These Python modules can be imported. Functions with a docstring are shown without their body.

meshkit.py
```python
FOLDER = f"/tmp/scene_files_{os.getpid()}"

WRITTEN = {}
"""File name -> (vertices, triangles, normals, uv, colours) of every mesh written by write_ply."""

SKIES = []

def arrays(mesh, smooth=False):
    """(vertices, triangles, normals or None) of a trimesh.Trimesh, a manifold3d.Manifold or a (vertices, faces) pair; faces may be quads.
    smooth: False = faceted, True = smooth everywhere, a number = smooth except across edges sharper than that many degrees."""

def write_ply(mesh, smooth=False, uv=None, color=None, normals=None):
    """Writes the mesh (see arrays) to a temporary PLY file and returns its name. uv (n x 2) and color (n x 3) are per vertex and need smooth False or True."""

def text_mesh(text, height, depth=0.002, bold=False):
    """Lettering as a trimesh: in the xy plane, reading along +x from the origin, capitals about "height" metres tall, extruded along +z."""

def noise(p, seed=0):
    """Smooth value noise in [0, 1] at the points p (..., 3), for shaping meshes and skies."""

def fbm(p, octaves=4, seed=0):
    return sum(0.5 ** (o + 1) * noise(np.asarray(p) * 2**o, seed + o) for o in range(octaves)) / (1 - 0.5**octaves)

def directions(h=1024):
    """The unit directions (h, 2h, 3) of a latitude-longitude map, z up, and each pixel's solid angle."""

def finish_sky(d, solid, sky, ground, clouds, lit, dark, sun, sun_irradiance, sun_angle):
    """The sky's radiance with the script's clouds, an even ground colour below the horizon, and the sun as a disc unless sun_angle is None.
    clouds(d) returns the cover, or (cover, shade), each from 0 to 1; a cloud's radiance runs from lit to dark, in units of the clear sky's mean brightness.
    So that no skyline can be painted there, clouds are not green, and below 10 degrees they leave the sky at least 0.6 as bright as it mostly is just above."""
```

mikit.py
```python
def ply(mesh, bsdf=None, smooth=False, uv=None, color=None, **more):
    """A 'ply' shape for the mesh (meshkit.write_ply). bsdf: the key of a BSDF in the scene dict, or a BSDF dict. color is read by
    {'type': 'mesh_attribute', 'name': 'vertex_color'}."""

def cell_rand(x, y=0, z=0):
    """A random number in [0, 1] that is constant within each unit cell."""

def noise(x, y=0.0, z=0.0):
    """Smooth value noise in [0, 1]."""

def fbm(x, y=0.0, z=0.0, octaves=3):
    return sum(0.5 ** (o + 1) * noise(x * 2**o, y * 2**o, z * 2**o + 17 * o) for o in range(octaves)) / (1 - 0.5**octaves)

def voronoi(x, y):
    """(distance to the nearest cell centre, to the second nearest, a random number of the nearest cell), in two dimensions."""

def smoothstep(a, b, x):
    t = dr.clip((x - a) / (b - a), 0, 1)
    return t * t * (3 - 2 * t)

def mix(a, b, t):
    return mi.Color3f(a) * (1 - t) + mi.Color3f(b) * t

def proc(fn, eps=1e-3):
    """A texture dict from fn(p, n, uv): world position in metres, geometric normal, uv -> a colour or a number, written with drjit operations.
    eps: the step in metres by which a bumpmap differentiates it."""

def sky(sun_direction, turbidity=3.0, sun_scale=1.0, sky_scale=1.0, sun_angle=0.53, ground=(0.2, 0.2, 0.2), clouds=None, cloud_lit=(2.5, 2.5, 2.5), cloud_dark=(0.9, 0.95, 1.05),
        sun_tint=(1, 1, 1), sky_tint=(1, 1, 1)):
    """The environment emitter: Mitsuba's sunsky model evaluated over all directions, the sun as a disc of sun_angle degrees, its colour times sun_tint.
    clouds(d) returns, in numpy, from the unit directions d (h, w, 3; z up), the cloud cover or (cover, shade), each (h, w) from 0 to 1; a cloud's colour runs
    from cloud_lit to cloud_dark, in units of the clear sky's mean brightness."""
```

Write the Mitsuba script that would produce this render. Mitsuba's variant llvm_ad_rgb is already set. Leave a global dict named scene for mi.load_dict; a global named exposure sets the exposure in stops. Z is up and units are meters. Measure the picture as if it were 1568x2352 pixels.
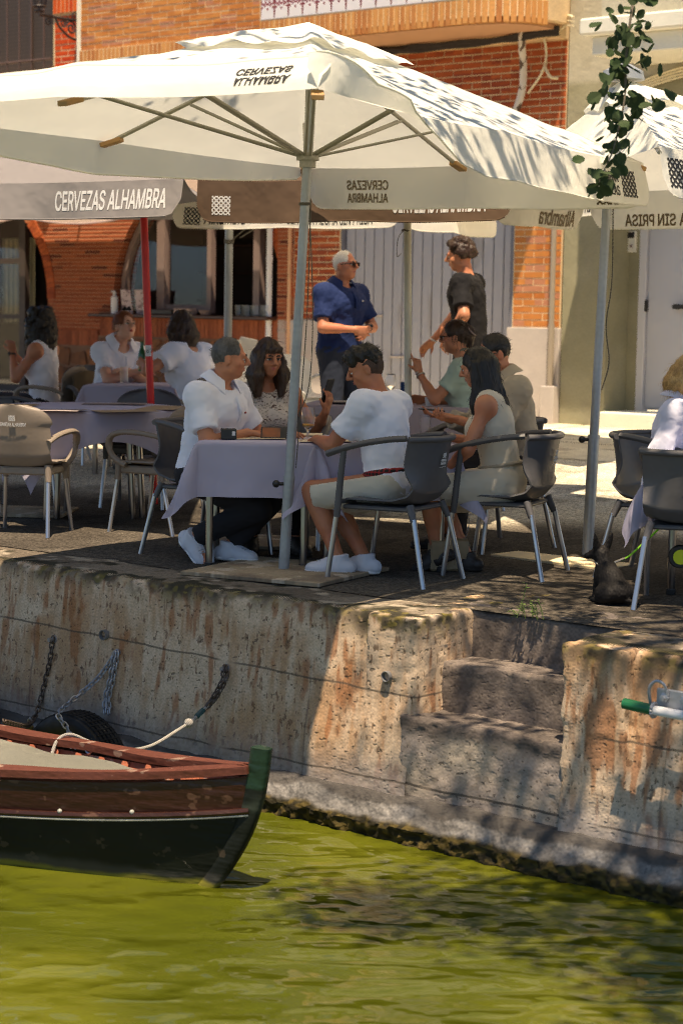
import math, random
import numpy as np, trimesh, mitsuba as mi, drjit as dr
import manifold3d, shapely
from shapely.geometry import Polygon, LineString, Point, box as sbox
from shapely.ops import unary_union
import mikit, meshkit
from mikit import noise, fbm, smoothstep, mix, cell_rand, voronoi

scene, labels = {}, {}
T = mi.ScalarTransform4f
# ---------------------------------------------------------------- camera, sky, exposure
YAW, PITCH, ROLL, EYE = math.radians(40.0), math.atan(461/4573), math.atan(.017), 1.45
_r = np.array([math.cos(YAW), math.sin(YAW), 0]); _w = np.array([-math.sin(YAW), math.cos(YAW), 0]); _z = np.array([0, 0, 1.])
_f = _w*math.cos(PITCH) - _z*math.sin(PITCH); _u = _z*math.cos(PITCH) + _w*math.sin(PITCH)
_up = _u*math.cos(ROLL) - _r*math.sin(ROLL)
_eye = np.array([0, 0, EYE])
scene['camera'] = {'type': 'thinlens', 'fov': math.degrees(2*math.atan(784/4573)), 'fov_axis': 'x', 'aperture_radius': .0115, 'focus_distance': 10.9,
                   'near_clip': .1, 'far_clip': 500.0, 'to_world': T().look_at(origin=_eye.tolist(), target=(_eye+_f).tolist(), up=_up.tolist())}
scene['sky'] = mikit.sky((.25, -.28, 1.0), turbidity=3, sky_scale=.6, sun_tint=(1.0, .95, .86), ground=(.2, .18, .13))
exposure = 2.4

# ---------------------------------------------------------------- helpers
def W(X, d, z=0.0):
    """terrace frame: X metres to the right, d metres deep, seen along the street; -> world (x along the quay, y towards the houses)"""
    p = _r*X + _w*d
    return np.array([p[0], p[1], z])
def gz(x, y):
    """height of the street above the quay edge"""
    return float(np.interp(y, [9.3, 12.3, 17.2, 30], [0, .14, .33, .4]))
def rot(yaw):
    c, s = math.cos(yaw), math.sin(yaw)
    return np.array([[c, -s, 0], [s, c, 0], [0, 0, 1.]])
def mat4(R=None, t=(0, 0, 0), s=1.0):
    M = np.eye(4)
    if R is not None: M[:3, :3] = R
    M[:3, :3] *= s
    M[:3, 3] = t
    return M
_count = {}
def numbered(key):
    n = _count.get(key, 0); _count[key] = n+1
    return key if n == 0 else '%s_%03d' % (key, n)
def put(key, mesh, mat, smooth=30, M=None, **kw):
    """one entry of the scene, numbered if the key is taken"""
    k = numbered(key)
    d = mesh if isinstance(mesh, dict) else mikit.ply(mesh, mat, smooth=smooth, **kw)
    if M is not None: d = {**d, 'to_world': T(np.asarray(M).tolist())}
    scene[k] = d
    return k
def say(key, label=None, cat=None, group=None, kind=None):
    d = labels.setdefault(key, {})
    for a, b in (('label', label), ('category', cat), ('group', group), ('kind', kind)):
        if b: d[a] = b
def thing(name, label, cat, group=None):
    k = numbered(name); say(k, label, cat, group); return k
def cat(*ms):
    ms = [m for m in ms if m is not None]
    return ms[0] if len(ms) == 1 else trimesh.util.concatenate(ms)
def mv(m, R=None, t=(0, 0, 0), s=1.0):
    m = m.copy(); m.apply_transform(mat4(R, t, s)); return m
def bx(x0, x1, y0, y1, z0, z1, c=0.0):
    """box, with chamfer c"""
    if c <= 0:
        m = trimesh.creation.box(extents=(x1-x0, y1-y0, z1-z0)); m.apply_translation(((x0+x1)/2, (y0+y1)/2, (z0+z1)/2)); return m
    pts = []
    for i in (0, 1):
        for j in (0, 1):
            for k in (0, 1):
                X, Y, Z = (x0, x1)[i], (y0, y1)[j], (z0, z1)[k]; sx, sy, sz = (1, -1)[i]*c, (1, -1)[j]*c, (1, -1)[k]*c
                pts += [(X+sx, Y+sy, Z), (X+sx, Y, Z+sz), (X, Y+sy, Z+sz)]
    return trimesh.convex.convex_hull(np.array(pts))
def spline(pts, n=24, closed=False):
    p = np.asarray(pts, float)
    if closed: p = np.vstack([p[-1], p, p[0], p[1]])
    else: p = np.vstack([2*p[0]-p[1], p, 2*p[-1]-p[-2]])
    out = []
    segs = len(p)-3
    per = max(2, n//segs)
    for i in range(segs):
        a, b, c, d = p[i:i+4]
        for t in np.linspace(0, 1, per, endpoint=False):
            out.append(.5*((2*b)+(-a+c)*t+(2*a-5*b+4*c-d)*t*t+(-a+3*b-3*c+d)*t**3))
    if not closed: out.append(p[-2])
    return np.array(out)
def tube(pts, r, sides=8, closed=False, flat=1.0, up=(0, 0, 1)):
    """swept tube; r number or per point; flat squeezes along the second axis"""
    p = np.asarray(pts, float); n = len(p)
    t = np.roll(p, -1, 0)-np.roll(p, 1, 0) if closed else np.gradient(p, axis=0)
    t /= np.linalg.norm(t, axis=1, keepdims=True)+1e-12
    upv = np.asarray(up, float); a = np.cross(t, upv)
    bad = np.linalg.norm(a, axis=1) < .05
    a[bad] = np.cross(t[bad], [1., .2, 0])
    a /= np.linalg.norm(a, axis=1, keepdims=True); b = np.cross(a, t)
    r = np.broadcast_to(np.asarray(r, float), (n,))
    ang = np.arange(sides)*2*np.pi/sides
    v = p[:, None]+r[:, None, None]*(np.cos(ang)[None, :, None]*a[:, None]*flat+np.sin(ang)[None, :, None]*b[:, None])
    m = n if closed else n-1
    i, j = np.meshgrid(np.arange(m), np.arange(sides), indexing='ij')
    q = np.stack([i*sides+j, i*sides+(j+1) % sides, ((i+1) % n)*sides+(j+1) % sides, ((i+1) % n)*sides+j], -1).reshape(-1, 4)
    f = np.vstack([q[:, [0, 2, 1]], q[:, [0, 3, 2]]]); v = v.reshape(-1, 3)
    if not closed:
        v = np.vstack([v, p[0], p[-1]]); c0, c1 = len(v)-2, len(v)-1
        k = np.arange(sides); e = (n-1)*sides
        f = np.vstack([f, np.stack([np.full(sides, c0), k, (k+1) % sides], 1), np.stack([np.full(sides, c1), e+(k+1) % sides, e+k], 1)])
    return trimesh.Trimesh(v, f, process=False)
def lathe(prof, sides=28, closed=True):
    """profile [(r,z)...] turned round z"""
    prof = np.asarray(prof, float); n = len(prof)
    ang = np.arange(sides)*2*np.pi/sides
    v = np.stack([prof[:, 0][:, None]*np.cos(ang), prof[:, 0][:, None]*np.sin(ang), np.repeat(prof[:, 1][:, None], sides, 1)], -1).reshape(-1, 3)
    i, j = np.meshgrid(np.arange(n-1), np.arange(sides), indexing='ij')
    q = np.stack([i*sides+j, i*sides+(j+1) % sides, (i+1)*sides+(j+1) % sides, (i+1)*sides+j], -1).reshape(-1, 4)
    m = trimesh.Trimesh(v, np.vstack([q[:, [0, 1, 2]], q[:, [0, 2, 3]]]), process=False)
    m.merge_vertices(); m.update_faces(m.nondegenerate_faces()); return m
def grid(fn, us, vs, thick=0.0, flip=False):
    """surface fn(U,V)->(...,3) on a grid; with a thickness it is closed"""
    U, V = np.meshgrid(us, vs, indexing='ij'); P = fn(U, V); n, m = U.shape
    i, j = np.meshgrid(np.arange(n-1), np.arange(m-1), indexing='ij')
    q = np.stack([i*m+j, (i+1)*m+j, (i+1)*m+j+1, i*m+j+1], -1).reshape(-1, 4)
    if flip: q = q[:, ::-1]
    v = P.reshape(-1, 3); f = np.vstack([q[:, [0, 1, 2]], q[:, [0, 2, 3]]])
    if thick:
        s = trimesh.Trimesh(v, f, process=False); nn = s.vertex_normals; k = len(v)
        idx = np.arange(k).reshape(n, m)
        ring = np.concatenate([idx[:, 0], idx[-1, 1:], idx[-2::-1, -1], idx[0, -2:0:-1]])
        if flip: ring = ring[::-1]
        nx = np.roll(ring, -1)
        side = np.vstack([np.stack([ring, ring+k, nx], 1), np.stack([nx, ring+k, nx+k], 1)])
        v = np.vstack([v, v-nn*thick]); f = np.vstack([f, f[:, ::-1]+k, side])
        m_ = trimesh.Trimesh(v, f, process=False)
        return m_
    return trimesh.Trimesh(v, f, process=False)
def prism(poly, h, z=0.0):
    gs = getattr(poly, 'geoms', [poly])
    m = cat(*[trimesh.creation.extrude_polygon(g, h, engine='earcut') for g in gs if g.area > 1e-9]); m.apply_translation((0, 0, z)); return m
def wallprism(poly, y_front, depth):
    """polygon in (x,z), its face at y_front (towards the canal), running depth back"""
    m = prism(poly, depth)
    v = np.array(m.vertices); m2 = trimesh.Trimesh(np.stack([v[:, 0], y_front+v[:, 2], v[:, 1]], 1), m.faces[:, ::-1], process=False)
    return m2
def textm(text, h, w=None, depth=.002, bold=False, slant=0.0):
    m = meshkit.text_mesh(text, h, depth, bold)
    v = np.array(m.vertices); v[:, 0] += slant*v[:, 1]
    if w: v[:, 0] = (v[:, 0]-v[:, 0].min())*w/np.ptp(v[:, 0])
    m.vertices = v
    return m
def star_logo(size, depth=.002):
    """interlaced lattice emblem"""
    ls = []
    for k in range(4):
        for s in (1, -1):
            ls.append(LineString([(x, .125+.25*k+s*.085*math.sin(2*math.pi*(x*2)+math.pi/2)) for x in np.linspace(0, 1, 33)]))
            ls.append(LineString([(.125+.25*k+s*.085*math.sin(2*math.pi*(x*2)+math.pi/2), x) for x in np.linspace(0, 1, 33)]))
    g = unary_union([l.buffer(.028, cap_style=2) for l in ls])
    g = shapely.affinity.scale(g.simplify(.006), size, size, origin=(0, 0))
    return prism(g, depth)
def mapped(m, fn, dense=.03):
    """a flat text mesh (x,y,depth) bent onto fn(x,y)->(point, normal)"""
    m = m.subdivide_to_size(dense, max_iter=8) if dense else m
    v = np.array(m.vertices); P, N = fn(v[:, 0], v[:, 1])
    return trimesh.Trimesh(P+N*v[:, 2:3], m.faces, process=False)

# ---- implicit bodies: smooth unions of rounded bones on a grid, meshed by surface nets
class Field:
    def __init__(s, lo, hi, h):
        s.lo, s.h = np.asarray(lo, float), h
        s.n = np.ceil((np.asarray(hi)-s.lo)/h).astype(int)+1
        s.f = np.full(s.n, .2, np.float32)
        s.ax = [(s.lo[k]+h*np.arange(s.n[k])).astype(np.float32) for k in range(3)]
    def block(s, lo, hi):
        i0 = np.clip(((np.asarray(lo)-s.lo)/s.h).astype(int), 0, s.n); i1 = np.clip(((np.asarray(hi)-s.lo)/s.h).astype(int)+2, 0, s.n)
        sl = tuple(slice(a, b) for a, b in zip(i0, i1))
        return sl, np.stack(np.meshgrid(*[s.ax[k][sl[k]] for k in range(3)], indexing='ij'), -1)
    def add(s, d, k=.02):
        fn, lo, hi = d; m = .05+k
        sl, P = s.block(lo-m, hi+m)
        if P.size == 0: return s
        a, b = s.f[sl], fn(P).astype(np.float32)
        hh = np.maximum(k-np.abs(a-b), 0)/max(k, 1e-6)
        s.f[sl] = np.minimum(a, b)-hh*hh*k*.25
        return s
    def cut(s, d, k=.01):
        fn, lo, hi = d; m = .03+k
        sl, P = s.block(lo-m, hi+m)
        if P.size == 0: return s
        a, b = s.f[sl], -fn(P).astype(np.float32)
        hh = np.maximum(k-np.abs(a-b), 0)/max(k, 1e-6)
        s.f[sl] = np.maximum(a, b)+hh*hh*k*.25
        return s
    def warp(s, fn):
        P = np.stack(np.meshgrid(*s.ax, indexing='ij'), -1)
        near = np.abs(s.f) < .03
        s.f[near] += fn(P[near]).astype(np.float32); return s
    def mesh(s):
        f = s.f; S = f < 0; n = f.shape
        c = [(i, j, k) for i in (0, 1) for j in (0, 1) for k in (0, 1)]
        cnt = sum(S[i:n[0]-1+i, j:n[1]-1+j, k:n[2]-1+k].astype(np.int8) for i, j, k in c)
        idx = np.argwhere((cnt > 0) & (cnt < 8))
        if len(idx) == 0: return None
        val = np.stack([f[idx[:, 0]+i, idx[:, 1]+j, idx[:, 2]+k] for i, j, k in c], 1)
        cc = np.array(c, float); acc = np.zeros((len(idx), 3)); w = np.zeros(len(idx))
        for a in range(8):
            for b in range(a+1, 8):
                if np.abs(cc[a]-cc[b]).sum() != 1: continue
                va, vb = val[:, a], val[:, b]; on = (va < 0) != (vb < 0)
                t = va[on]/(va[on]-vb[on])
                acc[on] += cc[a]+t[:, None]*(cc[b]-cc[a]); w[on] += 1
        v = s.lo+s.h*(idx+acc/w[:, None])
        num = np.full(tuple(np.array(n)-1), -1, np.int64); num[tuple(idx.T)] = np.arange(len(idx))
        faces = []
        for ax in range(3):
            o = [(0, 0, 0)]*4; e1, e2 = [k for k in range(3) if k != ax]
            sl0 = [slice(1, n[k]-1) for k in range(3)]; sl0[ax] = slice(0, n[ax]-1)
            sl1 = list(sl0); sl1[ax] = slice(1, n[ax])
            A, B = S[tuple(sl0)], S[tuple(sl1)]
            for hit, fl in ((A & ~B, False), (~A & B, True)):
                g = np.argwhere(hit)
                if len(g) == 0: continue
                g = g+np.array([sl0[k].start for k in range(3)])
                q = []
                for d1, d2 in ((0, 0), (-1, 0), (-1, -1), (0, -1)):
                    h = g.copy(); h[:, e1] += d1; h[:, e2] += d2; q.append(num[tuple(h.T)])
                q = np.stack(q, 1)
                if fl != (ax == 1): q = q[:, ::-1]
                faces.append(q)
        q = np.vstack(faces); q = q[(q >= 0).all(1)]
        return trimesh.Trimesh(v, np.vstack([q[:, [0, 1, 2]], q[:, [0, 2, 3]]]), process=False)
def cone(a, b, ra, rb, flat_end=False, sq=None):
    """round cone between two points; sq=(axis vector, factor) widens it across that axis"""
    a, b = np.asarray(a, float), np.asarray(b, float); ab = b-a; L2 = max(ab@ab, 1e-9); R = max(ra, rb)
    def fn(P):
        q = P-a
        t = np.clip((q@ab)/L2, 0, 1); e = q-t[..., None]*ab
        if sq is not None:
            ax = np.asarray(sq[0], float); e = e-(e@ax)[..., None]*ax*(1-1/sq[1])
        d = np.linalg.norm(e, axis=-1)-(ra+(rb-ra)*t)
        if flat_end: d = np.maximum(d, ((P-b)@ab)/math.sqrt(L2))
        return d
    g = R*(sq[1] if sq is not None and sq[1] > 1 else 1)
    return fn, np.minimum(a, b)-g, np.maximum(a, b)+g
def ell(c, r, R=None):
    c, r = np.asarray(c, float), np.asarray(r, float)
    def fn(P):
        q = P-c
        if R is not None: q = q@R
        k0 = np.linalg.norm(q/r, axis=-1); k1 = np.linalg.norm(q/(r*r), axis=-1)
        return k0*(k0-1)/np.maximum(k1, 1e-6)
    m = r.max() if R is not None else r
    return fn, c-m, c+m
def half(p, n, lo, hi):
    """the half space beyond p along n"""
    p, n = np.asarray(p, float), np.asarray(n, float); n = n/np.linalg.norm(n)
    return (lambda P: -((P-p)@n)), np.asarray(lo, float), np.asarray(hi, float)
def nz(P, s=1.0, seed=0):
    return meshkit.noise(np.asarray(P)*s, seed)-.5

# ---------------------------------------------------------------- materials
def rgb(*c): return {'type': 'rgb', 'value': list(c)}
def principled(key, col, rough=.6, metal=0.0, spec=.5, bump=None, bs=1.0, eps=1e-3, **kw):
    d = {'type': 'principled', 'base_color': col if isinstance(col, dict) else rgb(*col), 'roughness': rough, 'metallic': metal, 'specular': spec, **kw}
    if bump is not None: d = {'type': 'bumpmap', 'arbitrary': mikit.proc(bump, eps), 'scale': bs, 'bsdf': d}
    scene[key] = {'type': 'twosided', 'bsdf': d}
    return key
def tint(col, amount=.12, scale=6.0, fine=60.0):
    """a colour with soft unevenness"""
    c = mi.Color3f(*col)
    return mikit.proc(lambda p, n, uv: c*(1+amount*2*(fbm(p.x*scale, p.y*scale, p.z*scale, 3)-.5)+amount*(noise(p.x*fine, p.y*fine, p.z*fine)-.5)))
# ================================================================ water, quay, street
WATER_Z = -1.05
def _wcol(p, n, uv):
    f = fbm(p.x*.9+3, p.y*1.3, 0, 3)
    return mix((.062, .072, .005), (.100, .107, .008), smoothstep(.3, .7, f))
def _wbump(p, n, uv):
    a = p.x*.77+p.y*.64; b = -p.x*.64+p.y*.77      # ripple crests lie across the view
    w = fbm(a*3.6+.7*noise(a*3, b*3), b*5.2+.6*noise(b*2.3, a*2.1, 7), 0, 2)*.046
    rg = 1-dr.abs(2*noise(a*3.1+.5*noise(b*4, a*2), b*6.1+.4*a, 3)-1)
    return w+rg*rg*.012+fbm(a*10+b*2, b*15-a, 4, 2)*.008
principled('mat_water', mikit.proc(_wcol), rough=.05, spec=.6, bump=_wbump, bs=1.0, eps=.004)
put('canal_water', grid(lambda U, V: np.stack([U, V, np.full_like(U, WATER_Z)], -1), np.linspace(-45, 30, 40), np.linspace(-45, 7.6, 30)), 'mat_water', smooth=False)
say('canal_water', 'murky yellow green canal water with small ripples beside the concrete quay', kind='structure')

def _speck(p, s): return noise(p.x*s, p.y*s, p.z*s)
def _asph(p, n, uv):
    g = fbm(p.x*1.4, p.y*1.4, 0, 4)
    far = smoothstep(10.2, 10.9, p.y-.10*(p.x+10)+.5*(fbm(p.x*1.1, p.y*1.1, 0, 3)-.5))  # dark asphalt turns paler at the shade edge, sunlight put into its colour
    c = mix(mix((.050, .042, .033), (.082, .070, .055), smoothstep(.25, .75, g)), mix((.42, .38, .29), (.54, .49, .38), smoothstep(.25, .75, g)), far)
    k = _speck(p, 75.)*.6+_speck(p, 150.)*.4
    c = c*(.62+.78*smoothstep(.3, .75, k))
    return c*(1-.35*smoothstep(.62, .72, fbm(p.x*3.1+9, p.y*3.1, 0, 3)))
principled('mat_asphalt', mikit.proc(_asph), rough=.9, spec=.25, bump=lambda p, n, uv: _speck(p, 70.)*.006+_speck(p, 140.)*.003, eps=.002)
def _pave(p, n, uv):
    g = fbm(p.x*.9, p.y*1.8, 3, 4)
    c = mix((.50, .44, .31), (.62, .57, .44), smoothstep(.3, .7, g))
    c = c*(.82+.3*_speck(p, 55.))
    c = mix(c, (.27, .22, .15), smoothstep(.55, .75, fbm(p.x*2.3+4, p.y*5, 0, 3))*.55)
    j = dr.minimum(dr.abs(p.y-15.55), dr.abs(dr.abs(p.x+9.3)-1.9))
    return mix(c, (.12, .10, .07), 1-smoothstep(.006, .022, j+.012*(noise(p.x*6, p.y*6)-.5)))
principled('mat_pavement', mikit.proc(_pave), rough=.85, spec=.3, bump=lambda p, n, uv: _speck(p, 40.)*.004+fbm(p.x*4, p.y*4, 0, 2)*.01, eps=.003)
def _sheet(x0, x1, ys, dz, nx=60):
    return grid(lambda U, V: np.stack([U, V, np.interp(V, [9.3, 12.3, 17.2, 30], [0, .14, .33, .4])+dz], -1), np.linspace(x0, x1, nx), ys)
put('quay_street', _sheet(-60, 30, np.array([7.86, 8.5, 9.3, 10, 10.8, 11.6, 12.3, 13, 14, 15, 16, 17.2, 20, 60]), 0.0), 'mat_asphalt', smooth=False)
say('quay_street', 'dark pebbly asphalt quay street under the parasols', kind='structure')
put('pavement_apron', cat(_sheet(-60, 30, np.array([14.3, 15, 16, 17.25]), .006)), 'mat_pavement', smooth=False)
say('pavement_apron', 'pale worn concrete apron in front of the houses', kind='structure')

# ---- the quay wall
def _moss(p, z0, s=1.0):
    return smoothstep(.34, .62, fbm(p.x*7*s, p.y*7*s, p.z*7*s, 3)+z0)
def _conc(p, n, uv):
    big = fbm(p.x*1.1+5, p.y*1.1, p.z*2.2, 3)
    streak = fbm(p.x*26, p.y*26, p.z*2.6, 3)
    c = mix((.57, .44, .31), (.42, .265, .15), smoothstep(.42, .70, .55*big+.5*streak))
    c = mix(c, (.62, .50, .36), smoothstep(.55, .8, fbm(p.x*3+20, p.y*3, p.z*4, 3)+.12*(streak-.5))*.85)
    # rust runs, flecks
    c = mix(c, (.30, .12, .045), smoothstep(.53, .64, .6*fbm(p.x*9, p.y*9, p.z*2.5, 3)+.4*fbm(p.x*34, p.y*34, p.z*5, 2))*.72)
    c = mix(c, (.16, .09, .05), smoothstep(.66, .76, fbm(p.x*60, p.y*60, p.z*18, 2))*.7)
    c = mix(c, (.05, .042, .032), smoothstep(.70, .78, fbm(p.x*58+p.z*17, p.y*58, p.z*54-p.x*13, 2))*.6)
    c = c*(.80+.4*_speck(p, 120.))
    # damp grey foot
    c = mix(c, mi.Color3f(.27, .255, .25)*(.75+.5*_speck(p, 60.)), smoothstep(-.62, -.86, p.z+.16*(fbm(p.x*4, p.y*4, p.z*4, 2)-.5))*.8)
    # board joints
    w = .012*(fbm(p.x*5, 0, 0, 2)-.5)
    j = dr.minimum(dr.abs(p.z+.365+w+.02*(p.x+6.8)), dr.abs(p.z+.80+w))
    jv = dr.abs((p.x+6.41)/2.05-dr.round((p.x+6.41)/2.05))*2.05
    c = mix(c, (.085, .07, .055), (1-smoothstep(.002, .008, j))*.75*smoothstep(.35, .5, noise(p.x*4, 3, 1)+.2))
    c = mix(c, (.12, .09, .07), (1-smoothstep(.002, .007, jv+.01*(noise(p.z*9, 1)-.5)))*.5*smoothstep(-.25, -.45, p.z))
    # dark lichen and moss under the edge
    edge = smoothstep(-.15, .01, p.z+.20*(fbm(p.x*5, p.y*5, 1, 3)-.5))
    m = mix((.045, .040, .026), (.13, .105, .035), smoothstep(.45, .7, _speck(p, 30.)))
    m = mix(m, (.17, .14, .04), smoothstep(.74, .82, fbm(p.x*24, p.y*24, p.z*24, 2)))
    return mix(c, m, edge*smoothstep(.30, .48, fbm(p.x*9, p.y*9, p.z*9, 3)))
_pit = lambda p, n, uv: smoothstep(.70, .80, fbm(p.x*58+p.z*17, p.y*58, p.z*54-p.x*13, 2))*-.004+_speck(p, 120.)*.0016+fbm(p.x*14, p.y*14, p.z*7, 2)*.004
principled('mat_concrete', mikit.proc(_conc), rough=.9, spec=.2, bump=_pit, eps=.0025)
def _coping(p, n, uv):
    c = mix((.10, .082, .062), (.17, .14, .105), smoothstep(.3, .7, fbm(p.x*3, p.y*3, 0, 4)))
    c = c*(.7+.6*_speck(p, 80.))
    c = mix(c, (.34, .29, .22), smoothstep(.60, .72, fbm(p.x*5+7, p.y*8, 0, 3))*.7)
    return mix(c, (.035, .032, .02), smoothstep(.45, .62, fbm(p.x*8, p.y*8, 0, 3)+.35*smoothstep(7.62, 7.48, p.y)-.12))
principled('mat_coping', mikit.proc(_coping), rough=.92, spec=.2, bump=lambda p, n, uv: _speck(p, 60.)*.006+_speck(p, 24.)*.006, eps=.003)
def _stepc(p, n, uv):
    c = mix((.10, .084, .074), (.18, .150, .130), smoothstep(.3, .7, fbm(p.x*4, p.y*4, p.z*4, 4)))
    c = c*(.7+.6*_speck(p, 90.))
    low = smoothstep(-.50, -.60, p.z+.14*(fbm(p.x*5, p.y*5, p.z*5, 2)-.5))
    l = mix((.36, .31, .25), (.26, .225, .20), smoothstep(.3, .7, fbm(p.x*6, p.y*6, p.z*5, 3)))
    l = mix(l, (.05, .042, .035), smoothstep(.70, .78, fbm(p.x*52+p.z*17, p.y*52, p.z*50-p.x*13, 2))*.7)*(.8+.4*_speck(p, 110.))
    l = mix(l, (.09, .08, .07), 1-smoothstep(.003, .009, dr.abs(p.z+.80+.012*(fbm(p.x*5, 0, 0, 2)-.5))))
    return mix(mix(c, l, low), (.20, .165, .13), smoothstep(.66, .76, fbm(p.x*20, p.y*20, p.z*20, 2))*.5)
principled('mat_step', mikit.proc(_stepc), rough=.9, spec=.2, bump=_pit, eps=.0025)
def _footc(p, n, uv):
    t = p.z+.05*(fbm(p.x*6, p.y*6, 2, 3)-.5)
    c = mix((.22, .21, .20), (.13, .125, .12), smoothstep(.35, .65, fbm(p.x*9, p.y*9, p.z*9, 3)))*(.7+.6*_speck(p, 90.))
    c = mix(c, (.06, .055, .05), smoothstep(.5, .62, fbm(p.x*4, p.y*4, p.z*12, 3))*.5)
    c = mix(c, (.045, .04, .036), smoothstep(-.905, -.885, t+.03*(fbm(p.x*3, 1, 1, 2)-.5))*.8)
    a = mix((.022, .018, .007), (.085, .062, .015), smoothstep(.35, .7, _speck(p, 34.)))
    return mix(c, a, smoothstep(-.945, -.968, t))
principled('mat_foot', mikit.proc(_footc), rough=.8, spec=.3, bump=lambda p, n, uv: _speck(p, 40.)*.012+_speck(p, 90.)*.005, eps=.003)

quay = thing('quay_wall', 'rust stained concrete quay wall with mossy top edge above the green water', 'wall'); say(quay, kind='thing')
_prof = np.array([(7.90, -.003), (7.75, 0), (7.60, 0), (7.52, -.002), (7.475, -.012), (7.455, -.035), (7.447, -.08)]+[(7.445-.09*t, -.12-.80*t) for t in np.linspace(0, 1, 62)])
def _wallmesh(x0, x1, prof, amp, step=.013):
    s = np.arange(len(prof))
    def fn(U, V):
        i = V.astype(int); y = prof[i, 0]; z = prof[i, 1]
        P = np.stack([U, y, z], -1)
        d = (meshkit.fbm(P*[3, 3, 3], 4)-.5)*.05*amp+(meshkit.noise(P*40)-.5)*.006*amp
        chip = np.clip(1-np.abs(z+.02)/.06, 0, 1)*(meshkit.fbm(P*[14, 14, 14], 3, 5)-.5)*.05*amp
        front = i >= 4
        P[..., 1] += np.where(front, d+chip*.6, 0); P[..., 2] += np.where(~front, d*.35, 0)-np.clip(chip, 0, 1)*.5
        return P
    return grid(fn, np.arange(x0, x1+step, step), s, flip=True)
def _skin(m, mats, split):                     # top strip and face as two parts of one wall
    c = m.triangles_center; top = (c[:, 2] > -.02) & (c[:, 1] > split)
    return m.submesh([top], append=True), m.submesh([~top], append=True)
for x0, x1 in ((-13.2, -5.775), (-4.875, -1.6)):
    top, face = _skin(_wallmesh(x0, x1, _prof, 1.0, .016), None, 7.50)
    put(quay+'__wall_face', face, 'mat_concrete', smooth=True)
    put(quay+'__coping', top, 'mat_coping', smooth=True)
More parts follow.
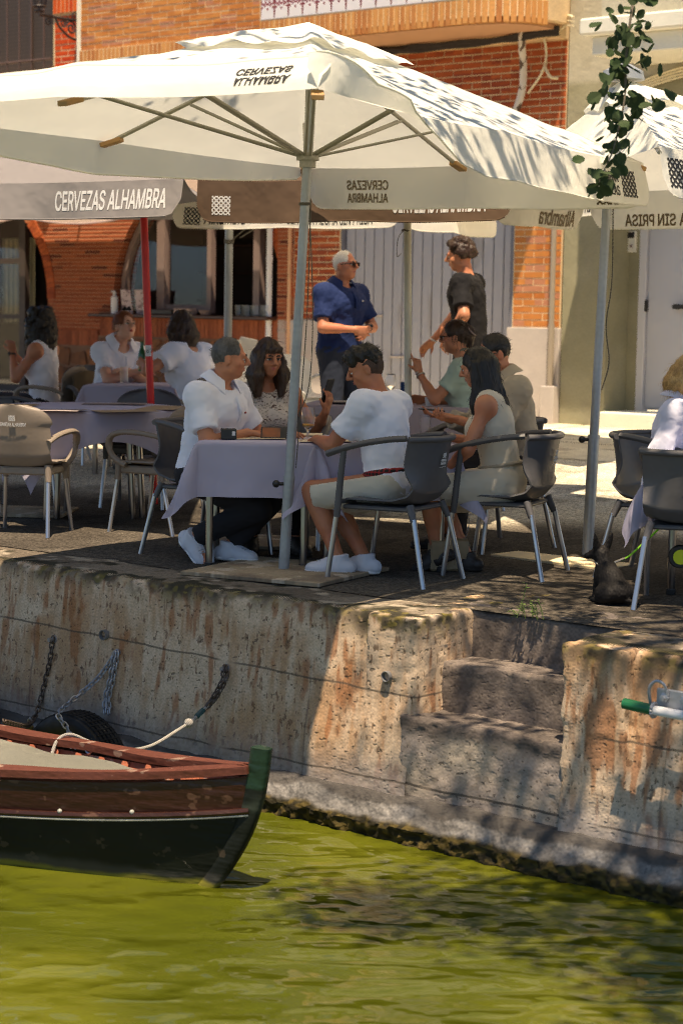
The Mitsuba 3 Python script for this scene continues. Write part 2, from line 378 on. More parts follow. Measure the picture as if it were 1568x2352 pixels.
def rough_block(lo, hi, h=.014, amp=.012, r=.012, seed=0, cuts=()):
    lo, hi = np.asarray(lo), np.asarray(hi); c, e = (lo+hi)/2, (hi-lo)/2-r
    F = Field(lo-.04, hi+.04, h)
    def fn(P):
        q = np.abs(P-c)-e
        return np.linalg.norm(np.maximum(q, 0), axis=-1)+np.minimum(q.max(-1), 0)-r
    F.add((fn, lo, hi), 0.001)
    F.warp(lambda P: (meshkit.fbm(P*9, 3, seed)-.5)*amp*2+(meshkit.noise(P*34, seed+3)-.5)*amp*.8)
    return F.mesh()
# cheek of the stair recess, steps, footing
put(quay+'__cheek', rough_block((-6.05, 7.415, -1.3), (-5.745, 8.6, -.003), amp=.010, seed=4), 'mat_concrete', smooth=True)
put(quay+'__step', rough_block((-5.90, 7.87, -1.3), (-4.80, 8.5, -.006), seed=1), 'mat_step', smooth=True)
put(quay+'__step', rough_block((-5.90, 7.635, -1.3), (-4.80, 8.1, -.235), seed=2), 'mat_step', smooth=True)
put(quay+'__step', rough_block((-5.815, 7.388, -1.3), (-4.80, 7.9, -.470), amp=.013, r=.016, seed=3), 'mat_step', smooth=True)
put(quay+'__cheek', rough_block((-4.885, 7.37, -1.3), (-4.55, 8.6, -.006), amp=.012, seed=6), 'mat_concrete', smooth=True)
_fp = np.array([(7.42, -.845), (7.36, -.855), (7.335, -.87), (7.315, -.89), (7.295, -.915), (7.275, -.94), (7.255, -.962)]+[(7.235-.05*t+.04*math.sin(5*t), -.975-.4*t) for t in np.linspace(0, 1, 24)])
def _footmesh(x0, x1):
    def fn(U, V):
        i = V.astype(int); P = np.stack([U, _fp[i, 0], _fp[i, 1]], -1)
        low = np.clip((-.955-P[..., 2])/.05, 0, 1)
        P[..., 1] += (meshkit.fbm(P*6, 3)-.5)*.05+low*(meshkit.fbm(P*22, 3, 4)-.6)*.10
        P[..., 2] += (meshkit.fbm(P*[4, 4, 4], 3, 8)-.5)*.03
        return P
    return grid(fn, np.arange(x0, x1, .02), np.arange(len(_fp)), flip=True)
put(quay+'__footing', _footmesh(-13.2, -1.6), 'mat_foot', smooth=True); say(quay+'__footing', 'whitish footing strip crusted with dark algae at the waterline')
# drain pipes through the wall
principled('mat_pipe_grey', (.16, .16, .165), .6); principled('mat_black_hole', (.012, .011, .010), .9)
for x, z, r in ((-7.888, -.33, .028), (-5.91, -.298, .026)):
    ring = lathe([(r, -.02), (r, .14), (r*.86, .14), (r*.82, .0), (r*.80, -.02)], 20)
    pm = put(quay+'__drain_pipe', mv(ring, np.array([[1, 0, 0], [0, 0, -1], [0, 1, 0]]), (x, 7.53, z)), 'mat_pipe_grey')
    put(pm+'__bore', mv(lathe([(0, .0), (r*.83, .0), (r*.83, .01), (0, .01)], 20), np.array([[1, 0, 0], [0, 0, -1], [0, 1, 0]]), (x, 7.50-.07, z)), 'mat_black_hole')
# ================================================================ the brick house with the bar
YF = 17.2
def _brickcol(lo, hi, alt):
    def fn(p, n, uv):
        row = dr.floor((p.z-.02)/.072); col = dr.floor(p.x/.25+.5*(row-2*dr.floor(row/2)))
        r = cell_rand(col, row, 7); r2 = cell_rand(col, row, 3)
        c = mix(lo, hi, r); c = mix(c, alt, smoothstep(.78, .84, r2))
        return c*(.86+.28*fbm(p.x*40, p.y*40, p.z*40, 2))
    return mikit.proc(fn)
_bb = lambda p, n, uv: fbm(p.x*60, p.y*60, p.z*60, 2)*.003
principled('mat_brick_orange', _brickcol((.42, .135, .030), (.58, .245, .065), (.46, .20, .11)), .75, spec=.3, bump=_bb)
principled('mat_brick_red', _brickcol((.36, .075, .020), (.46, .115, .034), (.30, .065, .025)), .75, spec=.3, bump=_bb)
principled('mat_brick_scarlet', _brickcol((.50, .055, .008), (.60, .085, .012), (.44, .04, .007)), .7, spec=.3, bump=_bb)
def _soldier(lo, hi):
    def fn(p, n, uv):
        r = cell_rand(dr.floor(p.x/.0725), 3, 1)
        return mix(lo, hi, r)*(.86+.28*fbm(p.x*40, p.y*40, p.z*40, 2))
    return mikit.proc(fn)
principled('mat_soldier_orange', _soldier((.44, .17, .05), (.60, .30, .095)), .75, spec=.3, bump=_bb)
principled('mat_soldier_red', _soldier((.52, .06, .008), (.68, .15, .025)), .75, spec=.3, bump=_bb)
principled('mat_mortar', tint((.66, .50, .30), .2), .9, spec=.2)
def _roman(p, n, uv):
    row = dr.floor(p.z/.048); fz = p.z/.048-row
    col = dr.floor(p.x/.27+.37*row); r = cell_rand(col, row, 7)
    c = mix((.26, .062, .026), (.37, .105, .042), r); c = mix(c, (.13, .035, .02), smoothstep(.86, .9, cell_rand(col, row, 4)))
    return mix(c*(.8+.4*fbm(p.x*30, p.y*30, p.z*30, 2)), (.42, .22, .13), 1-smoothstep(.06, .2, dr.minimum(fz, 1-fz)))
principled('mat_roman_brick', mikit.proc(_roman), .85, spec=.2, bump=lambda p, n, uv: smoothstep(.05, .25, dr.minimum(p.z/.048-dr.floor(p.z/.048), 1-(p.z/.048-dr.floor(p.z/.048))))*.008+fbm(p.x*30, p.y*30, p.z*30, 2)*.004, eps=.002)
principled('mat_frame_dark', (.055, .04, .034), .5); principled('mat_frame_grey', (.22, .16, .145), .45)
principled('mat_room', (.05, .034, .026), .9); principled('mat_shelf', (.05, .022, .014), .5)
principled('mat_iron', (.030, .022, .022), .5, spec=.5)
principled('mat_ivory', tint((.78, .74, .60), .05), .7)
principled('mat_dado_white', tint((.46, .41, .37), .08), .75)
scene['mat_pane'] = {'type': 'thindielectric', 'int_ior': 1.5}
house = thing('brick_house', 'orange brick house with arched bar front and tiled balcony', 'building'); say(house, kind='thing')

# solid cores (mortar colour shows between the bricks), each with its openings cut
def arch(cx, r, zs, z0, n=40):
    t = np.linspace(0, np.pi, n)
    return Polygon([(cx-r, z0)]+[(cx-r*math.cos(a), zs+r*math.sin(a)) for a in t]+[(cx+r, z0)])
A_win = arch(-16.78, 1.40, 1.60, 1.37); A_door = arch(-20.72, 1.32, 1.55, .2)
low_left = sbox(-24, .1, -15.43, 4.2).difference(A_win).difference(A_door)
put(house+'__ground_wall', wallprism(low_left, YF, .35), 'mat_roman_brick', smooth=False)
up_core = sbox(-18.63, 4.25, -11.55, 7.2)
wall_u = put(house+'__upper_wall', wallprism(up_core, YF-.15, .5), 'mat_mortar', smooth=False)
mid_core = sbox(-15.43, .1, -14.53, 4.25)
wall_m = put(house+'__brick_pier', wallprism(mid_core, YF+.02, .4), 'mat_mortar', smooth=False)
right_core = unary_union([sbox(-12.16, .1, -11.55, 4.25), sbox(-15.43, 2.55, -11.55, 4.25)]).difference(sbox(-15.43, 2.0, -14.53, 4.25))
wall_r = put(house+'__brick_pier', wallprism(right_core, YF+.02, .4), 'mat_mortar', smooth=False)

# ---- bricks: collected, the largest in the picture as parts of their own, the rest joined
_unit = {m: mikit.ply(bx(-.5, .5, -.5, .5, -.5, .5), m, smooth=False) for m in ('mat_brick_orange', 'mat_brick_red', 'mat_brick_scarlet', 'mat_soldier_orange', 'mat_soldier_red')}
_bricks = []                                    # (holder, x0, x1, y_front, z0, z1, mat)
_rb = random.Random(5)
def courses(holder, x0, x1, z0, z1, yf, mat, clip=None):
    r = 0; z = z0
    while z+.060 <= z1+.002:
        x = x0-(.125 if r % 2 else 0)
        while x < x1-.01:
            a, b = max(x, x0)+.005, min(x+.25, x1)-.005
            if b-a > .03 and (clip is None or clip((a+b)/2, z+.03)):
                _bricks.append((holder, a+.002, b-.002, yf+_rb.uniform(-.003, .003), z+.001, z+.058, mat))
            x += .25
        z += .072; r += 1
def soldiers(holder, x0, x1, z0, z1, yf, mat):
    n = round((x1-x0)/.0725)
    for i in range(n):
        a = x0+(x1-x0)*i/n
        _bricks.append((holder, a+.008, a+(x1-x0)/n-.008, yf+_rb.uniform(-.004, .004), z0, z1, mat))
courses(wall_u, -18.63, -14.75, 4.605, 5.45, YF-.156, 'mat_brick_orange')
soldiers(wall_u, -18.63, -14.75, 4.27, 4.59, YF-.185, 'mat_soldier_orange')
courses(wall_u, -12.1, -11.55, 4.605, 5.4, YF-.156, 'mat_brick_orange')
soldiers(wall_u, -12.2, -11.55, 4.31, 4.62, YF-.185, 'mat_soldier_orange')
courses(wall_r, -14.5, -11.55, 2.95, 4.25, YF+.014, 'mat_brick_red', lambda x, z: z > 3.9-.42*(x+14.2) or x > -12.6)  # darker red than the pillar, balcony shade put into the brick colour
courses(wall_r, -12.15, -11.56, 1.33, 2.62, YF+.014, 'mat_brick_orange')
courses(wall_m, -15.22, -14.54, 1.36, 2.5, YF+.014, 'mat_brick_red')

put(house+'__soldier_band', bx(-18.62, -14.75, YF-.179, YF-.14, 4.265, 4.595), 'mat_mortar', smooth=False); put(house+'__soldier_band', bx(-12.2, -11.55, YF-.179, YF-.14, 4.305, 4.625), 'mat_mortar', smooth=False)
# ---- balcony: slab with rounded right end, soldier fascia, tiles
YB = YF-1.05
_o = aty = None
_bc = np.array([(-12.10, YB), (-11.86, YB+.03), (-11.66, YB+.11), (-11.50, YB+.26), (-11.43, YB+.5)])
bal = put(house+'__balcony', prism(Polygon([(-14.82, YF-.15), (-14.82, YB)]+[tuple(q) for q in _bc]+[(-11.43, YF-.15)]), .60, 4.37), 'mat_mortar', smooth=False)
principled('mat_balcony_soffit', (.52, .30, .17), .8)
put(bal+'__soffit', prism(Polygon([(-14.78, YF-.15), (-14.78, YB+.10), (-12.10, YB+.10), (-11.70, YB+.22), (-11.55, YB+.5), (-11.55, YF-.15)]), .075, 4.312), 'mat_balcony_soffit', smooth=False)
soldiers(bal, -14.82, -12.10, 4.31, 4.545, YB-.006, 'mat_soldier_orange')
_sl = np.concatenate([[0], np.cumsum(np.linalg.norm(np.diff(_bc, axis=0), axis=1))])
for t in np.arange(.036, _sl[-1], .0725):            # the rounded corner
    q = np.array([np.interp(t, _sl, _bc[:, j]) for j in (0, 1)]); q2 = np.array([np.interp(t+.02, _sl, _bc[:, j]) for j in (0, 1)])-np.array([np.interp(t-.02, _sl, _bc[:, j]) for j in (0, 1)])
    put(bal+'__brick', bx(-.029, .029, -.010, .05, 4.31, 4.545, .004), 'mat_soldier_orange', smooth=False, M=mat4(rot(math.atan2(q2[1], q2[0])), (q[0], q[1], 0)))
def _tile(p, n, uv):
    u = uv.x*2-1; v = uv.y
    a = dr.abs(u)
    def blob(x, y, rx, ry): return 1-smoothstep(.85, 1.1, dr.sqrt(dr.square((a-x)/rx)+dr.square((v-y)/ry)))
    def ring(x, y, rx, ry, w): return 1-smoothstep(w, w*1.6, dr.abs(dr.sqrt(dr.square((a-x)/rx)+dr.square((v-y)/ry))-1))
    m = dr.maximum(blob(0, .36, .16, .05), blob(1, .62, .20, .12))
    m = dr.maximum(m, dr.maximum(ring(.0, .72, .34, .20, .16), ring(.62, .70, .30, .17, .16)))
    m = dr.maximum(m, dr.maximum(blob(.40, .48, .13, .05), blob(1, .30, .10, .26)))
    m = dr.maximum(m, dr.maximum(blob(.0, .74, .12, .10), blob(.8, .42, .16, .045)))
    c = mix((.80, .76, .76), (.27, .045, .05), dr.clip(m, 0, 1))
    c = mix(c, (.08, .28, .12), blob(0, .93, .12, .03))
    return c*(1-.5*(1-smoothstep(.0, .03, dr.minimum(dr.minimum(1-a, 1.0), dr.minimum(v, 1-v)))))
principled('mat_tile', mikit.proc(_tile), .18, spec=.5)
for i in range(20):
    x0 = -14.80+.2*i
    if x0 > -12.2: break
    q = trimesh.Trimesh([(0, 0, 0), (.194, 0, 0), (.194, 0, .30), (0, 0, .30), (0, .014, 0), (.194, .014, 0), (.194, .014, .30), (0, .014, .30)],
                        [(0, 1, 2), (0, 2, 3), (4, 6, 5), (4, 7, 6), (0, 4, 5), (0, 5, 1), (1, 5, 6), (1, 6, 2), (2, 6, 7), (2, 7, 3), (3, 7, 4), (3, 4, 0)], process=False)
    put(bal+'__tile', q, 'mat_tile', smooth=False, M=mat4(None, (x0, YB-.006, 4.56)), uv=np.array([(0, 0), (1, 0), (1, 1), (0, 1)]*2, float))
put(bal+'__rail_wall', bx(-14.80, -12.0, YB+.01, YB+.16, 4.97, 5.6), 'mat_ivory', smooth=False)

# ---- upper left bay: recessed balcony window behind an iron railing
bay = put(house+'__bay_wall', cat(bx(-19.33, -18.66, YF+.02, YF+.4, 4.2, 6.5), bx(-22, -19.33, YF+.02, YF+.4, 4.2, 4.44)), 'mat_mortar', smooth=False)
put(house+'__soldier_band', bx(-19.30, -18.70, YF-.014, YF+.02, 5.115, 5.5), 'mat_mortar', smooth=False); put(house+'__soldier_band', bx(-21.2, -18.70, YF-.024, YF+.02, 4.19, 4.445), 'mat_mortar', smooth=False)
courses(bay, -19.30, -18.70, 4.45, 5.12, YF+.014, 'mat_brick_scarlet')
soldiers(bay, -19.30, -18.70, 5.12, 5.5, YF-.02, 'mat_soldier_red')
soldiers(bay, -21.2, -18.70, 4.20, 4.44, YF-.03, 'mat_soldier_red')
put(house+'__corner_strip', bx(-18.70, -18.63, YF-.16, YF+.1, 4.15, 6.5), 'mat_ivory', smooth=False)
win = put(house+'__balcony_window', bx(-22, -19.33, YF+.34, YF+.40, 4.44, 6.5), 'mat_room', smooth=False)
principled('mat_shutter', mikit.proc(lambda p, n, uv: mi.Color3f(.055, .042, .038)*(.8+.35*smoothstep(.35, .5, dr.abs(p.z/.05-dr.floor(p.z/.05)-.5)))), .7)
for a, b in ((-21.3, -20.05), (-20.0, -19.62)):
    put(win+'__shutter', bx(a, b, YF+.27, YF+.33, 4.46, 6.4), 'mat_shutter', smooth=False)
put(win+'__frame', cat(bx(-20.06, -19.99, YF+.24, YF+.34, 4.44, 6.5), bx(-19.42, -19.33, YF+.24, YF+.34, 4.44, 6.5)), 'mat_frame_dark', smooth=False)
principled('mat_rail', (.09, .055, .045), .5)
rail = put(house+'__railing', cat(*[tube([(x, YF-.06, 4.47), (x, YF-.06, 5.6)], .011, 6) for x in np.arange(-21.3, -19.3, .235)], tube([(-21.5, YF-.06, 4.56), (-19.28, YF-.06, 4.56)], .017, 6), tube([(-19.32, YF-.06, 4.47), (-19.32, YF+.03, 4.47)], .012, 6)), 'mat_rail')

# ---- arched bar window: frames, panes, counter, dim room
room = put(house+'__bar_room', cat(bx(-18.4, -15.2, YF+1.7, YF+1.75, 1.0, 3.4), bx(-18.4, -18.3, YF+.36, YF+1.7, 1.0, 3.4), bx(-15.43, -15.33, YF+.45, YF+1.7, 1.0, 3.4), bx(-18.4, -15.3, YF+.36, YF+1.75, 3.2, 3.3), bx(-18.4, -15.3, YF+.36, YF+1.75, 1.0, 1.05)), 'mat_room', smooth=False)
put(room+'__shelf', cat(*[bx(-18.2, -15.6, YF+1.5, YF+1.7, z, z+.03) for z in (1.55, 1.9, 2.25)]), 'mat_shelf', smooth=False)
bw = put(house+'__bar_window', cat(bx(-17.53, -17.40, YF+.10, YF+.2, 1.40, 2.95), bx(-16.70, -16.63, YF+.12, YF+.2, 1.40, 2.98), bx(-15.93, -15.83, YF+.10, YF+.2, 1.40, 2.7), bx(-17.40, -16.70, YF+.12, YF+.2, 1.42, 1.50),
                                   wallprism(arch(-16.78, 1.385, 1.60, 1.37).difference(arch(-16.78, 1.31, 1.60, 1.30)), YF+.1, .08)), 'mat_frame_grey', smooth=False)
for x0, x1, y in ((-17.40, -16.70, .16), (-18.05, -17.53, .15)):
    put(bw+'__pane', trimesh.Trimesh([(x0, YF+y, 1.42), (x1, YF+y+.0, 1.42), (x1, YF+y+.0, 2.9), (x0, YF+y, 2.9)], [(0, 1, 2), (0, 2, 3)], process=False), 'mat_pane', smooth=False)
principled('mat_counter', (.045, .02, .013), .35, spec=.6)
counter = put(house+'__bar_counter', bx(-18.42, -15.42, YF-.22, YF+.34, 1.335, 1.375, .008), 'mat_counter', smooth=False)
# the brick arch rings, a soldier course under the counter and the rubble stone dado
def ring_bricks(holder, cx, r0, r1, zs, a0, a1, n, mat, yf):
    for i in range(n):
        t0, t1 = np.radians(a0+(a1-a0)*(i+.06)/n), np.radians(a0+(a1-a0)*(i+.94)/n)
        poly = Polygon([(cx+r0*math.cos(t0), zs+r0*math.sin(t0)), (cx+r1*math.cos(t0), zs+r1*math.sin(t0)), (cx+r1*math.cos(t1), zs+r1*math.sin(t1)), (cx+r0*math.cos(t1), zs+r0*math.sin(t1))])
        put(holder+'__brick', wallprism(poly, yf+_rb.uniform(-.003, .003), .05), mat, smooth=False)
gw = house+'__ground_wall'
ring_bricks(gw, -16.78, 1.40, 1.56, 1.60, 0, 34, 13, 'mat_brick_red', YF-.014)
ring_bricks(gw, -20.72, 1.32, 1.46, 1.55, 0, 45, 16, 'mat_brick_red', YF-.014)
principled('mat_dado_soldier', _soldier((.24, .07, .035), (.40, .13, .06)), .85, spec=.2)
put(house+'__soldier_course', cat(*[bx(-18.40+.0725*i+.004, -18.40+.0725*(i+1)-.004, YF-.03, YF+.01, 1.10, 1.33) for i in range(41)]), 'mat_dado_soldier', smooth=False); say(house+'__soldier_course', kind='stuff')
put(house+'__soldier_course', cat(*[bx(-19.38+.0725*i+.004, -19.38+.0725*(i+1)-.004, YF-.025, YF+.01, .97, 1.16) for i in range(13)]), 'mat_dado_soldier', smooth=False); say(house+'__soldier_course_001', kind='stuff')
def _rubble(p, n, uv):
    r = cell_rand(dr.floor(p.x*3.1), dr.floor(p.z*3.3), 2)
    c = mix((.13, .060, .032), (.30, .125, .048), r)
    return mix(c*(.7+.6*fbm(p.x*14, p.y*14, p.z*14, 3)), (.06, .035, .025), smoothstep(.6, .75, fbm(p.x*6, p.y*6, p.z*6, 2))*.6)
principled('mat_rubble', mikit.proc(_rubble), .75, spec=.3, bump=lambda p, n, uv: fbm(p.x*20, p.y*20, p.z*20, 3)*.012, eps=.003)
principled('mat_rubble_joint', tint((.22, .13, .085), .2), .9, spec=.2)
dado = put(house+'__stone_dado', cat(bx(-18.42, -15.44, YF-.035, YF+.005, .15, 1.10), bx(-19.40, -18.42, YF-.032, YF+.005, .15, .97)), 'mat_rubble_joint', smooth=False)
from scipy.spatial import Voronoi
rs = np.random.RandomState(3)
_pts = np.array([(x+rs.uniform(-.10, .10), z+rs.uniform(-.08, .08)) for x in np.arange(-19.9, -15.0, .27) for z in np.arange(-.1, 1.6, .23)])
_vor = Voronoi(_pts); _area = unary_union([sbox(-18.40, .2, -15.46, 1.09), sbox(-19.38, .2, -18.40, .96)])
for ri in _vor.point_region:
    reg = _vor.regions[ri]
    if -1 in reg or not reg: continue
    g = Polygon(_vor.vertices[reg]).intersection(_area).buffer(-.045).buffer(.03).simplify(.008)
    if g.area < .006 or g.geom_type != 'Polygon': continue
    put(dado+'__stone', wallprism(g, YF-.052+rs.uniform(-.01, .006), .03), 'mat_rubble', smooth=False)
# left arched door: dim passage, glazed frame, far bright curtain
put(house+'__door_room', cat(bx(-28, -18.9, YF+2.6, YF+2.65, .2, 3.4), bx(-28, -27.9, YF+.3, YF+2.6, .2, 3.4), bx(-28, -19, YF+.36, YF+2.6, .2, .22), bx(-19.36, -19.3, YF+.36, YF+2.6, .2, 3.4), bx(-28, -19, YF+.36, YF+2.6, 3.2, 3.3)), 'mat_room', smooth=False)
dr_ = put(house+'__bar_door', cat(bx(-20.10, -19.98, YF+.12, YF+.2, .3, 2.8), bx(-22, -20.0, YF+.12, YF+.2, 2.0, 2.07), bx(-22, -20, YF+.12, YF+.2, 1.28, 1.34), bx(-22, -20, YF+.12, YF+.2, .3, .42)), 'mat_frame_dark', smooth=False)
put(dr_+'__pane', trimesh.Trimesh([(-22, YF+.16, .3), (-20.1, YF+.16, .3), (-20.1, YF+.16, 2.8), (-22, YF+.16, 2.8)], [(0, 1, 2), (0, 2, 3)], process=False), 'mat_pane', smooth=False)
principled('mat_curtain', mikit.proc(lambda p, n, uv: mi.Color3f(.80, .72, .46)*(.55+.45*smoothstep(-.6, .6, dr.sin(p.x*62)))), .9)
principled('mat_glow_window', (.75, .72, .55), .8)
scene['curtain_light'] = {'type': 'rectangle'}; del scene['curtain_light']
put(house+'__curtain', grid(lambda U, V: np.stack([U, YF+2.45+.02*np.sin(U*62), V], -1), np.linspace(-23.15, -22.45, 60), [1.2, 2.45]), 'mat_curtain', smooth=True)

# ---- garage door, right dado, pipes
principled('mat_garage', mikit.proc(lambda p, n, uv: mix(mi.Color3f(.37, .37, .40), (.26, .235, .215), smoothstep(.63, .78, fbm(p.x*7, 0, p.z*1.4, 3))*.5)), .45, spec=.5)
gd = put(house+'__garage_door', bx(-14.52, -12.17, YF+.11, YF+.16, .3, 2.6), 'mat_garage', smooth=False)
_n = 17
for i in range(_n):
    a = -14.50+2.31*i/_n; b = a+2.31/_n
    put(gd+'__panel', bx(a+.006, b-.006, YF+.078, YF+.115, .34, 2.58, .008), 'mat_garage', smooth=False)
principled('mat_garage_trim', (.15, .15, .18), .5)
put(gd+'__frame', cat(bx(-12.20, -12.155, YF+.02, YF+.12, .3, 2.6), bx(-14.535, -14.50, YF+.03, YF+.12, .3, 2.6)), 'mat_garage_trim', smooth=False)
for x, z, w in ((-14.0, 1.40, .10), (-13.72, .95, .20)):
    h_ = put(gd+'__letter_slot', bx(x-w/2, x+w/2, YF+.055, YF+.08, z, z+.025, .004), 'mat_dado_white', smooth=False)
put(house+'__pier_dado', bx(-12.19, -11.53, YF-.03, YF+.03, .30, 1.315, .006), 'mat_dado_white', smooth=False)
put(house+'__pier_dado', bx(-15.42, -14.545, YF-.03, YF+.03, .25, 1.345, .006), 'mat_dado_white', smooth=False)
principled('mat_strip', tint((.68, .40, .22), .2), .8)
put(house+'__brick_pilaster', bx(-15.43, -15.23, YF-.03, YF+.03, .3, 2.6), 'mat_roman_brick', smooth=False)
put(house+'__pointing_strip', bx(-15.262, -15.225, YF-.045, YF-.02, .3, 2.6), 'mat_strip', smooth=False)
principled('mat_pvc', tint((.72, .72, .72), .06), .4)
principled('mat_pipe_brown', (.30, .25, .19), .5)
put(house+'__rain_pipe', cat(tube([(-15.52, YF-.07, .3), (-15.52, YF-.07, 2.6)], .035, 12), tube([(-15.52, YF-.07, 2.02), (-15.52, YF-.07, 2.06)], .041, 12)), 'mat_pvc')
put(house+'__rain_pipe', cat(tube([(-11.60, YF-.07, 1.35), (-11.60, YF-.07, 2.6)], .028, 10), tube([(-11.60, YF-.07, .6), (-11.60, YF-.07, 1.36)], .034, 10)), 'mat_pipe_brown')
put(house+'__pipe_guard', bx(-11.69, -11.52, YF-.12, YF-.01, .31, .72, .008), 'mat_dado_white', smooth=False)
# peeling white conduit, loose cable, black cable bundle
def _peel(p, n, uv):
    return mix((.68, .64, .56), (.12, .08, .055), smoothstep(.52, .6, fbm(p.x*24, p.y*24, p.z*9, 3)))
principled('mat_peel', mikit.proc(_peel), .8)
principled('mat_cable_black', (.022, .017, .016), .5); principled('mat_cable_cream', (.74, .66, .45), .5)
put(house+'__conduit', tube(spline([(-11.93, YF-.23, 5.4), (-11.95, YF-.23, 4.3), (-11.99, YF-.14, 4.05), (-12.02, YF-.10, 3.75), (-12.14, YF-.09, 3.45)], 24), .040, 10), 'mat_peel')
put(house+'__cable', tube(spline([(-11.88, YF-.21, 5.4), (-11.84, YF-.2, 4.6), (-11.76, YF-.08, 4.2), (-11.79, YF-.06, 3.95), (-11.98, YF-.05, 3.72)], 30), .014, 6), 'mat_cable_cream')
b_ = cat(*[tube(spline([(-15.6, YF-.22-.012*k, 4.24+dz), (-14.0, YF-.22-.02*math.sin(k), 4.255+dz*1.0), (-13.2, YF-.23, 4.25+dz), (-12.2, YF-.25, 4.255+dz*.7), (-11.5, YF-.23, 4.30+dz)], 40)+np.array([[0, 0, .006*math.sin(.9*j+k)] for j in range(len(spline([(0, 0, 0)]*5, 40)))]), .014, 6) for k, dz in enumerate((-.035, -.02, 0, .018, .032, .008))])
put(house+'__cable_bundle', b_, 'mat_cable_black'); say(house+'__cable_bundle', kind='stuff')
put(house+'__cable', cat(*[tube(spline([(-11.62, YF-.12, 4.28), (-11.45, YF-.16, 4.36+.03*k), (-11.35, YF-.28, 4.33+.05*k), (-11.2, YF-.42, 4.30+.04*k)], 18), .012, 6) for k in range(3)]), 'mat_cable_cream')
put(house+'__cable', tube(spline([(-11.78, YF-.03, 4.02), (-11.74, YF-.10, 3.96), (-11.66, YF-.12, 3.86), (-11.62, YF-.05, 3.85)], 16), .017, 6), 'mat_cable_cream')

# ---- wrought iron lamp bracket with lantern on the bay
lamp = thing('street_lantern', 'wrought iron scroll bracket lantern on the red brick beside the shuttered window', 'lantern')
LX, LZ = -18.80, 4.93
def loc(d, z): return (LX, YF-.02-d, LZ+z)
def curl(c, r, a0, turns, n=40, k=.75):
    t = np.linspace(0, 1, n); a = a0+2*np.pi*turns*t; rr = r*(1-k*t)
    return [loc(c[0]+q*math.cos(b), c[1]+q*math.sin(b)) for q, b in zip(rr, a)]
put(lamp+'__backplate', tube([loc(.015, -.24), loc(.03, -.1), loc(.02, .05), loc(.015, .16)], [.02, .034, .03, .018], 8), 'mat_iron')
put(lamp+'__arm', cat(tube([loc(.02, .06), loc(.66, .06)], .017, 8), tube(spline([loc(.03, -.18), loc(.18, -.15), loc(.34, -.04), loc(.40, .05)], 24), .015, 8)), 'mat_iron')
put(lamp+'__scroll', tube(curl((.14, -.04), .085, .3, 1.6), .012, 6), 'mat_iron')
for q in (tube(curl((.27, .005), .05, 2.0, 1.4), .010, 6), tube(curl((.08, .12), .055, 4, 1.2), .010, 6), tube(curl((.52, .0), .06, 1, 1.5), .010, 6), tube([loc(.66, .06), loc(.66, .14)], .012, 6)): put(lamp+'__scroll', q, 'mat_iron')
_lc = (LX, YF-.02-.66, LZ)
put(lamp+'__lantern_cage', cat(*[tube([(_lc[0]+.07*math.cos(a), _lc[1]+.07*math.sin(a), LZ+.16), (_lc[0]+.13*math.cos(a), _lc[1]+.13*math.sin(a), LZ+.50)], .010, 5) for a in np.arange(6)*np.pi/3],
    *[tube([(_lc[0]+r*math.cos(a), _lc[1]+r*math.sin(a), LZ+z) for a in np.arange(18)*np.pi/9], .011, 5, closed=True) for r, z in ((.075, .16), (.13, .50), (.05, .10))], mv(lathe([(0, .75), (.05, .68), (.16, .5), (.14, .49), (0, .6)], 12), None, (_lc[0], _lc[1], LZ))), 'mat_iron')

# ================================================================ the plastered house on the right
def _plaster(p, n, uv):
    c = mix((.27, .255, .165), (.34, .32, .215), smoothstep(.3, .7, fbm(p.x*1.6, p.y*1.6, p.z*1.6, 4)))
    c = mix(c, (.46, .43, .33), smoothstep(3.75, 3.85, p.z))  # paler above the cornice shade line, sunlit tone put into the plaster
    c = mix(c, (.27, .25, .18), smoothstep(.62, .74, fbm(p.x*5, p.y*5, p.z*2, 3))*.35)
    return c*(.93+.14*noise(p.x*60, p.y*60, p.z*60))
principled('mat_plaster', mikit.proc(_plaster), .9, spec=.2, bump=lambda p, n, uv: fbm(p.x*24, p.y*24, p.z*24, 3)*.006, eps=.003)
principled('mat_plaster_white', tint((.70, .68, .58), .06), .85)
ph = thing('plastered_house', 'pale olive plastered house with heavy white cornice and white door', 'building'); say(ph, kind='thing')
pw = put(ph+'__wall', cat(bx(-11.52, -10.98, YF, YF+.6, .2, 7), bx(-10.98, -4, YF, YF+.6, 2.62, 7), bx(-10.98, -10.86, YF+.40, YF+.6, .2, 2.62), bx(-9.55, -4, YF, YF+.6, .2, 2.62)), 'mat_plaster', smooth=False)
put(ph+'__cornice', bx(-10.74, -4, YF-1.02, YF+.002, 4.10, 4.26, .02), 'mat_plaster_white', smooth=False)
put(ph+'__cornice', bx(-10.66, -4, YF-.90, YF+.003, 3.92, 4.10, .01), 'mat_plaster_white', smooth=False)
put(ph+'__parapet', bx(-10.60, -4, YF-.84, YF+.004, 4.26, 5.4), 'mat_plaster', smooth=False)
put(ph+'__cornice', bx(-10.5, -4, YF-.78, YF+.001, 4.62, 4.70, .01), 'mat_plaster_white', smooth=False)
principled('mat_door_white', (.50, .51, .56), .4, spec=.5); principled('mat_door_trim', (.62, .62, .65), .4)
door = put(ph+'__door', bx(-10.80, -9.65, YF+.45, YF+.50, .50, 2.62), 'mat_door_white', smooth=False)
put(door+'__frame', bx(-10.87, -10.78, YF+.40, YF+.52, .48, 2.62, .006), 'mat_door_trim', smooth=False); put(door+'__frame', bx(-9.66, -9.55, YF+.40, YF+.52, .48, 2.62, .006), 'mat_door_trim', smooth=False)
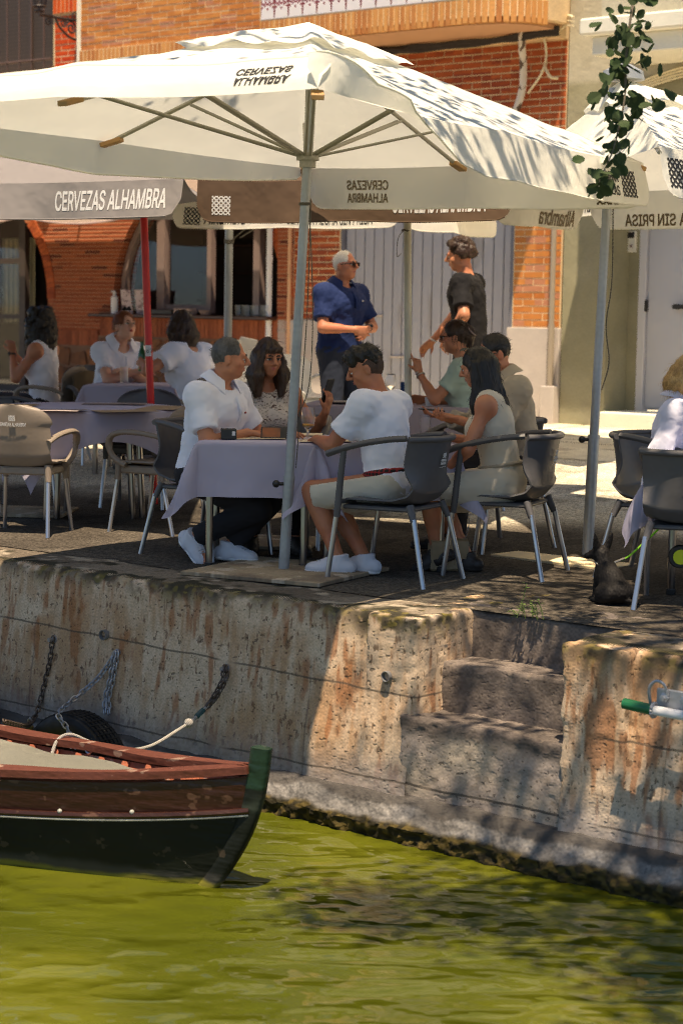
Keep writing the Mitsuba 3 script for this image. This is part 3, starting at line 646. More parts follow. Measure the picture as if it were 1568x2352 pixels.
put(door+'__leaf', bx(-10.76, -9.68, YF+.425, YF+.455, .52, 2.60, .006), 'mat_door_white', smooth=False)
principled('mat_black_plastic', (.018, .017, .017), .4)
put(door+'__push_bar', cat(bx(-10.43, -9.75, YF+.34, YF+.375, 1.535, 1.575, .006), bx(-10.42, -10.38, YF+.36, YF+.43, 1.53, 1.58), bx(-9.80, -9.76, YF+.36, YF+.43, 1.53, 1.58)), 'mat_black_plastic', smooth=False)
put(door+'__hinge', bx(-10.785, -10.755, YF+.395, YF+.43, 1.50, 1.62, .004), 'mat_black_plastic', smooth=False)
put(ph+'__door_step', bx(-10.98, -9.4, YF-.10, YF+.5, .20, .485, .015), 'mat_plaster_white', smooth=False)
ic = put(ph+'__intercom', bx(-10.995, -10.895, YF+.36, YF+.40, 2.10, 2.32, .006), 'mat_plaster_white', smooth=False)
ic = ph+'__intercom'
put(ic+'__lens', bx(-10.985, -10.905, YF+.352, YF+.362, 2.245, 2.305, .004), 'mat_black_plastic', smooth=False)
put(ic+'__button', bx(-10.955, -10.925, YF+.352, YF+.362, 2.15, 2.18, .003), 'mat_frame_grey', smooth=False)
put(ph+'__cable', cat(*[tube(spline([(-10.9, YF-.03-.01*k, 3.62+.02*k), (-10.0, YF-.05, 3.80+.03*k), (-8.0, YF-.04, 3.98+.03*k)], 20), .012, 6) for k in range(4)]), 'mat_cable_cream')

# ---- the bar's canvas awning: sagging sheet on a front bar, shading the arches
principled('mat_awning', mikit.proc(lambda p, n, uv: mix((.20, .15, .115), (.24, .03, .015), smoothstep(.30, .28, dr.abs(p.x+18.1)))), .8)
aw = thing('bar_awning', 'brown canvas awning with a red patch, sagging in front of the bar arches', 'awning')
def _aw(U, V):
    sag = .09*np.abs(np.sin((U+20.6)*np.pi/1.9))*np.sin(np.pi*np.clip(V, 0, 1)*.5)
    return np.stack([U, 17.0-2.5*V, 2.98-.56*V-sag], -1)
put(aw+'__canvas', grid(_aw, np.linspace(-24.5, -15.2, 120), np.linspace(0, 1, 16), thick=.006), 'mat_awning', smooth=True)
hem_ = _aw(np.linspace(-24.5, -15.2, 160), np.ones(160)); principled('mat_hem', (.42, .30, .26), .8)
put(aw+'__hem', tube(hem_, .012, 6), 'mat_hem')
for x in (-24.4, -20.6, -18.7, -16.8, -15.25): put(aw+'__arm', tube([(x, 17.19, 2.9), (x, 14.52, 2.43)], .016, 8), 'mat_frame_grey')

# ---- write the bricks: the 150 largest of each holder as parts, the rest joined
def _proj(x, y, z):
    p = np.array([x, y, z])-_eye; R = _r*math.cos(ROLL)+_u*math.sin(ROLL)
    return 784+4573*(p@R)/(p@_f), 1176-4573*(p@_up)/(p@_f), p@_f
_byh = {}
for b in _bricks: _byh.setdefault(b[0], []).append(b)
for holder, bs in _byh.items():
    def rank(b):
        px, py, d = _proj((b[1]+b[2])/2, b[3], (b[4]+b[5])/2)
        inside = -40 < px < 1608 and -30 < py < 2380
        return (-int(inside), d)
    bs = sorted(bs, key=rank); rest = []
    for k, (h_, x0, x1, yf, z0, z1, m) in enumerate(bs):
        if k < 160 and rank(bs[k])[0] < 0:
            scene[numbered(holder+'__brick')] = {**_unit[m], 'to_world': T().translate([(x0+x1)/2, yf+.02, (z0+z1)/2]).scale([x1-x0, .04, z1-z0])}
        else: rest.append((bx(x0, x1, yf, yf+.04, z0, z1), m))
    for m in sorted({r[1] for r in rest}):
        k = put(holder+'__brick_field', cat(*[r[0] for r in rest if r[1] == m]), m, smooth=False); say(k, kind='stuff')
# ================================================================ parasols
def fabric(key, col, trans, rough=.7, amount=.06):
    c = mi.Color3f(*col)
    scene[key] = {'type': 'bumpmap', 'arbitrary': mikit.proc(lambda p, n, uv: fbm(p.x*9, p.y*9, p.z*9, 3)*.012+noise(p.x*40, p.y*40, p.z*40)*.001, .004), 'scale': 1.0,
                  'bsdf': {'type': 'principledthin', 'base_color': mikit.proc(lambda p, n, uv: c*(1+amount*2*(fbm(p.x*2.2, p.y*2.2, p.z*2.2, 4)-.5))), 'roughness': rough, 'diff_trans': trans, 'eta': 1.3}}
    return key
fabric('mat_canvas_cream', (.85, .845, .765), .70)
fabric('mat_canvas_taupe', (.26, .24, .235), .12, .38)
fabric('mat_canvas_brown', (.13, .088, .062), .3, .6)  # taupe darkened to brown, the big parasol's shade put into its colour
fabric('mat_canvas_white', (.84, .82, .74), .8)
principled('mat_pole_grey', tint((.34, .36, .37), .15), .38, metal=.35)
principled('mat_pole_cream', tint((.62, .60, .48), .1), .45)
principled('mat_pole_red', tint((.62, .012, .010), .06), .28)
principled('mat_aluminium', tint((.52, .53, .56), .08), .26, metal=.9)
principled('mat_chrome', (.36, .36, .37), .16, metal=1.0)
principled('mat_strut', tint((.36, .34, .28), .1), .45, metal=.2)
principled('mat_wood_tip', tint((.42, .24, .09), .15), .6)
principled('mat_print_dark', (.02, .019, .018), .7); principled('mat_print_white', (.62, .61, .60), .6)
principled('mat_print_brown', (.13, .095, .05), .7)
principled('mat_rope', tint((.10, .09, .07), .2), .8)
def _plate(p, n, uv):
    c = mix((.33, .255, .165), (.20, .15, .10), smoothstep(.35, .65, fbm(p.x*5, p.y*5, 0, 4)))
    return mix(c, (.44, .36, .26), smoothstep(.62, .7, fbm(p.x*9+3, p.y*9, 0, 3)))*(.85+.3*noise(p.x*90, p.y*90, 0))
principled('mat_plate', mikit.proc(_plate), .8, spec=.3, bump=lambda p, n, uv: fbm(p.x*30, p.y*30, 0, 3)*.004, eps=.003)

def canopy(name, label, corners, apex, canvas, hv=.25, fold=None, sides=(0, 1, 2, 3), print_mat='mat_print_dark', prints=(), cap=True, wrinkle=.012, group=None, seed=0, flare=.03, hs=None):
    """corners: front, right, back, left; a sagging four sided canopy with its valances, each valance a part"""
    t_ = thing(name, label, 'parasol', group); C = [np.asarray(c, float) for c in corners]; A = np.asarray(apex, float); ctr = sum(C)/4
    def rim(s):
        s = np.asarray(s, float) % 4; i = np.floor(s).astype(int); t = s-i
        c0 = np.array(C)[i]; c1 = np.array(C)[(i+1) % 4]
        P = c0+(c1-c0)*t[..., None]; w = np.abs(np.sin(2*np.pi*t))
        d = ctr-P; d[..., 2] = 0; d /= np.linalg.norm(d, axis=-1, keepdims=True)
        return P+d*(.05*w)[..., None]+np.array([0, 0, -.012])*w[..., None]
    def surf(s, v):
        R_ = rim(s); P = A+(R_-A)*v[..., None]; t = s-np.floor(s)
        w = np.abs(np.sin(2*np.pi*t))
        P[..., 2] += -.05*w*np.sin(np.pi*v)*v+.02*np.sin(np.pi*v)
        P[..., 2] += wrinkle*(meshkit.fbm(P*[5, 5, 5], 3, seed)-.5)*np.clip((1-v)*6, 0, 1)*2
        return P
    us = np.linspace(0, 4, 129)
    put(t_+'__canopy', grid(surf, us, np.linspace(.0, 1, 40)), canvas, smooth=40)
    if cap:
        def cs(s, v):
            P = surf(s, .30*v+.0); P[..., 2] += .055*(1-.35*v)+.012*v*np.sin(s*2*np.pi*3)+.02*(meshkit.noise(P*14, 3)-.5)*v
            return P
        put(t_+'__vent_cap', grid(cs, us, np.linspace(0, 1, 12)), canvas, smooth=40)
    vals = {}
    for i in sides:
        c0, c1 = C[i], C[(i+1) % 4]; L = np.linalg.norm(c1-c0); al = (c1-c0)/L
        out = np.array([al[1], -al[0], 0]); out /= np.linalg.norm(out)
        f = (fold or {}).get(i, lambda t: 0*t)
        def vs(x, y, i=i, L=L, out=out, f=f):
            """x metres along from the left end, y metres below the fold"""
            t = np.clip(x/L, 0, .99999); R_ = rim(i+t); th = f(t)
            ro = .012
            wob = np.sin(t*L*5.3+i+seed)*.018+np.sin(t*L*11+2*i)*.008+.03*(meshkit.noise(np.stack([t*L*2.2, y*3, 0*t+i+seed], -1))-.5)
            o = np.sin(th)*y+ (flare*y/hv+wob*(y/hv))*np.cos(th)**2+ro*np.sin(np.clip(th, 0, np.pi))
            z = -np.cos(th)*y+np.where(th > 1.5, .03*np.clip(y/.05, 0, 1)+.02*(meshkit.noise(np.stack([t*L*4, y*8, 0*t], -1))-.5)*np.clip(y/.1, 0, 1), 0)
            return R_+out*o[..., None]+np.array([0, 0, 1.])*z[..., None]
        n = 90
        def vg(U, V):
            x = U*L; d = np.minimum(x, L-x); r = .10
            lim = hv*(hs or {}).get(i, lambda t: 1+0*t)(U)-np.where(d < r, r-np.sqrt(np.maximum(r*r-(r-d)**2, 0)), 0)
            return vs(x, V*lim)
        k = put(t_+'__valance', grid(vg, np.linspace(0, 1, n), np.linspace(0, 1, 12)), canvas, smooth=50); vals[i] = (k, vs, L, out)
        put(k+'__hem', tube(vg(np.linspace(.02, .98, 80), np.ones(80)), .005, 5), canvas)
    for (i, x, y, text, h, w, mat, back) in prints:
        k, vs, L, out = vals[i]
        m = star_logo(h) if text == '*' else textm(text, h, w, bold=True, slant=.25 if text == 'Alhambra' else 0)
        for sgn in ((1, -1) if back else (1,)):
            def fn(a, b, sgn=sgn):
                P = vs(x+a, y-b); e = .004
                tu = vs(x+a+e, y-b)-P; tv = vs(x+a, y-b-e)-P; N = np.cross(tu, tv); N /= np.linalg.norm(N, axis=-1, keepdims=True)+1e-12
                return P+N*.0025*sgn, N*sgn*.5
            put(k+'__lettering', mapped(m, fn, .05), mat, smooth=False)
    return t_, rim, surf, C, A
def pole(t_, base, top, r, mat, sleeve=None, knob=None, r2=None):
    b, t = np.asarray(base, float), np.asarray(top, float)
    if sleeve:
        m = b+(t-b)*sleeve
        put(t_+'__pole', tube([m-(t-b)*.02, t], r, 14), mat)
        put(t_+'__lower_pole', cat(tube([b, m], r2 or r*1.18, 14), tube([m-(t-b)*.008, m], (r2 or r*1.18)*1.08, 14)), mat)
    else: put(t_+'__pole', tube([b, t], r, 14), mat)
    if knob is not None:
        q = b+(t-b)*knob
        put(t_+'__clamp_knob', cat(tube([q, q+np.array(knob_dir)*.06], .010, 8), mv(trimesh.creation.icosphere(2, .021), None, q+np.array(knob_dir)*.07)), 'mat_black_plastic')
knob_dir = (-_r).tolist()

# --- the big parasol over the front table
cF, cR, cB, cL = W(-.13, 8.54, 2.386), W(1.70, 11.6, 2.33), W(-.27, 12.9, 2.36), W(-2.5, 9.71, 2.40)
flip = {3: lambda t: np.radians(244-10*t), 0: lambda t: np.radians(np.interp(t, [0, .10, .22, .34, 1], [225, 150, 60, 14, 4]))}
U1, rim1, surf1, C1, A1 = canopy('parasol', 'large cream parasol with flipped up valance over the front table, tree shadows on its top', (cF, cR, cB, cL), W(-.22, 10.85, 2.93), 'mat_canvas_cream', .25, flip,
    prints=((0, 2.93, .205, 'CERVEZAS', .052, .30, 'mat_print_dark', False), (0, 2.93, .13, 'ALHAMBRA', .052, .30, 'mat_print_dark', False), (0, 3.27, .21, '*', .15, None, 'mat_print_dark', False),
            (3, 2.18, .17, 'CERVEZAS', .052, .28, 'mat_print_dark', True), (3, 2.2, .085, 'ALHAMBRA', .052, .28, 'mat_print_dark', True),
            (1, 1.72, .13, 'CERVEZAS', .055, .32, 'mat_print_brown', True), (1, 1.72, .21, 'ALHAMBRA', .055, .32, 'mat_print_brown', True), (1, .12, .23, '*', .15, None, 'mat_print_brown', True)), wrinkle=.02, seed=1, hs={0: lambda t: np.interp(t, [0, .05, .12, .24, .4], [.75, .5, .26, .55, 1]), 2: lambda t: np.interp(t, [0, .15, .5, .8, 1], [.28, .45, .74, .5, .38])})
pb, pt = W(-.315, 10.95, 0), W(-.185, 10.86, 2.93)
pole(U1, pb, pt, .026, 'mat_pole_grey', sleeve=.185, knob=.17, r2=.030)
put(U1+'__pole_joint', cat(*[tube([pb+(pt-pb)*a, pb+(pt-pb)*(a+.006)], .029, 14) for a in (.40, .47, .62)]), 'mat_pole_grey')
hub = pb+(pt-pb)*.775
put(U1+'__runner', cat(tube([hub-[0, 0, .05], hub+[0, 0, .03]], .045, 14), tube([hub-[0, 0, .012], hub+[0, 0, .012]], .062, 14)), 'mat_strut')
for k in range(8):
    s = k*.5; tip = rim1(np.array([s]))[0]+[0, 0, -.035]; top = A1+[0, 0, -.07]
    e = top+(tip-top)*(.97 if k % 2 else .99)
    rb = put(U1+'__rib', tube([top, (top+e)/2+[0, 0, .008], e], .0125, 6, flat=.8), 'mat_strut')
    q = top+(tip-top)*.55
    for o in (-.014, .014):
        side = np.cross(tip-top, [0, 0, 1]); side /= np.linalg.norm(side)
        put(rb+'__strut', tube([hub+side*o, q+side*o-[0, 0, .012]], .0085, 6), 'mat_strut')
    put(rb+'__tip', mv(bx(-.10, .03, -.028, .028, -.013, .013, .004), rot(math.atan2(*(tip-top)[1::-1])) @ np.array([[.96, 0, .25], [0, 1, 0], [-.25, 0, .96]]), e), 'mat_wood_tip', smooth=False)
put(U1+'__cord', cat(tube(spline([pb+(pt-pb)*.70+_r*.03, pb+(pt-pb)*.5+_r*.045, pb+(pt-pb)*.33+_r*.04, pb+(pt-pb)*.2+_r*.034], 20), .003, 5), tube(spline([pb+(pt-pb)*.70+_r*.02, pb+(pt-pb)*.5+_r*.075, pb+(pt-pb)*.36+_r*.08, pb+(pt-pb)*.3+_r*.03], 20), .003, 5),
    *[tube([pb+(pt-pb)*.69+[.031*math.cos(a), .031*math.sin(a), .004*i] for a in np.arange(13)*np.pi/6], .0045, 5) for i in range(3)]), 'mat_rope')
principled('mat_plate_light', tint((.68, .55, .34), .15), .8, spec=.3)
def base_plate(label, c, w, h, yaw, z=0.012, mat='mat_plate'):
    k = thing('base_plate', label, 'base plate')
    put2 = bx(-w/2, w/2, -h/2, h/2, 0, .022, .003)
    scene[k] = {**mikit.ply(put2, mat, smooth=False), 'to_world': T(mat4(rot(yaw), (c[0], c[1], c[2]+.004)).tolist())}
base_plate('cement base slab of the front parasol at the quay edge', W(-.30, 10.93, 0), .86, .82, math.radians(12))

# --- right parasol
c5 = (W(1.56, 10.1, 2.30), W(3.5, 12.0, 2.30), W(1.66, 13.9, 2.30), W(1.0, 13.2, 2.30))
U5, rim5, surf5, C5, A5 = canopy('parasol', 'cream parasol at the right edge above the black dog, dappled top and leaning grey pole', c5, W(1.63, 12.05, 2.80), 'mat_canvas_cream', .25, {}, sides=(0, 1, 2),
    prints=((0, .05, .20, '*', .15, None, 'mat_print_dark', False), (0, .25, .20, 'Alhambra', .13, .60, 'mat_print_dark', False), (1, 1.15, .23, 'CERVEZA HECHA SIN PRISA', .075, 1.2, 'mat_print_brown', True),
            (2, .08, .23, 'Alhambra', .10, .4, 'mat_print_brown', True)), seed=5, flare=.06)
pb5, pt5 = W(1.47, 11.80, 0), W(1.575, 12.05, 2.80)
pole(U5, pb5, pt5, .027, 'mat_pole_grey', sleeve=.265, knob=.255, r2=.034)
put(U5+'__cap_knob', mv(lathe([(0, .10), (.05, .09), (.12, .05), (.13, .0), (0, 0)], 16), None, A5+[0, 0, .05]), 'mat_pole_grey')
put(U5+'__cord', cat(tube(spline([pb5+(pt5-pb5)*.80+_r*.03, pb5+(pt5-pb5)*.60+_r*.055, pb5+(pt5-pb5)*.5+_r*.035, pb5+(pt5-pb5)*.42+_r*.065, pb5+(pt5-pb5)*.36+_r*.03], 30), .004, 5), tube([pb5+(pt5-pb5)*.83+[.033*math.cos(a), .033*math.sin(a), .01*a/6] for a in np.arange(25)*np.pi/6], .005, 5),
    tube(spline([pb5+(pt5-pb5)*.83, pb5+(pt5-pb5)*.85+_r*.06, pb5+(pt5-pb5)*.825+_r*.09, pb5+(pt5-pb5)*.82+_r*.03], 16), .004, 5)), 'mat_rope')
for k in range(8):
    s = k*.5; tip = rim5(np.array([s]))[0]+[0, 0, -.03]; top = A5+[0, 0, -.06]
    put(U5+'__rib', tube([top, tip], .012, 6), 'mat_strut')
base_plate('square cement base slab of the right parasol, beside the black dog', W(1.47, 11.78, 0), .84, .80, math.radians(-4), mat='mat_plate_light')

# --- second row: taupe parasol on the left with the red pole, beside it one with shade in its brown colour
u1, u2 = np.array([.9, -.44]), np.array([.44, .9])
def quad(X, d, w, dp, z): 
    p = np.array([X, d]); a = p+u1*w; b = a+u2*dp; c = p+u2*dp
    return W(*a, z), W(*b, z), W(*c, z), W(*p, z)
c3 = (W(-.975, 12.02, 2.225), W(-1.0, 17.3, 2.225), W(-4.6, 18.2, 2.225), W(-4.75, 13.85, 2.225))  # left and rear corners stretched out of view to shade the rear diners
U3, rim3, surf3, C3, A3 = canopy('parasol', 'shiny taupe parasol at the left standing on a red pole', c3, W(-1.9, 15.1, 2.78), 'mat_canvas_taupe', .225, {},
    print_mat='mat_print_white', prints=((3, 3.30, .172, 'CERVEZAS ALHAMBRA', .114, .80, 'mat_print_white', False),), cap=False, seed=3, flare=.05, sides=(3,))
pole(U3, W(-1.355, 14.35, gz(*W(-1.355, 14.35)[:2])), W(-1.47, 14.35, 2.66), .027, 'mat_pole_red')
_pr = W(-1.355, 14.35, .05)*.58+W(-1.47, 14.35, 2.66)*.42
k = put(U3+'__pole_label', mv(bx(-.022, .022, -.032, -.028, -.04, .04), rot(math.radians(40)), _pr), 'mat_print_white', smooth=False)
put(k+'__lettering', mv(textm('67', .03), rot(math.radians(40)) @ np.array([[1, 0, 0], [0, 0, -1], [0, 1, 0]]), _pr+np.array(-_w*.0335-_r*.019+[0, 0, -.015])), 'mat_print_dark', smooth=False)
c2 = quad(-.99, 13.34, 2.24, 2.2, 2.30)
c2 = (c2[0]-[0, 0, .0], c2[1], c2[2], c2[3])
U2, rim2, surf2, C2, A2 = canopy('parasol', 'brown parasol shaded behind the big cream one, standing on a cream pole', c2, W(.47, 13.95, 2.72), 'mat_canvas_brown', .27, {},
    prints=((3, .10, .225, '*', .125, None, 'mat_print_white', False), (3, 1.42, .21, 'CERVEZAS ALHAMBRA', .125, .66, 'mat_print_white', False)), cap=False, seed=7, sides=(3,))
pole(U2, W(.47, 14.0, .16), W(.41, 14.0, 2.72), .026, 'mat_pole_cream')
put(U2+'__cord', cat(tube([W(.415, 14.0, 2.02)+np.array([.029*math.cos(a), .029*math.sin(a), .004*math.sin(3*a)]) for a in np.arange(13)*np.pi/6], .006, 5), tube(spline([W(.40, 13.97, 2.02), W(.36, 13.95, 1.96), W(.355, 13.95, 1.84), W(.385, 13.97, 1.86)], 16), .003, 5)), 'mat_rope')
# --- third row: two white ones close to the houses
c4 = quad(-1.46, 16.95, 2.1, 2.0, 2.36)
U4, *_ = canopy('parasol', 'white parasol far behind with a grey pole in front of the bar window', c4, W(.0, 18.2, 2.75), 'mat_canvas_white', .23, {},
    prints=((3, .10, .205, '*', .15, None, 'mat_print_dark', False), (3, .28, .19, 'Alhambra', .12, .40, 'mat_print_dark', False), (3, 1.08, .20, 'CERVEZA HECHA SIN PRISA', .085, .80, 'mat_print_dark', False)), cap=False, seed=9, sides=(3, 0))
pole(U4, W(-1.02, 17.5, .24), W(-1.02, 17.5, 2.55), .036, 'mat_pole_grey')
put(U4+'__cord', cat(*[tube([W(-1.02, 17.5, 2.03+.02*i)+np.array([.04*math.cos(a), .04*math.sin(a), .006*math.sin(2*a)]) for a in np.arange(13)*np.pi/6], .008, 5) for i in range(2)], tube(spline([W(-1.0, 17.46, 2.04), W(-.93, 17.4, 2.10), W(-.80, 17.38, 2.20), W(-.74, 17.38, 2.22), W(-.78, 17.38, 2.16), W(-.92, 17.4, 2.07)], 24), .006, 5)), 'mat_rope')
c6 = (W(2.05, 15.7, 2.46), W(3.6, 16.9, 2.46), W(2.0, 18.9, 2.46), W(.47, 17.6, 2.46))
U6, *_ = canopy('parasol', 'white parasol far behind in front of the garage door and brick pillar', c6, W(2.0, 17.3, 2.82), 'mat_canvas_white', .22, {},
    prints=((3, 1.45, .19, 'CERVEZA HECHA SIN PRISA', .09, .95, 'mat_print_dark', False),), cap=False, seed=11, sides=(3,))
pole(U6, W(3.4, 17.5, .3), W(3.4, 17.5, 2.7), .03, 'mat_pole_grey')
# ================================================================ chairs
principled('mat_plastic_grey', tint((.092, .090, .094), .08), .42, spec=.45)
principled('mat_plastic_taupe', tint((.24, .195, .155), .08), .42, spec=.45)
principled('mat_plastic_white', tint((.68, .66, .60), .06), .35, spec=.45)
principled('mat_print_chair', (.60, .60, .60), .6)
def _shellA(U, V):
    """tub chair shell: V 0 front of the seat .. 1 top of the back, U -1..1 across"""
    prof = np.array([(.235, .425), (.19, .445), (.06, .432), (-.08, .420), (-.17, .432), (-.225, .49), (-.245, .58), (-.262, .69), (-.280, .785)])
    wid = np.array([.21, .225, .232, .235, .238, .242, .245, .250, .256])
    s = V*(len(prof)-1); k = np.arange(len(prof))
    y = np.interp(s, k, prof[:, 0]); z = np.interp(s, k, prof[:, 1]); w = np.interp(s, k, wid)
    b = np.clip((V-.55)/.3, 0, 1); b = b*b*(3-2*b)
    a = np.clip((V-.1)/.4, 0, 1)
    x = U*w; y = y+b*.10*U**2*np.abs(U)**.5; z = z+(1-b)*.045*np.abs(U)**3*a
    return np.stack([x, y, z], -1)
def _armA(s):
    pts = spline([(s*.246, -.165, .790), (s*.262, -.08, .783), (s*.275, .03, .765), (s*.282, .13, .742), (s*.282, .22, .715), (s*.278, .285, .692)], 26)
    return tube(pts, np.linspace(.017, .019, len(pts)), 10, flat=1.25)
_chairA = {}
def _make_A():
    P = lambda m, mat, sm=40: mikit.ply(m, mat, smooth=sm)
    g = grid(_shellA, np.linspace(-1, 1, 25), np.linspace(0, 1, 44), thick=.010)
    _chairA['shell'] = (P(g, 'mat_plastic_grey'), None)
    rimp = _shellA(np.linspace(-1, 1, 21), np.ones(21)); rimp[:, 1] -= .003
    _chairA['rim'] = (P(tube(rimp, .017, 10), 'mat_plastic_grey'), None)
    _chairA['arm'] = (P(_armA(-1), 'mat_plastic_grey'), None); _chairA['arm_001'] = (P(_armA(1), 'mat_plastic_grey'), None)
    n = 0
    for s in (-1, 1):
        post = tube([(s*.280, .185, .722), (s*.270, .205, .60), (s*.262, .222, .45), (s*.258, .234, .355)], [.016, .018, .019, .0185], 10)
        rear = tube([(s*.20, -.17, .43), (s*.222, -.205, .345)], [.022, .0175], 10)
        _chairA['leg_sleeve'+('' if s < 0 else '_001')] = (P(cat(post), 'mat_plastic_grey'), None)
        _chairA['leg_socket'+('' if s < 0 else '_001')] = (P(cat(rear), 'mat_plastic_grey'), None)
        for a, b in (((s*.258, .235, .37), (s*.262, .285, .0)), ((s*.222, -.205, .36), (s*.262, -.285, .0))):
            k = 'leg' if n == 0 else 'leg_%03d' % n; n += 1
            _chairA[k] = (P(cat(tube([a, b], .0145, 12)), 'mat_aluminium'), None)
    _chairA['seat_frame'] = (P(cat(bx(-.215, .215, -.18, .225, .395, .418, .008), tube([(-.258, .225, .44), (0, .232, .418), (.258, .225, .44)], .014, 8)), 'mat_plastic_grey', False), None)
    lm = []
    def fn(a, b):
        # read from behind: left to right is +x
        V = .965-(.30-(b+.12))*.0; V = .80+b*.9
        U = a/.25
        p = _shellA(U, V); e = .01
        N = np.cross(_shellA(U+e, V)-p, _shellA(U, V+e)-p); N /= np.linalg.norm(N, axis=-1, keepdims=True); N = np.where(N[..., 1:2] > 0, -N, N)
        return p+N*.0125, N
    tx = [mv(star_logo(.036), None, (-.018, .075, 0)), mv(textm('CERVEZAS', .016, .062, bold=True), None, (-.031, .050, 0)), mv(textm('ALHAMBRA', .016, .062, bold=True), None, (-.031, .028, 0)), mv(bx(-.04, .04, 0, .002, 0, .001), None, (0, .010, 0))]
    _chairA['lettering'] = (P(mapped(cat(*tx), fn, 0), 'mat_print_chair', False), None)
_make_A()
def _shellB(U, V):
    prof = np.array([(.22, .44), (.17, .452), (.05, .440), (-.08, .430), (-.16, .44), (-.215, .50), (-.245, .60), (-.272, .72), (-.295, .835)])
    wid = np.array([.20, .222, .228, .228, .222, .222, .235, .226, .135])
    s = V*(len(prof)-1); k = np.arange(len(prof))
    y = np.interp(s, k, prof[:, 0]); z = np.interp(s, k, prof[:, 1]); w = np.interp(s, k, wid)
    w = np.where(V > .87, .226*np.sqrt(np.clip(1-((V-.87)/.135)**2, .0, 1))+.02, w)
    b = np.clip((V-.55)/.3, 0, 1); a = np.clip((V-.05)/.3, 0, 1)
    return np.stack([U*w, y+b*.045*U**2, z+(1-b)*.03*np.abs(U)**3*a], -1)
_chairB = {}
def _make_B(store, plastic):
    P = lambda m, mat, sm=40: mikit.ply(m, mat, smooth=sm)
    store['shell'] = (P(grid(_shellB, np.linspace(-1, 1, 25), np.linspace(0, 1, 48), thick=.010), plastic), None)
    n = 0
    for s in (-1, 1):
        loop = spline([(s*.218, -.225, .60), (s*.245, -.15, .635), (s*.268, -.02, .655), (s*.278, .10, .655), (s*.272, .185, .625), (s*.258, .21, .555), (s*.240, .18, .485), (s*.225, .10, .440)], 40)
        store['arm'+('' if s < 0 else '_001')] = (P(tube(loop, np.linspace(.016, .020, len(loop)), 10, flat=1.35), plastic), None)
        for a, b in (((s*.20, .17, .40), (s*.228, .225, .0)), ((s*.195, -.15, .40), (s*.228, -.265, .0))):
            k = '' if n == 0 else '_%03d' % n; n += 1
            aa, bb = np.array(a), np.array(b)
            store['leg'+k] = (P(tube([aa+(bb-aa)*.08, bb], .0135, 12), 'mat_aluminium'), None)
            store['leg_socket'+k] = (P(tube([aa+[0, 0, .05], aa+(bb-aa)*.14], [.027, .0185], 10), plastic), None)
    store['seat_skirt'] = (P(cat(bx(-.205, .205, -.16, .20, .385, .437, .010)), plastic, False), None)
    def fn(a, b):
        V = .84+b*.85; U = a/.25; p = _shellB(U, V); e = .01
        N = np.cross(_shellB(U+e, V)-p, _shellB(U, V+e)-p); N /= np.linalg.norm(N, axis=-1, keepdims=True); N = np.where(N[..., 1:2] > 0, -N, N)
        return p+N*.0125, N
    if plastic == 'mat_plastic_taupe':
        tx = [mv(star_logo(.045), None, (-.022, .060, 0)), mv(textm('CERVEZAS ALHAMBRA', .026, .185, bold=True), None, (-.093, .020, 0))]
        store['lettering'] = (P(mapped(cat(*tx), fn, .03), 'mat_print_white', False), None)
_make_B(_chairB, 'mat_plastic_taupe'); _chairW = {}; _make_B(_chairW, 'mat_plastic_white'); _chairG = {}; _make_B(_chairG, 'mat_plastic_grey')
def chair(store, name, label, group, X, d, deg, s=1.0, lean=0):
    """deg: the way the sitter faces in the terrace frame, 0 = to the right, 90 = away from the canal"""
    k = thing(name, label, 'chair', group); p = W(X, d); p[2] = gz(p[0], p[1])
    M = mat4(rot(math.radians(deg-90)+YAW), p, s)
    for part, (dct, _) in store.items(): scene[k+'__'+part] = {**dct, 'to_world': T(M.tolist())}
    return k
gA, gB = 'grey tub chairs at the tables', 'chairs with looped arms'
CH = {}
chair(_chairA, 'tub_chair', 'grey tub chair under the young man in the white tee at the front table', gA, .30, 10.74, 153)
chair(_chairA, 'tub_chair', 'grey tub chair under the woman with long dark hair', gA, .93, 11.10, 158)
chair(_chairA, 'tub_chair', 'grey tub chair under the grey haired man in the white polo', gA, -.80, 11.74, -38)
chair(_chairA, 'tub_chair', 'grey tub chair under the woman holding up a phone', gA, -.36, 12.32, -98)
chair(_chairA, 'tub_chair', 'grey tub chair under the man in beige with sunglasses', gA, .92, 12.12, 215)
chair(_chairA, 'tub_chair', 'empty grey tub chair with lettering at the right edge, nearest the dog', gA, 1.78, 9.98, 75)
chair(_chairA, 'tub_chair', 'grey tub chair under the blonde woman at the right edge', gA, 1.78, 10.98, -30)
chair(_chairB, 'loop_arm_chair', 'taupe chair with lettering on its round back, front left of the round table', gB, -2.02, 12.72, 80)
chair(_chairB, 'loop_arm_chair', 'taupe chair turned sideways at the right of the round table', gB, -1.20, 12.95, 152)
chair(_chairG, 'loop_arm_chair', 'dark grey chair tucked behind the round table', gB, -1.45, 14.25, -100)
chair(_chairA, 'tub_chair', 'grey chair half out of frame left of the round table', gA, -2.42, 14.1, -40)
chair(_chairB, 'loop_arm_chair', 'taupe chair under the woman in the mint tee', gB, .90, 14.0, 170)
chair(_chairB, 'loop_arm_chair', 'taupe chair under the dark bobbed woman seen from behind', gB, -1.17, 15.78, 130)
chair(_chairG, 'loop_arm_chair', 'dark grey chair under the red haired woman', gB, -2.10, 17.1, -62)
chair(_chairB, 'loop_arm_chair', 'taupe chair under the curly haired woman at the far left', gB, -2.52, 17.25, 160)
chair(_chairW, 'loop_arm_chair', 'white plastic chair with open arms behind the front couple', gB, -.66, 16.4, 60)
chair(_chairW, 'loop_arm_chair', 'white plastic chair standing by the brick pilaster', gB, -.40, 18.6, -60)
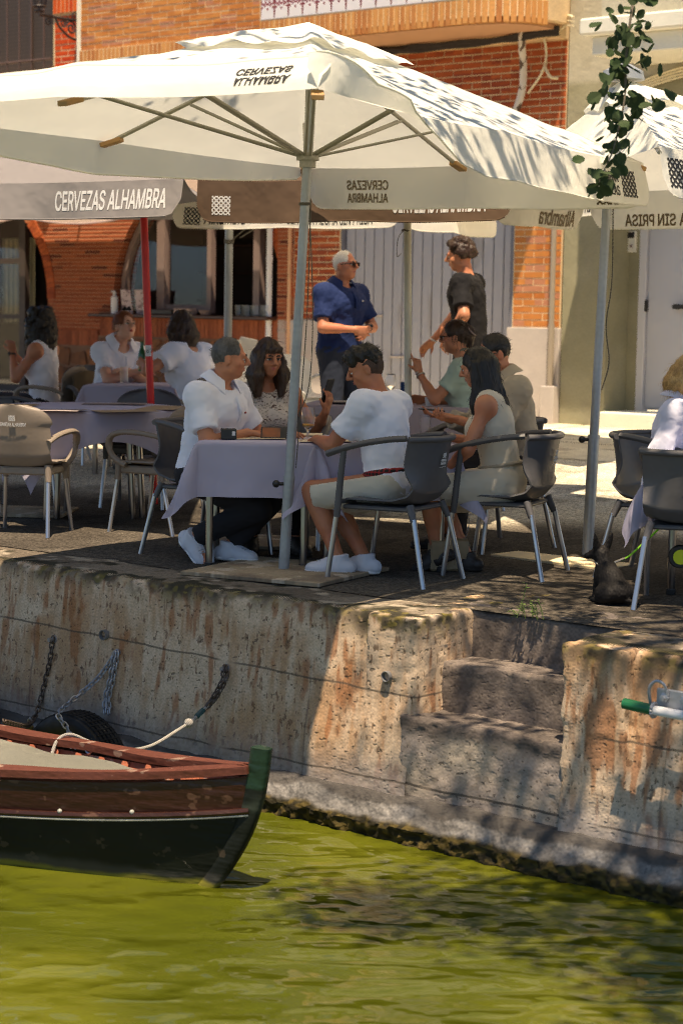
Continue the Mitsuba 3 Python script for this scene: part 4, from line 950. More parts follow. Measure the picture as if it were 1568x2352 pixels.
# ================================================================ tables and cloths
def _cloth(key, col):
    c = mi.Color3f(*col)
    return principled(key, mikit.proc(lambda p, n, uv: c*(.93+.14*fbm(p.x*5, p.y*5, p.z*5, 3))), .8, spec=.2, bump=lambda p, n, uv: fbm(p.x*14, p.y*14, p.z*14, 3)*.006+noise(p.x*300, p.y*300, p.z*300)*.0004, eps=.003, sheen=.3)
_cloth('mat_cloth_lilac', (.40, .375, .475)); _cloth('mat_cloth_mauve', (.34, .28, .30))
def cloth_rect(w, dp, drop, seed=0, amp=1.0):
    """a square cloth over a rectangular top: straight skirts, a hanging cone of folds at every corner"""
    def fn(U, V):
        cx, cy = np.clip(U, -w/2, w/2), np.clip(V, -dp/2, dp/2); ex, ey = U-cx, V-cy
        e = np.hypot(ex, ey); ux, uy = ex/np.maximum(e, 1e-9), ey/np.maximum(e, 1e-9)
        dg = np.abs(2*ux*uy)                                   # 1 on the diagonal
        N = meshkit.noise(np.stack([U*7, V*7, 0*U+seed], -1))-.5
        t = e/drop
        outw = .010+.020*t+amp*(.085*dg**1.5*t+.030*N*t*np.where(dg > .02, .6, 1)+.014*t*np.sin(np.where(np.abs(ex) > np.abs(ey), V, U)*19+seed))
        outw = np.where(e > 0, outw, 0)
        # a narrow cone: pull the corner cloth together below the corner
        x = cx+ux*outw*(1+.5*dg); y = cy+uy*outw*(1+.5*dg)
        z = np.where(e > 0, -np.sqrt(np.maximum(e*e-outw**2*.5, 0)), 0)
        z = z-.006*np.exp(-((np.maximum(np.abs(U)-w/2, np.abs(V)-dp/2))/.02)**2)+.0025*(meshkit.noise(np.stack([U*9, V*9, 0*U], -1))-.5)
        return np.stack([x, y, z], -1)
    us = np.concatenate([np.linspace(-w/2-drop, -w/2, 24), np.linspace(-w/2, w/2, 24)[1:-1], np.linspace(w/2, w/2+drop, 24)])
    vs = np.concatenate([np.linspace(-dp/2-drop, -dp/2, 24), np.linspace(-dp/2, dp/2, 24)[1:-1], np.linspace(dp/2, dp/2+drop, 24)])
    return grid(fn, us, vs)
def cloth_round(r, half, seed=0):
    def fn(U, V):
        # square cloth on a round top, turned 12 degrees
        a = np.hypot(U, V); k = np.minimum(1, r/np.maximum(a, 1e-9)); cx, cy = U*k, V*k; e = np.maximum(a-r, 0); th = np.arctan2(V, U)
        t = e/.45
        outw = np.where(e > 0, .012+.03*t+.055*t*(np.sin(th*11+seed)*.6+np.sin(th*17+1)*.4), 0)
        ux, uy = np.cos(th), np.sin(th)
        return np.stack([cx+ux*outw, cy+uy*outw, -np.sqrt(np.maximum(e*e-outw**2*.3, 0))-.006*np.exp(-((a-r)/.02)**2)], -1)
    return grid(fn, np.linspace(-half, half, 110), np.linspace(-half, half, 110))
def place(mesh, X, d, z, deg): return mv(mesh, rot(math.radians(deg)+YAW), W(X, d, z))
def legs4(k, X, d, deg, w, dp, z, r=.021, n=1):
    for i, (sx, sy) in enumerate(((-1, -1), (1, -1), (1, 1), (-1, 1))):
        put(k+'__leg', place(tube([(sx*w/2, sy*dp/2, -z+.005), (sx*w/2, sy*dp/2, -.02)], r, 12), X, d, z, deg), 'mat_chrome')
        put(k+'__foot', place(lathe([(0, -z+.03), (.026, -z+.03), (.026, -z+.002), (0, -z+.002)], 10), *(lambda q: (q[0], q[1]))(np.array([X, d])+rot(math.radians(deg))[:2, :2] @ np.array([sx*w/2, sy*dp/2])), z, deg), 'mat_black_plastic')
TZ = .718
for X, w, lab in ((-.475, .66, 'left'), (.24, .77, 'right')):
    t_ = thing('dining_table', 'chrome legged table under the cloth at the %s half of the front table' % lab, 'table')
    put(t_+'__table_top', place(bx(-w/2+.006, w/2-.006, -.395, .395, -.035, -.006, .004), X, 11.47, TZ, 0), 'mat_plastic_grey', smooth=False)
    legs4(t_, X, 11.42, 0, w-.13, .60, TZ-.02)
    c = thing('tablecloth', 'lilac cloth over the %s half of the front table' % lab, 'tablecloth')
    scene[c] = mikit.ply(place(cloth_rect(w, .80, .31, 3 if lab == 'left' else 8), X, 11.47, TZ, 0), 'mat_cloth_lilac', smooth=True)
RT = (-1.73, 13.62); RZ = .775
t_ = thing('round_table', 'round folding table under the lilac cloth at the left', 'table')
put(t_+'__table_top', place(lathe([(0, -.03), (.655, -.03), (.655, -.006), (0, -.006)], 48), *RT, RZ, 0), 'mat_plastic_grey')
for a, b in ((-.28, -.16), (-.22, -.05), (.30, -.02), (.36, .02), (-.20, .28), (.26, .28)):
    put(t_+'__leg', place(tube([(a*1.0, b, -RZ+.004), (a*.9, b*.9, -.03)], .021, 12), *RT, RZ, 0), 'mat_chrome')
c = thing('tablecloth', 'lilac cloth with wavy folds over the round table', 'tablecloth')
scene[c] = mikit.ply(place(cloth_round(.66, .86, 2), *RT, RZ, 20), 'mat_cloth_lilac', smooth=True)
_rz = lambda X, d: gz(*W(X, d)[:2])
for nm, X, d, w, dp, deg, lab, mat in (('a', -1.72, 16.55, .72, .74, -4, 'lilac cloth on the table of the red haired woman', 'mat_cloth_lilac'), ('b', .34, 14.15, 1.20, .85, -8, 'mauve cloth on the table in front of the standing men', 'mat_cloth_mauve'), ('c', 2.15, 10.55, .8, .8, -20, 'lilac cloth on the table at the right edge', 'mat_cloth_lilac')):
    z = _rz(X, d)+.72
    t_ = thing('dining_table', 'table under the '+lab, 'table')
    put(t_+'__table_top', place(bx(-w/2+.006, w/2-.006, -dp/2+.006, dp/2-.006, -.035, -.006, .004), X, d, z, deg), 'mat_plastic_grey', smooth=False)
    legs4(t_, X, d, deg, w-.15, dp-.15, z-_rz(X, d)-.01)
    c = thing('tablecloth', lab, 'tablecloth')
    scene[c] = mikit.ply(place(cloth_rect(w, dp, .34, len(nm)+ord(nm)), X, d, z, deg), mat, smooth=True)
# ================================================================ people
def skin(key, col, red=.12):
    c = mi.Color3f(*col)
    return principled(key, mikit.proc(lambda p, n, uv: c*(1+.22*(fbm(p.x*22, p.y*22, p.z*22, 3)-.5))*mix((1, 1, 1), (1.12, .84, .80), smoothstep(.5, .75, fbm(p.x*9, p.y*9, p.z*9, 2))*red*4)), .48, spec=.42)
skin('mat_skin_tan', (.47, .195, .102)); skin('mat_skin_fair', (.60, .33, .22)); skin('mat_skin_olive', (.40, .160, .080)); skin('mat_skin_red', (.50, .195, .105))
def hairm(key, a, b, rough=.38):
    return principled(key, mikit.proc(lambda p, n, uv: mix(a, b, smoothstep(.2, .85, .6*noise(p.x*420, p.y*420, p.z*60)+.4*noise(p.x*60, p.y*60, p.z*12)))), rough, spec=.4, bump=lambda p, n, uv: noise(p.x*380, p.y*380, p.z*60)*.0022, eps=.001)
hairm('mat_hair_black', (.008, .007, .006), (.022, .017, .014)); hairm('mat_hair_brown', (.022, .012, .008), (.06, .032, .018)); hairm('mat_hair_grey', (.035, .033, .032), (.135, .13, .128), .5)
hairm('mat_hair_white', (.60, .56, .50), (.80, .77, .72), .5); hairm('mat_hair_red', (.10, .025, .008), (.22, .06, .015)); hairm('mat_hair_blonde', (.34, .18, .055), (.62, .40, .15))
hairm('mat_hair_curly', (.016, .008, .005), (.050, .023, .013))
def clothm(key, col, rough=.82, fine=380., am=.10):
    c = mi.Color3f(*col)
    return principled(key, mikit.proc(lambda p, n, uv: c*(1+am*2*(fbm(p.x*11, p.y*11, p.z*11, 3)-.5))), rough, spec=.2, sheen=.4, bump=lambda p, n, uv: fbm(p.x*26, p.y*26, p.z*14, 3)*.008+noise(p.x*fine, p.y*fine, p.z*fine)*.0005, eps=.0025)
clothm('mat_white_cotton', (.76, .77, .85), am=.03); clothm('mat_navy', (.013, .026, .095)); clothm('mat_black_cotton', (.010, .0095, .011)); clothm('mat_mint', (.42, .52, .42), am=.05); clothm('mat_beige_linen', (.42, .355, .26)); clothm('mat_sand_linen', (.60, .54, .43), am=.06)
clothm('mat_lilac_shirt', (.62, .62, .74), am=.05); clothm('mat_dark_trousers', (.022, .021, .024)); clothm('mat_short_stone', (.58, .54, .44), am=.06); clothm('mat_olive_jacket', (.10, .075, .045)); clothm('mat_jeans_dark', (.022, .028, .045))
def _croch(p, n, uv):
    a = noise(p.x*130, p.y*130, p.z*130); return mix((.10, .055, .035), (.66, .60, .54), smoothstep(.38, .52, a+.25*noise(p.x*30, p.y*30, p.z*30)))
principled('mat_crochet', mikit.proc(_croch), .85, spec=.2, bump=lambda p, n, uv: noise(p.x*130, p.y*130, p.z*130)*.006, eps=.001)
principled('mat_plaid_red', mikit.proc(lambda p, n, uv: mix((.30, .02, .02), (.02, .015, .015), smoothstep(.3, .5, dr.abs(dr.sin(p.x*150)*dr.sin(p.z*150))))), .8)
principled('mat_lip', (.42, .12, .09), .4); principled('mat_lip_red', (.34, .03, .03), .4); principled('mat_eye_white', (.62, .58, .55), .25); principled('mat_iris', (.02, .012, .008), .15)
principled('mat_sunglass', (.006, .006, .007), .08, spec=.7); principled('mat_steel', (.55, .53, .48), .25, metal=.9)
principled('mat_shoe_white', tint((.60, .61, .66), .05), .5); principled('mat_sole_white', (.80, .80, .80), .5); principled('mat_lace', (.38, .39, .42), .8); principled('mat_shoe_dark', (.03, .025, .022), .5); principled('mat_screen', (.02, .022, .028), .08, spec=.6)
def unit(v): v = np.asarray(v, float); return v/max(np.linalg.norm(v), 1e-9)
def R_from(f, up=(0, 0, 1)):
    """columns right, forward, up"""
    f = unit(f); r = unit(np.cross(f, up)); u = np.cross(r, f); return np.stack([r, f, u], 1)
def ik(a, b, la, lb, hint):
    a, b = np.asarray(a, float), np.asarray(b, float); d = b-a; L = np.linalg.norm(d)
    if L > (la+lb)*.995: b = a+d/L*(la+lb)*.995; d = b-a; L = np.linalg.norm(d)
    if L < abs(la-lb)*1.05: L = abs(la-lb)*1.05
    n = unit(d); x = (la*la-lb*lb+L*L)/(2*L); h = math.sqrt(max(la*la-x*x, 0))
    hv = np.asarray(hint, float); hv = unit(hv-n*(hv@n))
    return a+n*x+hv*h, b
def hand(F, wrist, direc, palm, side, s=1.0, curl=.5, spread=.12, point=False):
    """palm, thumb and four jointed fingers; palm = normal the palm faces, side = +1 thumb towards direc x palm"""
    d = unit(direc); n = unit(np.asarray(palm)-d*(np.asarray(palm)@d)); t = np.cross(d, n)*side
    w = np.asarray(wrist, float)
    pc = w+d*.052*s
    for k, o in enumerate((-.027, -.009, .009, .027)):
        F.add(cone(w+d*.008*s+t*o*.65*s, w+d*.088*s+t*o*s, .0145*s, .0115*s), .012)
    L = [.062, .078, .084, .074]                     # little .. index
    for k, o in enumerate((-.030, -.010, .010, .030)):
        b0 = w+d*.086*s+t*o*s; c = curl*(1.0+.12*(1.5-k)) if not (point and k == 3) else .05
        dd = unit(d+t*(o/.03)*spread)
        a1, a2, a3 = c*.55, c*1.35, c*1.9
        seg = L[k]*s
        p1 = b0+(dd*math.cos(a1)+n*math.sin(a1))*seg*.45; p2 = p1+(dd*math.cos(a2)+n*math.sin(a2))*seg*.32; p3 = p2+(dd*math.cos(a3)+n*math.sin(a3))*seg*.25
        F.add(cone(b0, p1, .0095*s, .0088*s), .004); F.add(cone(p1, p2, .0088*s, .0082*s), .003); F.add(cone(p2, p3, .0082*s, .0068*s), .003)
    tb = w+d*.03*s+t*.024*s; t1 = tb+unit(d*.7+t*.75+n*.35)*.045*s; t2 = t1+unit(d*.9+t*.2+n*(.3+.6*curl))*.034*s
    F.add(cone(tb, t1, .015*s, .0108*s), .010); F.add(cone(t1, t2, .0105*s, .0078*s), .004)
    return w+d*.09*s+n*.02*s
HEADR = None
def person(label, group, X, d, deg, z=0.0, sex='m', s=1.0, h=.0075, hc=.010, seat=.50, stand=False, lean=0., side=0., twist=0., head=(0, 0, 0), arms=None, legs=None, sk='mat_skin_tan',
           top=None, bottom=None, shoes=None, hair=None, face=True, lip='mat_lip', girth=1.0, cat_='person', neck_f=.02, glasses=None, extra=None):
    """deg: facing in the terrace frame (0 right, 90 away); local frame x right, y forward, z up; arms/legs in the local frame"""
    k = thing('person', label, cat_, group)
    g = gz(*W(X, d)[:2])+z; Mw = mat4(rot(math.radians(deg-90)+YAW), W(X, d, g), s)
    fem = sex == 'f'
    hipz = .93 if stand else seat
    pel = np.array([0, 0, hipz])
    sr = np.array([math.sin(side), math.sin(lean)*math.cos(side), math.cos(lean)*math.cos(side)])
    up = unit(sr); tw = math.radians(twist); rt = unit(np.cross(np.array([math.sin(-tw)*1.0, math.cos(tw), 0]), up)); fw = np.cross(up, rt)
    waist = pel+up*.14; chest = pel+up*.335+fw*.01; nb = pel+up*.50+fw*.005
    neck = nb+unit(up+fw*.35)*.07; hy, hp, hr = [math.radians(a) for a in head]
    hf = np.array([math.sin(-hy)*math.cos(hp), math.cos(hy)*math.cos(hp), math.sin(hp)])
    HR = R_from(hf, unit(np.array([math.sin(hr), 0, math.cos(hr)])))
    hc_ = nb+unit(up+fw*.25)*.112+HR @ np.array([0, neck_f, .055])
    HS = .95 if not fem else .915
    hd = lambda *p: hc_+HR @ (np.array(p)*HS)
    shw = (.178 if not fem else .158)*girth**.5
    sh = {sd: nb-up*.055+rt*sd*shw for sd in (-1, 1)}
    LA, LB = (.285, .255) if not fem else (.265, .235); TH, SN = (.43, .42) if not fem else (.41, .40)
    A, L = {}, {}
    for sd in (-1, 1):
        a = (arms or {}).get(sd) or {}
        tgt = np.array(a.get('to', (sd*.20, .05, hipz+.0) if not stand else (sd*.27, .03, .86)), float)
        el, wr = ik(sh[sd], tgt, LA, LB, a.get('hint', (sd*.6, -.6, -.5)))
        A[sd] = (el, wr, a)
        l = (legs or {}).get(sd) or {}
        hp_ = pel+rt*sd*.088-up*.01
        ft = np.array(l.get('to', (sd*.13, .42, .075) if not stand else (sd*.12, .02, .075)), float)
        kn, an = ik(hp_, ft, TH, SN, l.get('hint', (sd*.15, .8, .55)))
        L[sd] = (hp_, kn, an, l)
    allp = np.array([pel, chest, hc_]+[q for sd in (-1, 1) for q in (*A[sd][:2], *L[sd][:3])])
    lo, hi = allp.min(0)-.24, allp.max(0)+.24; lo[2] = max(lo[2], -.03) if True else lo[2]
    F = Field(lo, hi, h)
    RB = np.stack([rt, fw, up], 1); gx = girth
    hipw = .165 if not fem else .172; bu = .0 if not fem else .02
    F.add(ell(pel+up*.01, (hipw*gx, .118*gx, .125), RB), .03)
    F.add(ell(waist+up*.02, ((.145 if not fem else .122)*gx, (.112 if not fem else .095)*gx, .15), RB), .05)
    F.add(ell(chest, ((.168 if not fem else .145)*gx, (.118 if not fem else .105)*gx, .175), RB), .05)
    if fem:
        for sd in (-1, 1): F.add(ell(chest+rt*sd*.07+fw*.085-up*.02, (.066, .06, .066), RB), .03)
    else:
        F.add(ell(chest+fw*.05+up*.04, (.15*gx, .075*gx, .09), RB), .04)
    F.add(cone(sh[-1]+up*.005, sh[1]+up*.005, .056, .056), .045)
    F.add(cone(nb-up*.03, hd(0, -.02, -.03), .060 if not fem else .050, .052 if not fem else .045), .03)
    for sd in (-1, 1):
        el, wr, a = A[sd]; f_ = .88 if fem else 1.0
        F.add(ell(sh[sd], (.058*f_, .06*f_, .062*f_), RB), .04)
        F.add(cone(sh[sd], el, .048*f_, .038*f_), .03); F.add(cone(sh[sd]*.45+el*.55, el, .043*f_, .037*f_), .02)
        F.add(cone(el, wr, .039*f_, .0265*f_), .02); F.add(cone(el+(wr-el)*.12, el+(wr-el)*.5, .042*f_, .034*f_), .02)
        hdn = unit(a.get('dir', wr-el)); hand(F, wr, hdn, a.get('palm', (-sd*.9, 0, -.3)), a.get('tside', sd*-1), 1.0 if not fem else .9, a.get('curl', .55), point=a.get('point', False))
        hp_, kn, an, l = L[sd]
        F.add(cone(hp_, kn, .086*gx, .060), .035); F.add(cone(kn, an, .056, .036), .025); F.add(cone(kn+(an-kn)*.12, kn+(an-kn)*.5, .060, .046), .03)
        fd = np.array(l.get('toe', (sd*.25, 1, 0)), float); fd = unit(fd)
        F.add(cone(an-np.array([0, 0, .02]), an+fd*.14-np.array([0, 0, .045]), .036, .026), .02); F.add(cone(an-fd*.04-[0, 0, .03], an-[0, 0, .03], .032, .034), .01)
    # head: skull, jaw, cheeks, nose, brow, ears
    E = lambda c, r: ell(hd(*c), np.array(r)*HS, HR)
    F.add(E((0, -.012, .030), (.0745, .094, .098)), .02); F.add(E((0, .018, -.035), (.059, .068, .078)), .03); F.add(E((0, .052, -.082), (.030, .028, .024)), .025)
    for sd in (-1, 1):
        F.add(E((sd*.042, .050, -.022), (.024, .026, .024)), .02); F.add(E((sd*.052, .005, -.062), (.016, .03, .022)), .02)
        F.cut(E((sd*.031, .094, .010), (.020, .016, .013)), .014)
        F.add(E((sd*.031, .074, .009), (.015, .014, .012)), .004)
        F.add(E((sd*.080, -.012, -.006), (.009, .020, .033)), .003); F.cut(E((sd*.091, -.008, -.003), (.006, .011, .020)), .005)
    F.add(cone(hd(-.045, .082, .030), hd(.045, .082, .030), .012*HS, .012*HS), .018)
    F.add(cone(hd(0, .090, .026), hd(0, .117, -.016), .0095, .0125), .010); F.add(cone(hd(-.014, .098, -.022), hd(.014, .098, -.022), .009, .009), .007)
    F.add(E((0, .080, -.050), (.022, .013, .012)), .012); F.cut(cone(hd(-.02, .095, -.0515), hd(.02, .095, -.0515), .002, .002), .004)
    body = F.mesh()
    put(k+'__body', body, sk, smooth=True, M=Mw)
    P = lambda nm, m, mat, sm=True: put(k+'__'+nm, m, mat, smooth=sm, M=Mw)
    if face:
        for sd in (-1, 1):
            eb = mv(trimesh.creation.icosphere(2, .0125), None)
            eb.apply_scale(1.0); m = eb.copy(); m.vertices = np.array(m.vertices)*[1.15, .7, .62]
            e = P('eye', mv(m, HR, hd(sd*.031, .0815, .009)), 'mat_eye_white')
            m2 = trimesh.creation.icosphere(2, .0068); m2.vertices = np.array(m2.vertices)*[1, .5, 1]
            put(e+'__iris', mv(m2, HR, hd(sd*.030, .0895, .0085)), 'mat_iris', smooth=True, M=Mw)
            bm = {'mat_hair_white': 'mat_hair_grey', 'mat_hair_grey': 'mat_hair_black'}.get((hair or ('', 'mat_hair_brown'))[1], (hair or ('', 'mat_hair_brown'))[1])
            P('eyebrow', tube([hd(sd*.013, .0965, .029), hd(sd*.030, .0965, .034), hd(sd*.050, .083, .028)], [.0040, .0055, .003], 6), bm)
            P('eyelid', tube([hd(sd*.015, .089, .012), hd(sd*.031, .0945, .0170), hd(sd*.046, .084, .012)], .0026, 5), 'mat_hair_black' if fem else sk)
        P('lips', cat(tube([hd(-.023, .081, -.0505), hd(-.008, .0925, -.0465), hd(.008, .0925, -.0465), hd(.023, .081, -.0505)], [.002, .0045, .0045, .002], 6), tube([hd(-.021, .082, -.053), hd(0, .093, -.0575), hd(.021, .082, -.053)], [.002, .0055, .002], 6)), lip)
    # ---- clothes, a little outside the body
    def torso(G, o, ko=.05):
        G.add(ell(pel+up*.01, (hipw*gx+o, .118*gx+o, .125+o), RB), .03); G.add(ell(waist+up*.02, ((.148 if not fem else .126)*gx+o, (.114 if not fem else .098)*gx+o, .15+o), RB), ko)
        G.add(ell(chest, ((.168 if not fem else .145)*gx+o, (.118 if not fem else .105)*gx+o, .175+o), RB), ko)
        if fem:
            for sd in (-1, 1): G.add(ell(chest+rt*sd*.07+fw*.085-up*.02, (.066+o, .06+o, .066+o), RB), .045)
        else: G.add(ell(chest+fw*.05+up*.04, (.15*gx+o, .075*gx+o, .09+o), RB), .04)
    big = lambda p, n: half(p, n, lo-.1, hi+.1)
    wr_ = lambda seed, amp: (lambda Q: amp*.55*(np.abs(meshkit.noise((Q @ RB)*[15, 15, 6]+(Q[..., 2:3]*7)+seed*9.1, seed)-.5)*2-.45)+amp*.55*(np.abs(meshkit.noise(Q*[20, 20, 38]+(Q[..., 0:1]*14), seed+1)-.5)*2-.5))
    if top:
        G = Field(lo, hi, hc); o = top.get('o', .013); torso(G, o)
        if top.get('shoulders', 1):
            G.add(cone(sh[-1]*top.get('yoke', 1)+nb*(1-top.get('yoke', 1))+up*.005, sh[1]*top.get('yoke', 1)+nb*(1-top.get('yoke', 1))+up*.005, .056+o, .056+o), .045)
        sl = top.get('sleeve', .6)
        for sd in (-1, 1):
            el, wr, a = A[sd]; f_ = .88 if fem else 1.0
            if sl > 0:
                G.add(ell(sh[sd]-rt*sd*.01, np.array((.054, .056, .058))*f_+o*.7, RB), .06)
                e1 = sh[sd]+(el-sh[sd])*min(sl, 1)
                G.add(cone(sh[sd], e1, .044*f_+o*.8, (.042*f_+o+top.get('loose', .012)*.7), flat_end=sl <= 1), .05)
                if sl > 1:
                    w1 = el+(wr-el)*min(sl-1, .97); G.add(cone(el, w1, .041*f_+o, .034*f_+o+.004, flat_end=True), .02)
            else: G.cut(cone(sh[sd]+rt*sd*.035, sh[sd]+rt*sd*.12-up*.02, .055, .07), .01)
        G.warp(wr_(len(label), top.get('wrinkle', .010)))
        hem = top.get('hem', -.06)
        G.cut(big(pel+up*hem, -up), .004)
        nr = top.get('neck', .072)
        G.cut(cone(nb+up*.015+fw*.02, nb+up*.13+fw*.03, nr, nr+.02), .006)
        if top.get('vneck'): G.cut(cone(nb+up*.02+fw*.10, nb-up*top['vneck']+fw*.13, .035, .012), .006)
        if top.get('scoop'): G.cut(ell(nb+up*.01+fw*.10, (.085, .09, top['scoop']), RB), .006)
        if top.get('back'): G.cut(ell(nb-fw*.12, (.075, .08, top['back']), RB), .006)
        P(top.get('name', 'shirt'), G.mesh(), top['mat'])
        if top.get('collar'):
            cl = []
            t = np.linspace(-2.45, 2.45, 40)
            def cf(U, V):
                rr = .067+.052*V; a = U+np.pi
                x = np.sin(U)*rr*1.04; y = -np.cos(U)*rr*1.0+.012
                z = .050-.046*V**1.2-.036*np.clip(np.abs(U)-1.2, 0, 2)-.018*V*np.clip(np.abs(U)-1.8, 0, 1)*2
                return nb+up*.040+np.einsum('ij,...j->...i', np.stack([rt, fw, up], 1), np.stack([x, y, z], -1))
            P('collar', grid(cf, t, np.linspace(0, 1, 8), thick=.004), top['mat'])
            P('placket', tube([nb-up*.035+fw*.128*gx**.5, nb-up*.10+fw*.155*gx, nb-up*.165+fw*.158*gx], .008, 6, flat=1.8), top['mat'])
    if bottom:
        G = Field(lo, hi, hc); o = bottom.get('o', .012)
        G.add(ell(pel+up*.0, (hipw*gx+o, .118*gx+o, .115+o), RB), .03)
        fr = bottom.get('len', 1.0)
        for sd in (-1, 1):
            hp_, kn, an, l = L[sd]
            if fr <= 1:
                G.add(cone(hp_, hp_+(kn-hp_)*fr, .088*gx+o, .068+o+bottom.get('loose', .012), flat_end=True), .035)
            else:
                G.add(cone(hp_, kn, .088*gx+o, .064+o), .035); G.add(cone(kn, kn+(an-kn)*(fr-1), .062+o, .046+o+bottom.get('loose', 0), flat_end=True), .02)
            if bottom.get('skirt'): G.add(cone(hp_+(kn-hp_)*.2, hp_*.5+kn*.5, .085, .08), .12)
        G.warp(wr_(len(label)+3, bottom.get('wrinkle', .009)))
        G.cut(big(pel+up*bottom.get('waist', .10), up), .004)
        P(bottom.get('name', 'trousers'), G.mesh(), bottom['mat'])
    if shoes:
        for sd in (-1, 1):
            hp_, kn, an, l = L[sd]; fd = unit(np.array(l.get('toe', (sd*.25, 1, 0)), float)); dn = unit(np.cross(np.cross(fd, [0, 0, 1]), fd)) if abs(fd[2]) < .95 else np.array([0, 1., 0])
            dn = -dn if dn[2] < 0 else dn; sdv = np.cross(fd, dn)
            RF = np.stack([sdv, fd, dn], 1); c0 = an-dn*.048
            G = Field(np.minimum(an-.24, an-.24), an+.26, .006)
            G.add(cone(c0-fd*.055+dn*.012, c0+fd*.06+dn*.012, .043, .045), .02); G.add(ell(c0+fd*.120+dn*.002, (.047, .070, .040), RF), .03)
            G.add(cone(an+dn*.03-fd*.01, c0, .045, .046), .02)
            G.add(cone(an+dn*.005+fd*.02, c0+fd*.10+dn*.012, .034, .030), .02)
            G.cut(half(c0-dn*.026, -dn, an-.3, an+.3), .003); G.cut(half(an+dn*.035, dn+fd*.1, an-.3, an+.3), .003)
            kk = P('shoe', G.mesh(), shoes)
            G = Field(an-.24, an+.26, .006); G.add(ell(c0-fd*.02, (.046, .075, .05), RF), .02); G.add(ell(c0+fd*.115, (.049, .082, .05), RF), .06)
            G.cut(half(c0-dn*.027, -dn, an-.3, an+.3), .003); G.cut(half(c0-dn*.006, dn, an-.3, an+.3), .003)
            put(kk+'__sole', G.mesh(), 'mat_sole_white' if shoes == 'mat_shoe_white' else 'mat_shoe_dark', smooth=True, M=Mw)
            if shoes == 'mat_shoe_white':
                put(kk+'__laces', cat(*[tube([c0+fd*(.048+.018*q)+dn*(.060-.0050*q)-sdv*.022, c0+fd*(.048+.018*q)+dn*(.068-.0055*q), c0+fd*(.048+.018*q)+dn*(.060-.0050*q)+sdv*.022], .0035, 5) for q in range(5)]), 'mat_lace', M=Mw)
    if hair:
        style, hm = hair[0], hair[1]; hh = .0065 if h < .009 else .009
        sc = np.array([.24, .24, .55]); G = Field(hc_-[.24, .26, .62 if style in ('long', 'curlylong', 'wavy') else .28], hc_+[.24, .26, .27], hh)
        H = lambda c, r: ell(hd(*c), np.array(r)*HS, HR)
        cutface = lambda zl, x=.066: G.cut(H((0, .10, zl-.13), (x, .10, .13)), .012)
        def groove(seed, amp, fx=60, fz=9): G.warp(lambda Q: amp*(meshkit.noise(((Q-hc_) @ HR)*[fx, fx, fz], seed)-.5))
        def curls(n, rad, zone, seed=2, spread=.02):
            r_ = np.random.RandomState(seed)
            for _ in range(n):
                v = unit(r_.normal(size=3)); 
                if not zone(v): continue
                G.add(ell(hd(*(np.array([.082, .102, .104])*v*(1+r_.uniform(0, spread*8))+[0, -.012, .032])), np.full(3, rad*r_.uniform(.7, 1.25))), .006)
        if style == 'short':
            G.add(H((0, -.014, .036), (.080, .098, .100)), .01); cutface(.085, .064); G.cut(half(hd(0, -.03, -.055), HR @ np.array([0, .35, -1]), hc_-.3, hc_+.3), .01)
            for sd in (-1, 1): G.cut(H((sd*.08, .03, -.03), (.04, .045, .058)), .008)
            groove(3, .007)
        if style == 'greyshort':
            G.add(H((0, -.016, .034), (.0785, .096, .098)), .01); cutface(.092, .060); G.cut(half(hd(0, -.03, -.06), HR @ np.array([0, .35, -1]), hc_-.3, hc_+.3), .01)
            G.cut(H((0, .105, .10), (.075, .055, .05)), .01)
            for sd in (-1, 1): G.cut(H((sd*.08, .036, -.03), (.04, .045, .066)), .008)
            groove(3, .006, 80, 30)
        if style == 'balding':
            G.add(H((0, -.020, .020), (.081, .094, .095)), .01); cutface(.10, .075); G.cut(H((0, .07, .13), (.070, .10, .06)), .012); G.cut(half(hd(0, -.03, -.055), HR @ np.array([0, .3, -1]), hc_-.3, hc_+.3), .01)
            G.add(H((0, -.02, .118), (.06, .07, .016)), .02)
            for sd in (-1, 1): G.cut(H((sd*.082, .04, -.02), (.035, .046, .055)), .008)
            groove(5, .010, 50, 40)
        if style == 'quiff':
            G.add(H((0, -.008, .078), (.083, .106, .070)), .01); G.add(H((0, .050, .100), (.066, .055, .040)), .03); G.add(H((0, -.06, .04), (.070, .05, .06)), .03); G.cut(H((0, .125, .0), (.07, .07, .085)), .012)
            groove(4, .022, 45, 22); groove(9, .012, 90, 50)
        if style == 'curly':
            curls(420, .021, lambda v: v[2] > -.42 and not (v[1] > .55 and v[2] < .62) and not (abs(v[0]) > .5 and v[1] > .35 and v[2] < .35)); G.add(H((0, -.015, .045), (.082, .098, .098)), .01); cutface(.085, .062)
            for sd in (-1, 1): G.cut(H((sd*.085, .035, -.03), (.04, .05, .06)), .008)
            groove(4, .010, 90, 90)
        if style in ('long', 'bob', 'wavy', 'curlylong', 'bun', 'pony'):
            G.add(H((0, -.014, .036), (.083, .102, .104)), .01)
        if style in ('long', 'bob', 'wavy', 'curlylong'):
            ln = hair[2] if len(hair) > 2 else .30; bx_ = hair[3] if len(hair) > 3 else (0, 0)
            for q in np.linspace(-1, 1, 9):
                a0 = q*(1.72 if style == 'long' else 2.0); st = hd(.072*math.sin(a0), -.015-.082*math.cos(a0), .02)
                dn_ = np.array([0, 0, -1.])
                e_ = st+dn_*ln*(1-.12*abs(q))+(-fw)*.03*(1-abs(q))+rt*.012*q+np.array([bx_[0], bx_[1], 0])
                mid = (st+e_)/2+HR @ np.array([.018*math.sin(a0), -.012*math.cos(a0), 0])
                if style == 'bob': G.add(cone(st, mid, .030, .034), .02); G.add(cone(mid, e_, .034, .022), .02)
                else: G.add(cone(st, mid, .030, .034), .025); G.add(cone(mid, e_, .036, .016), .03)
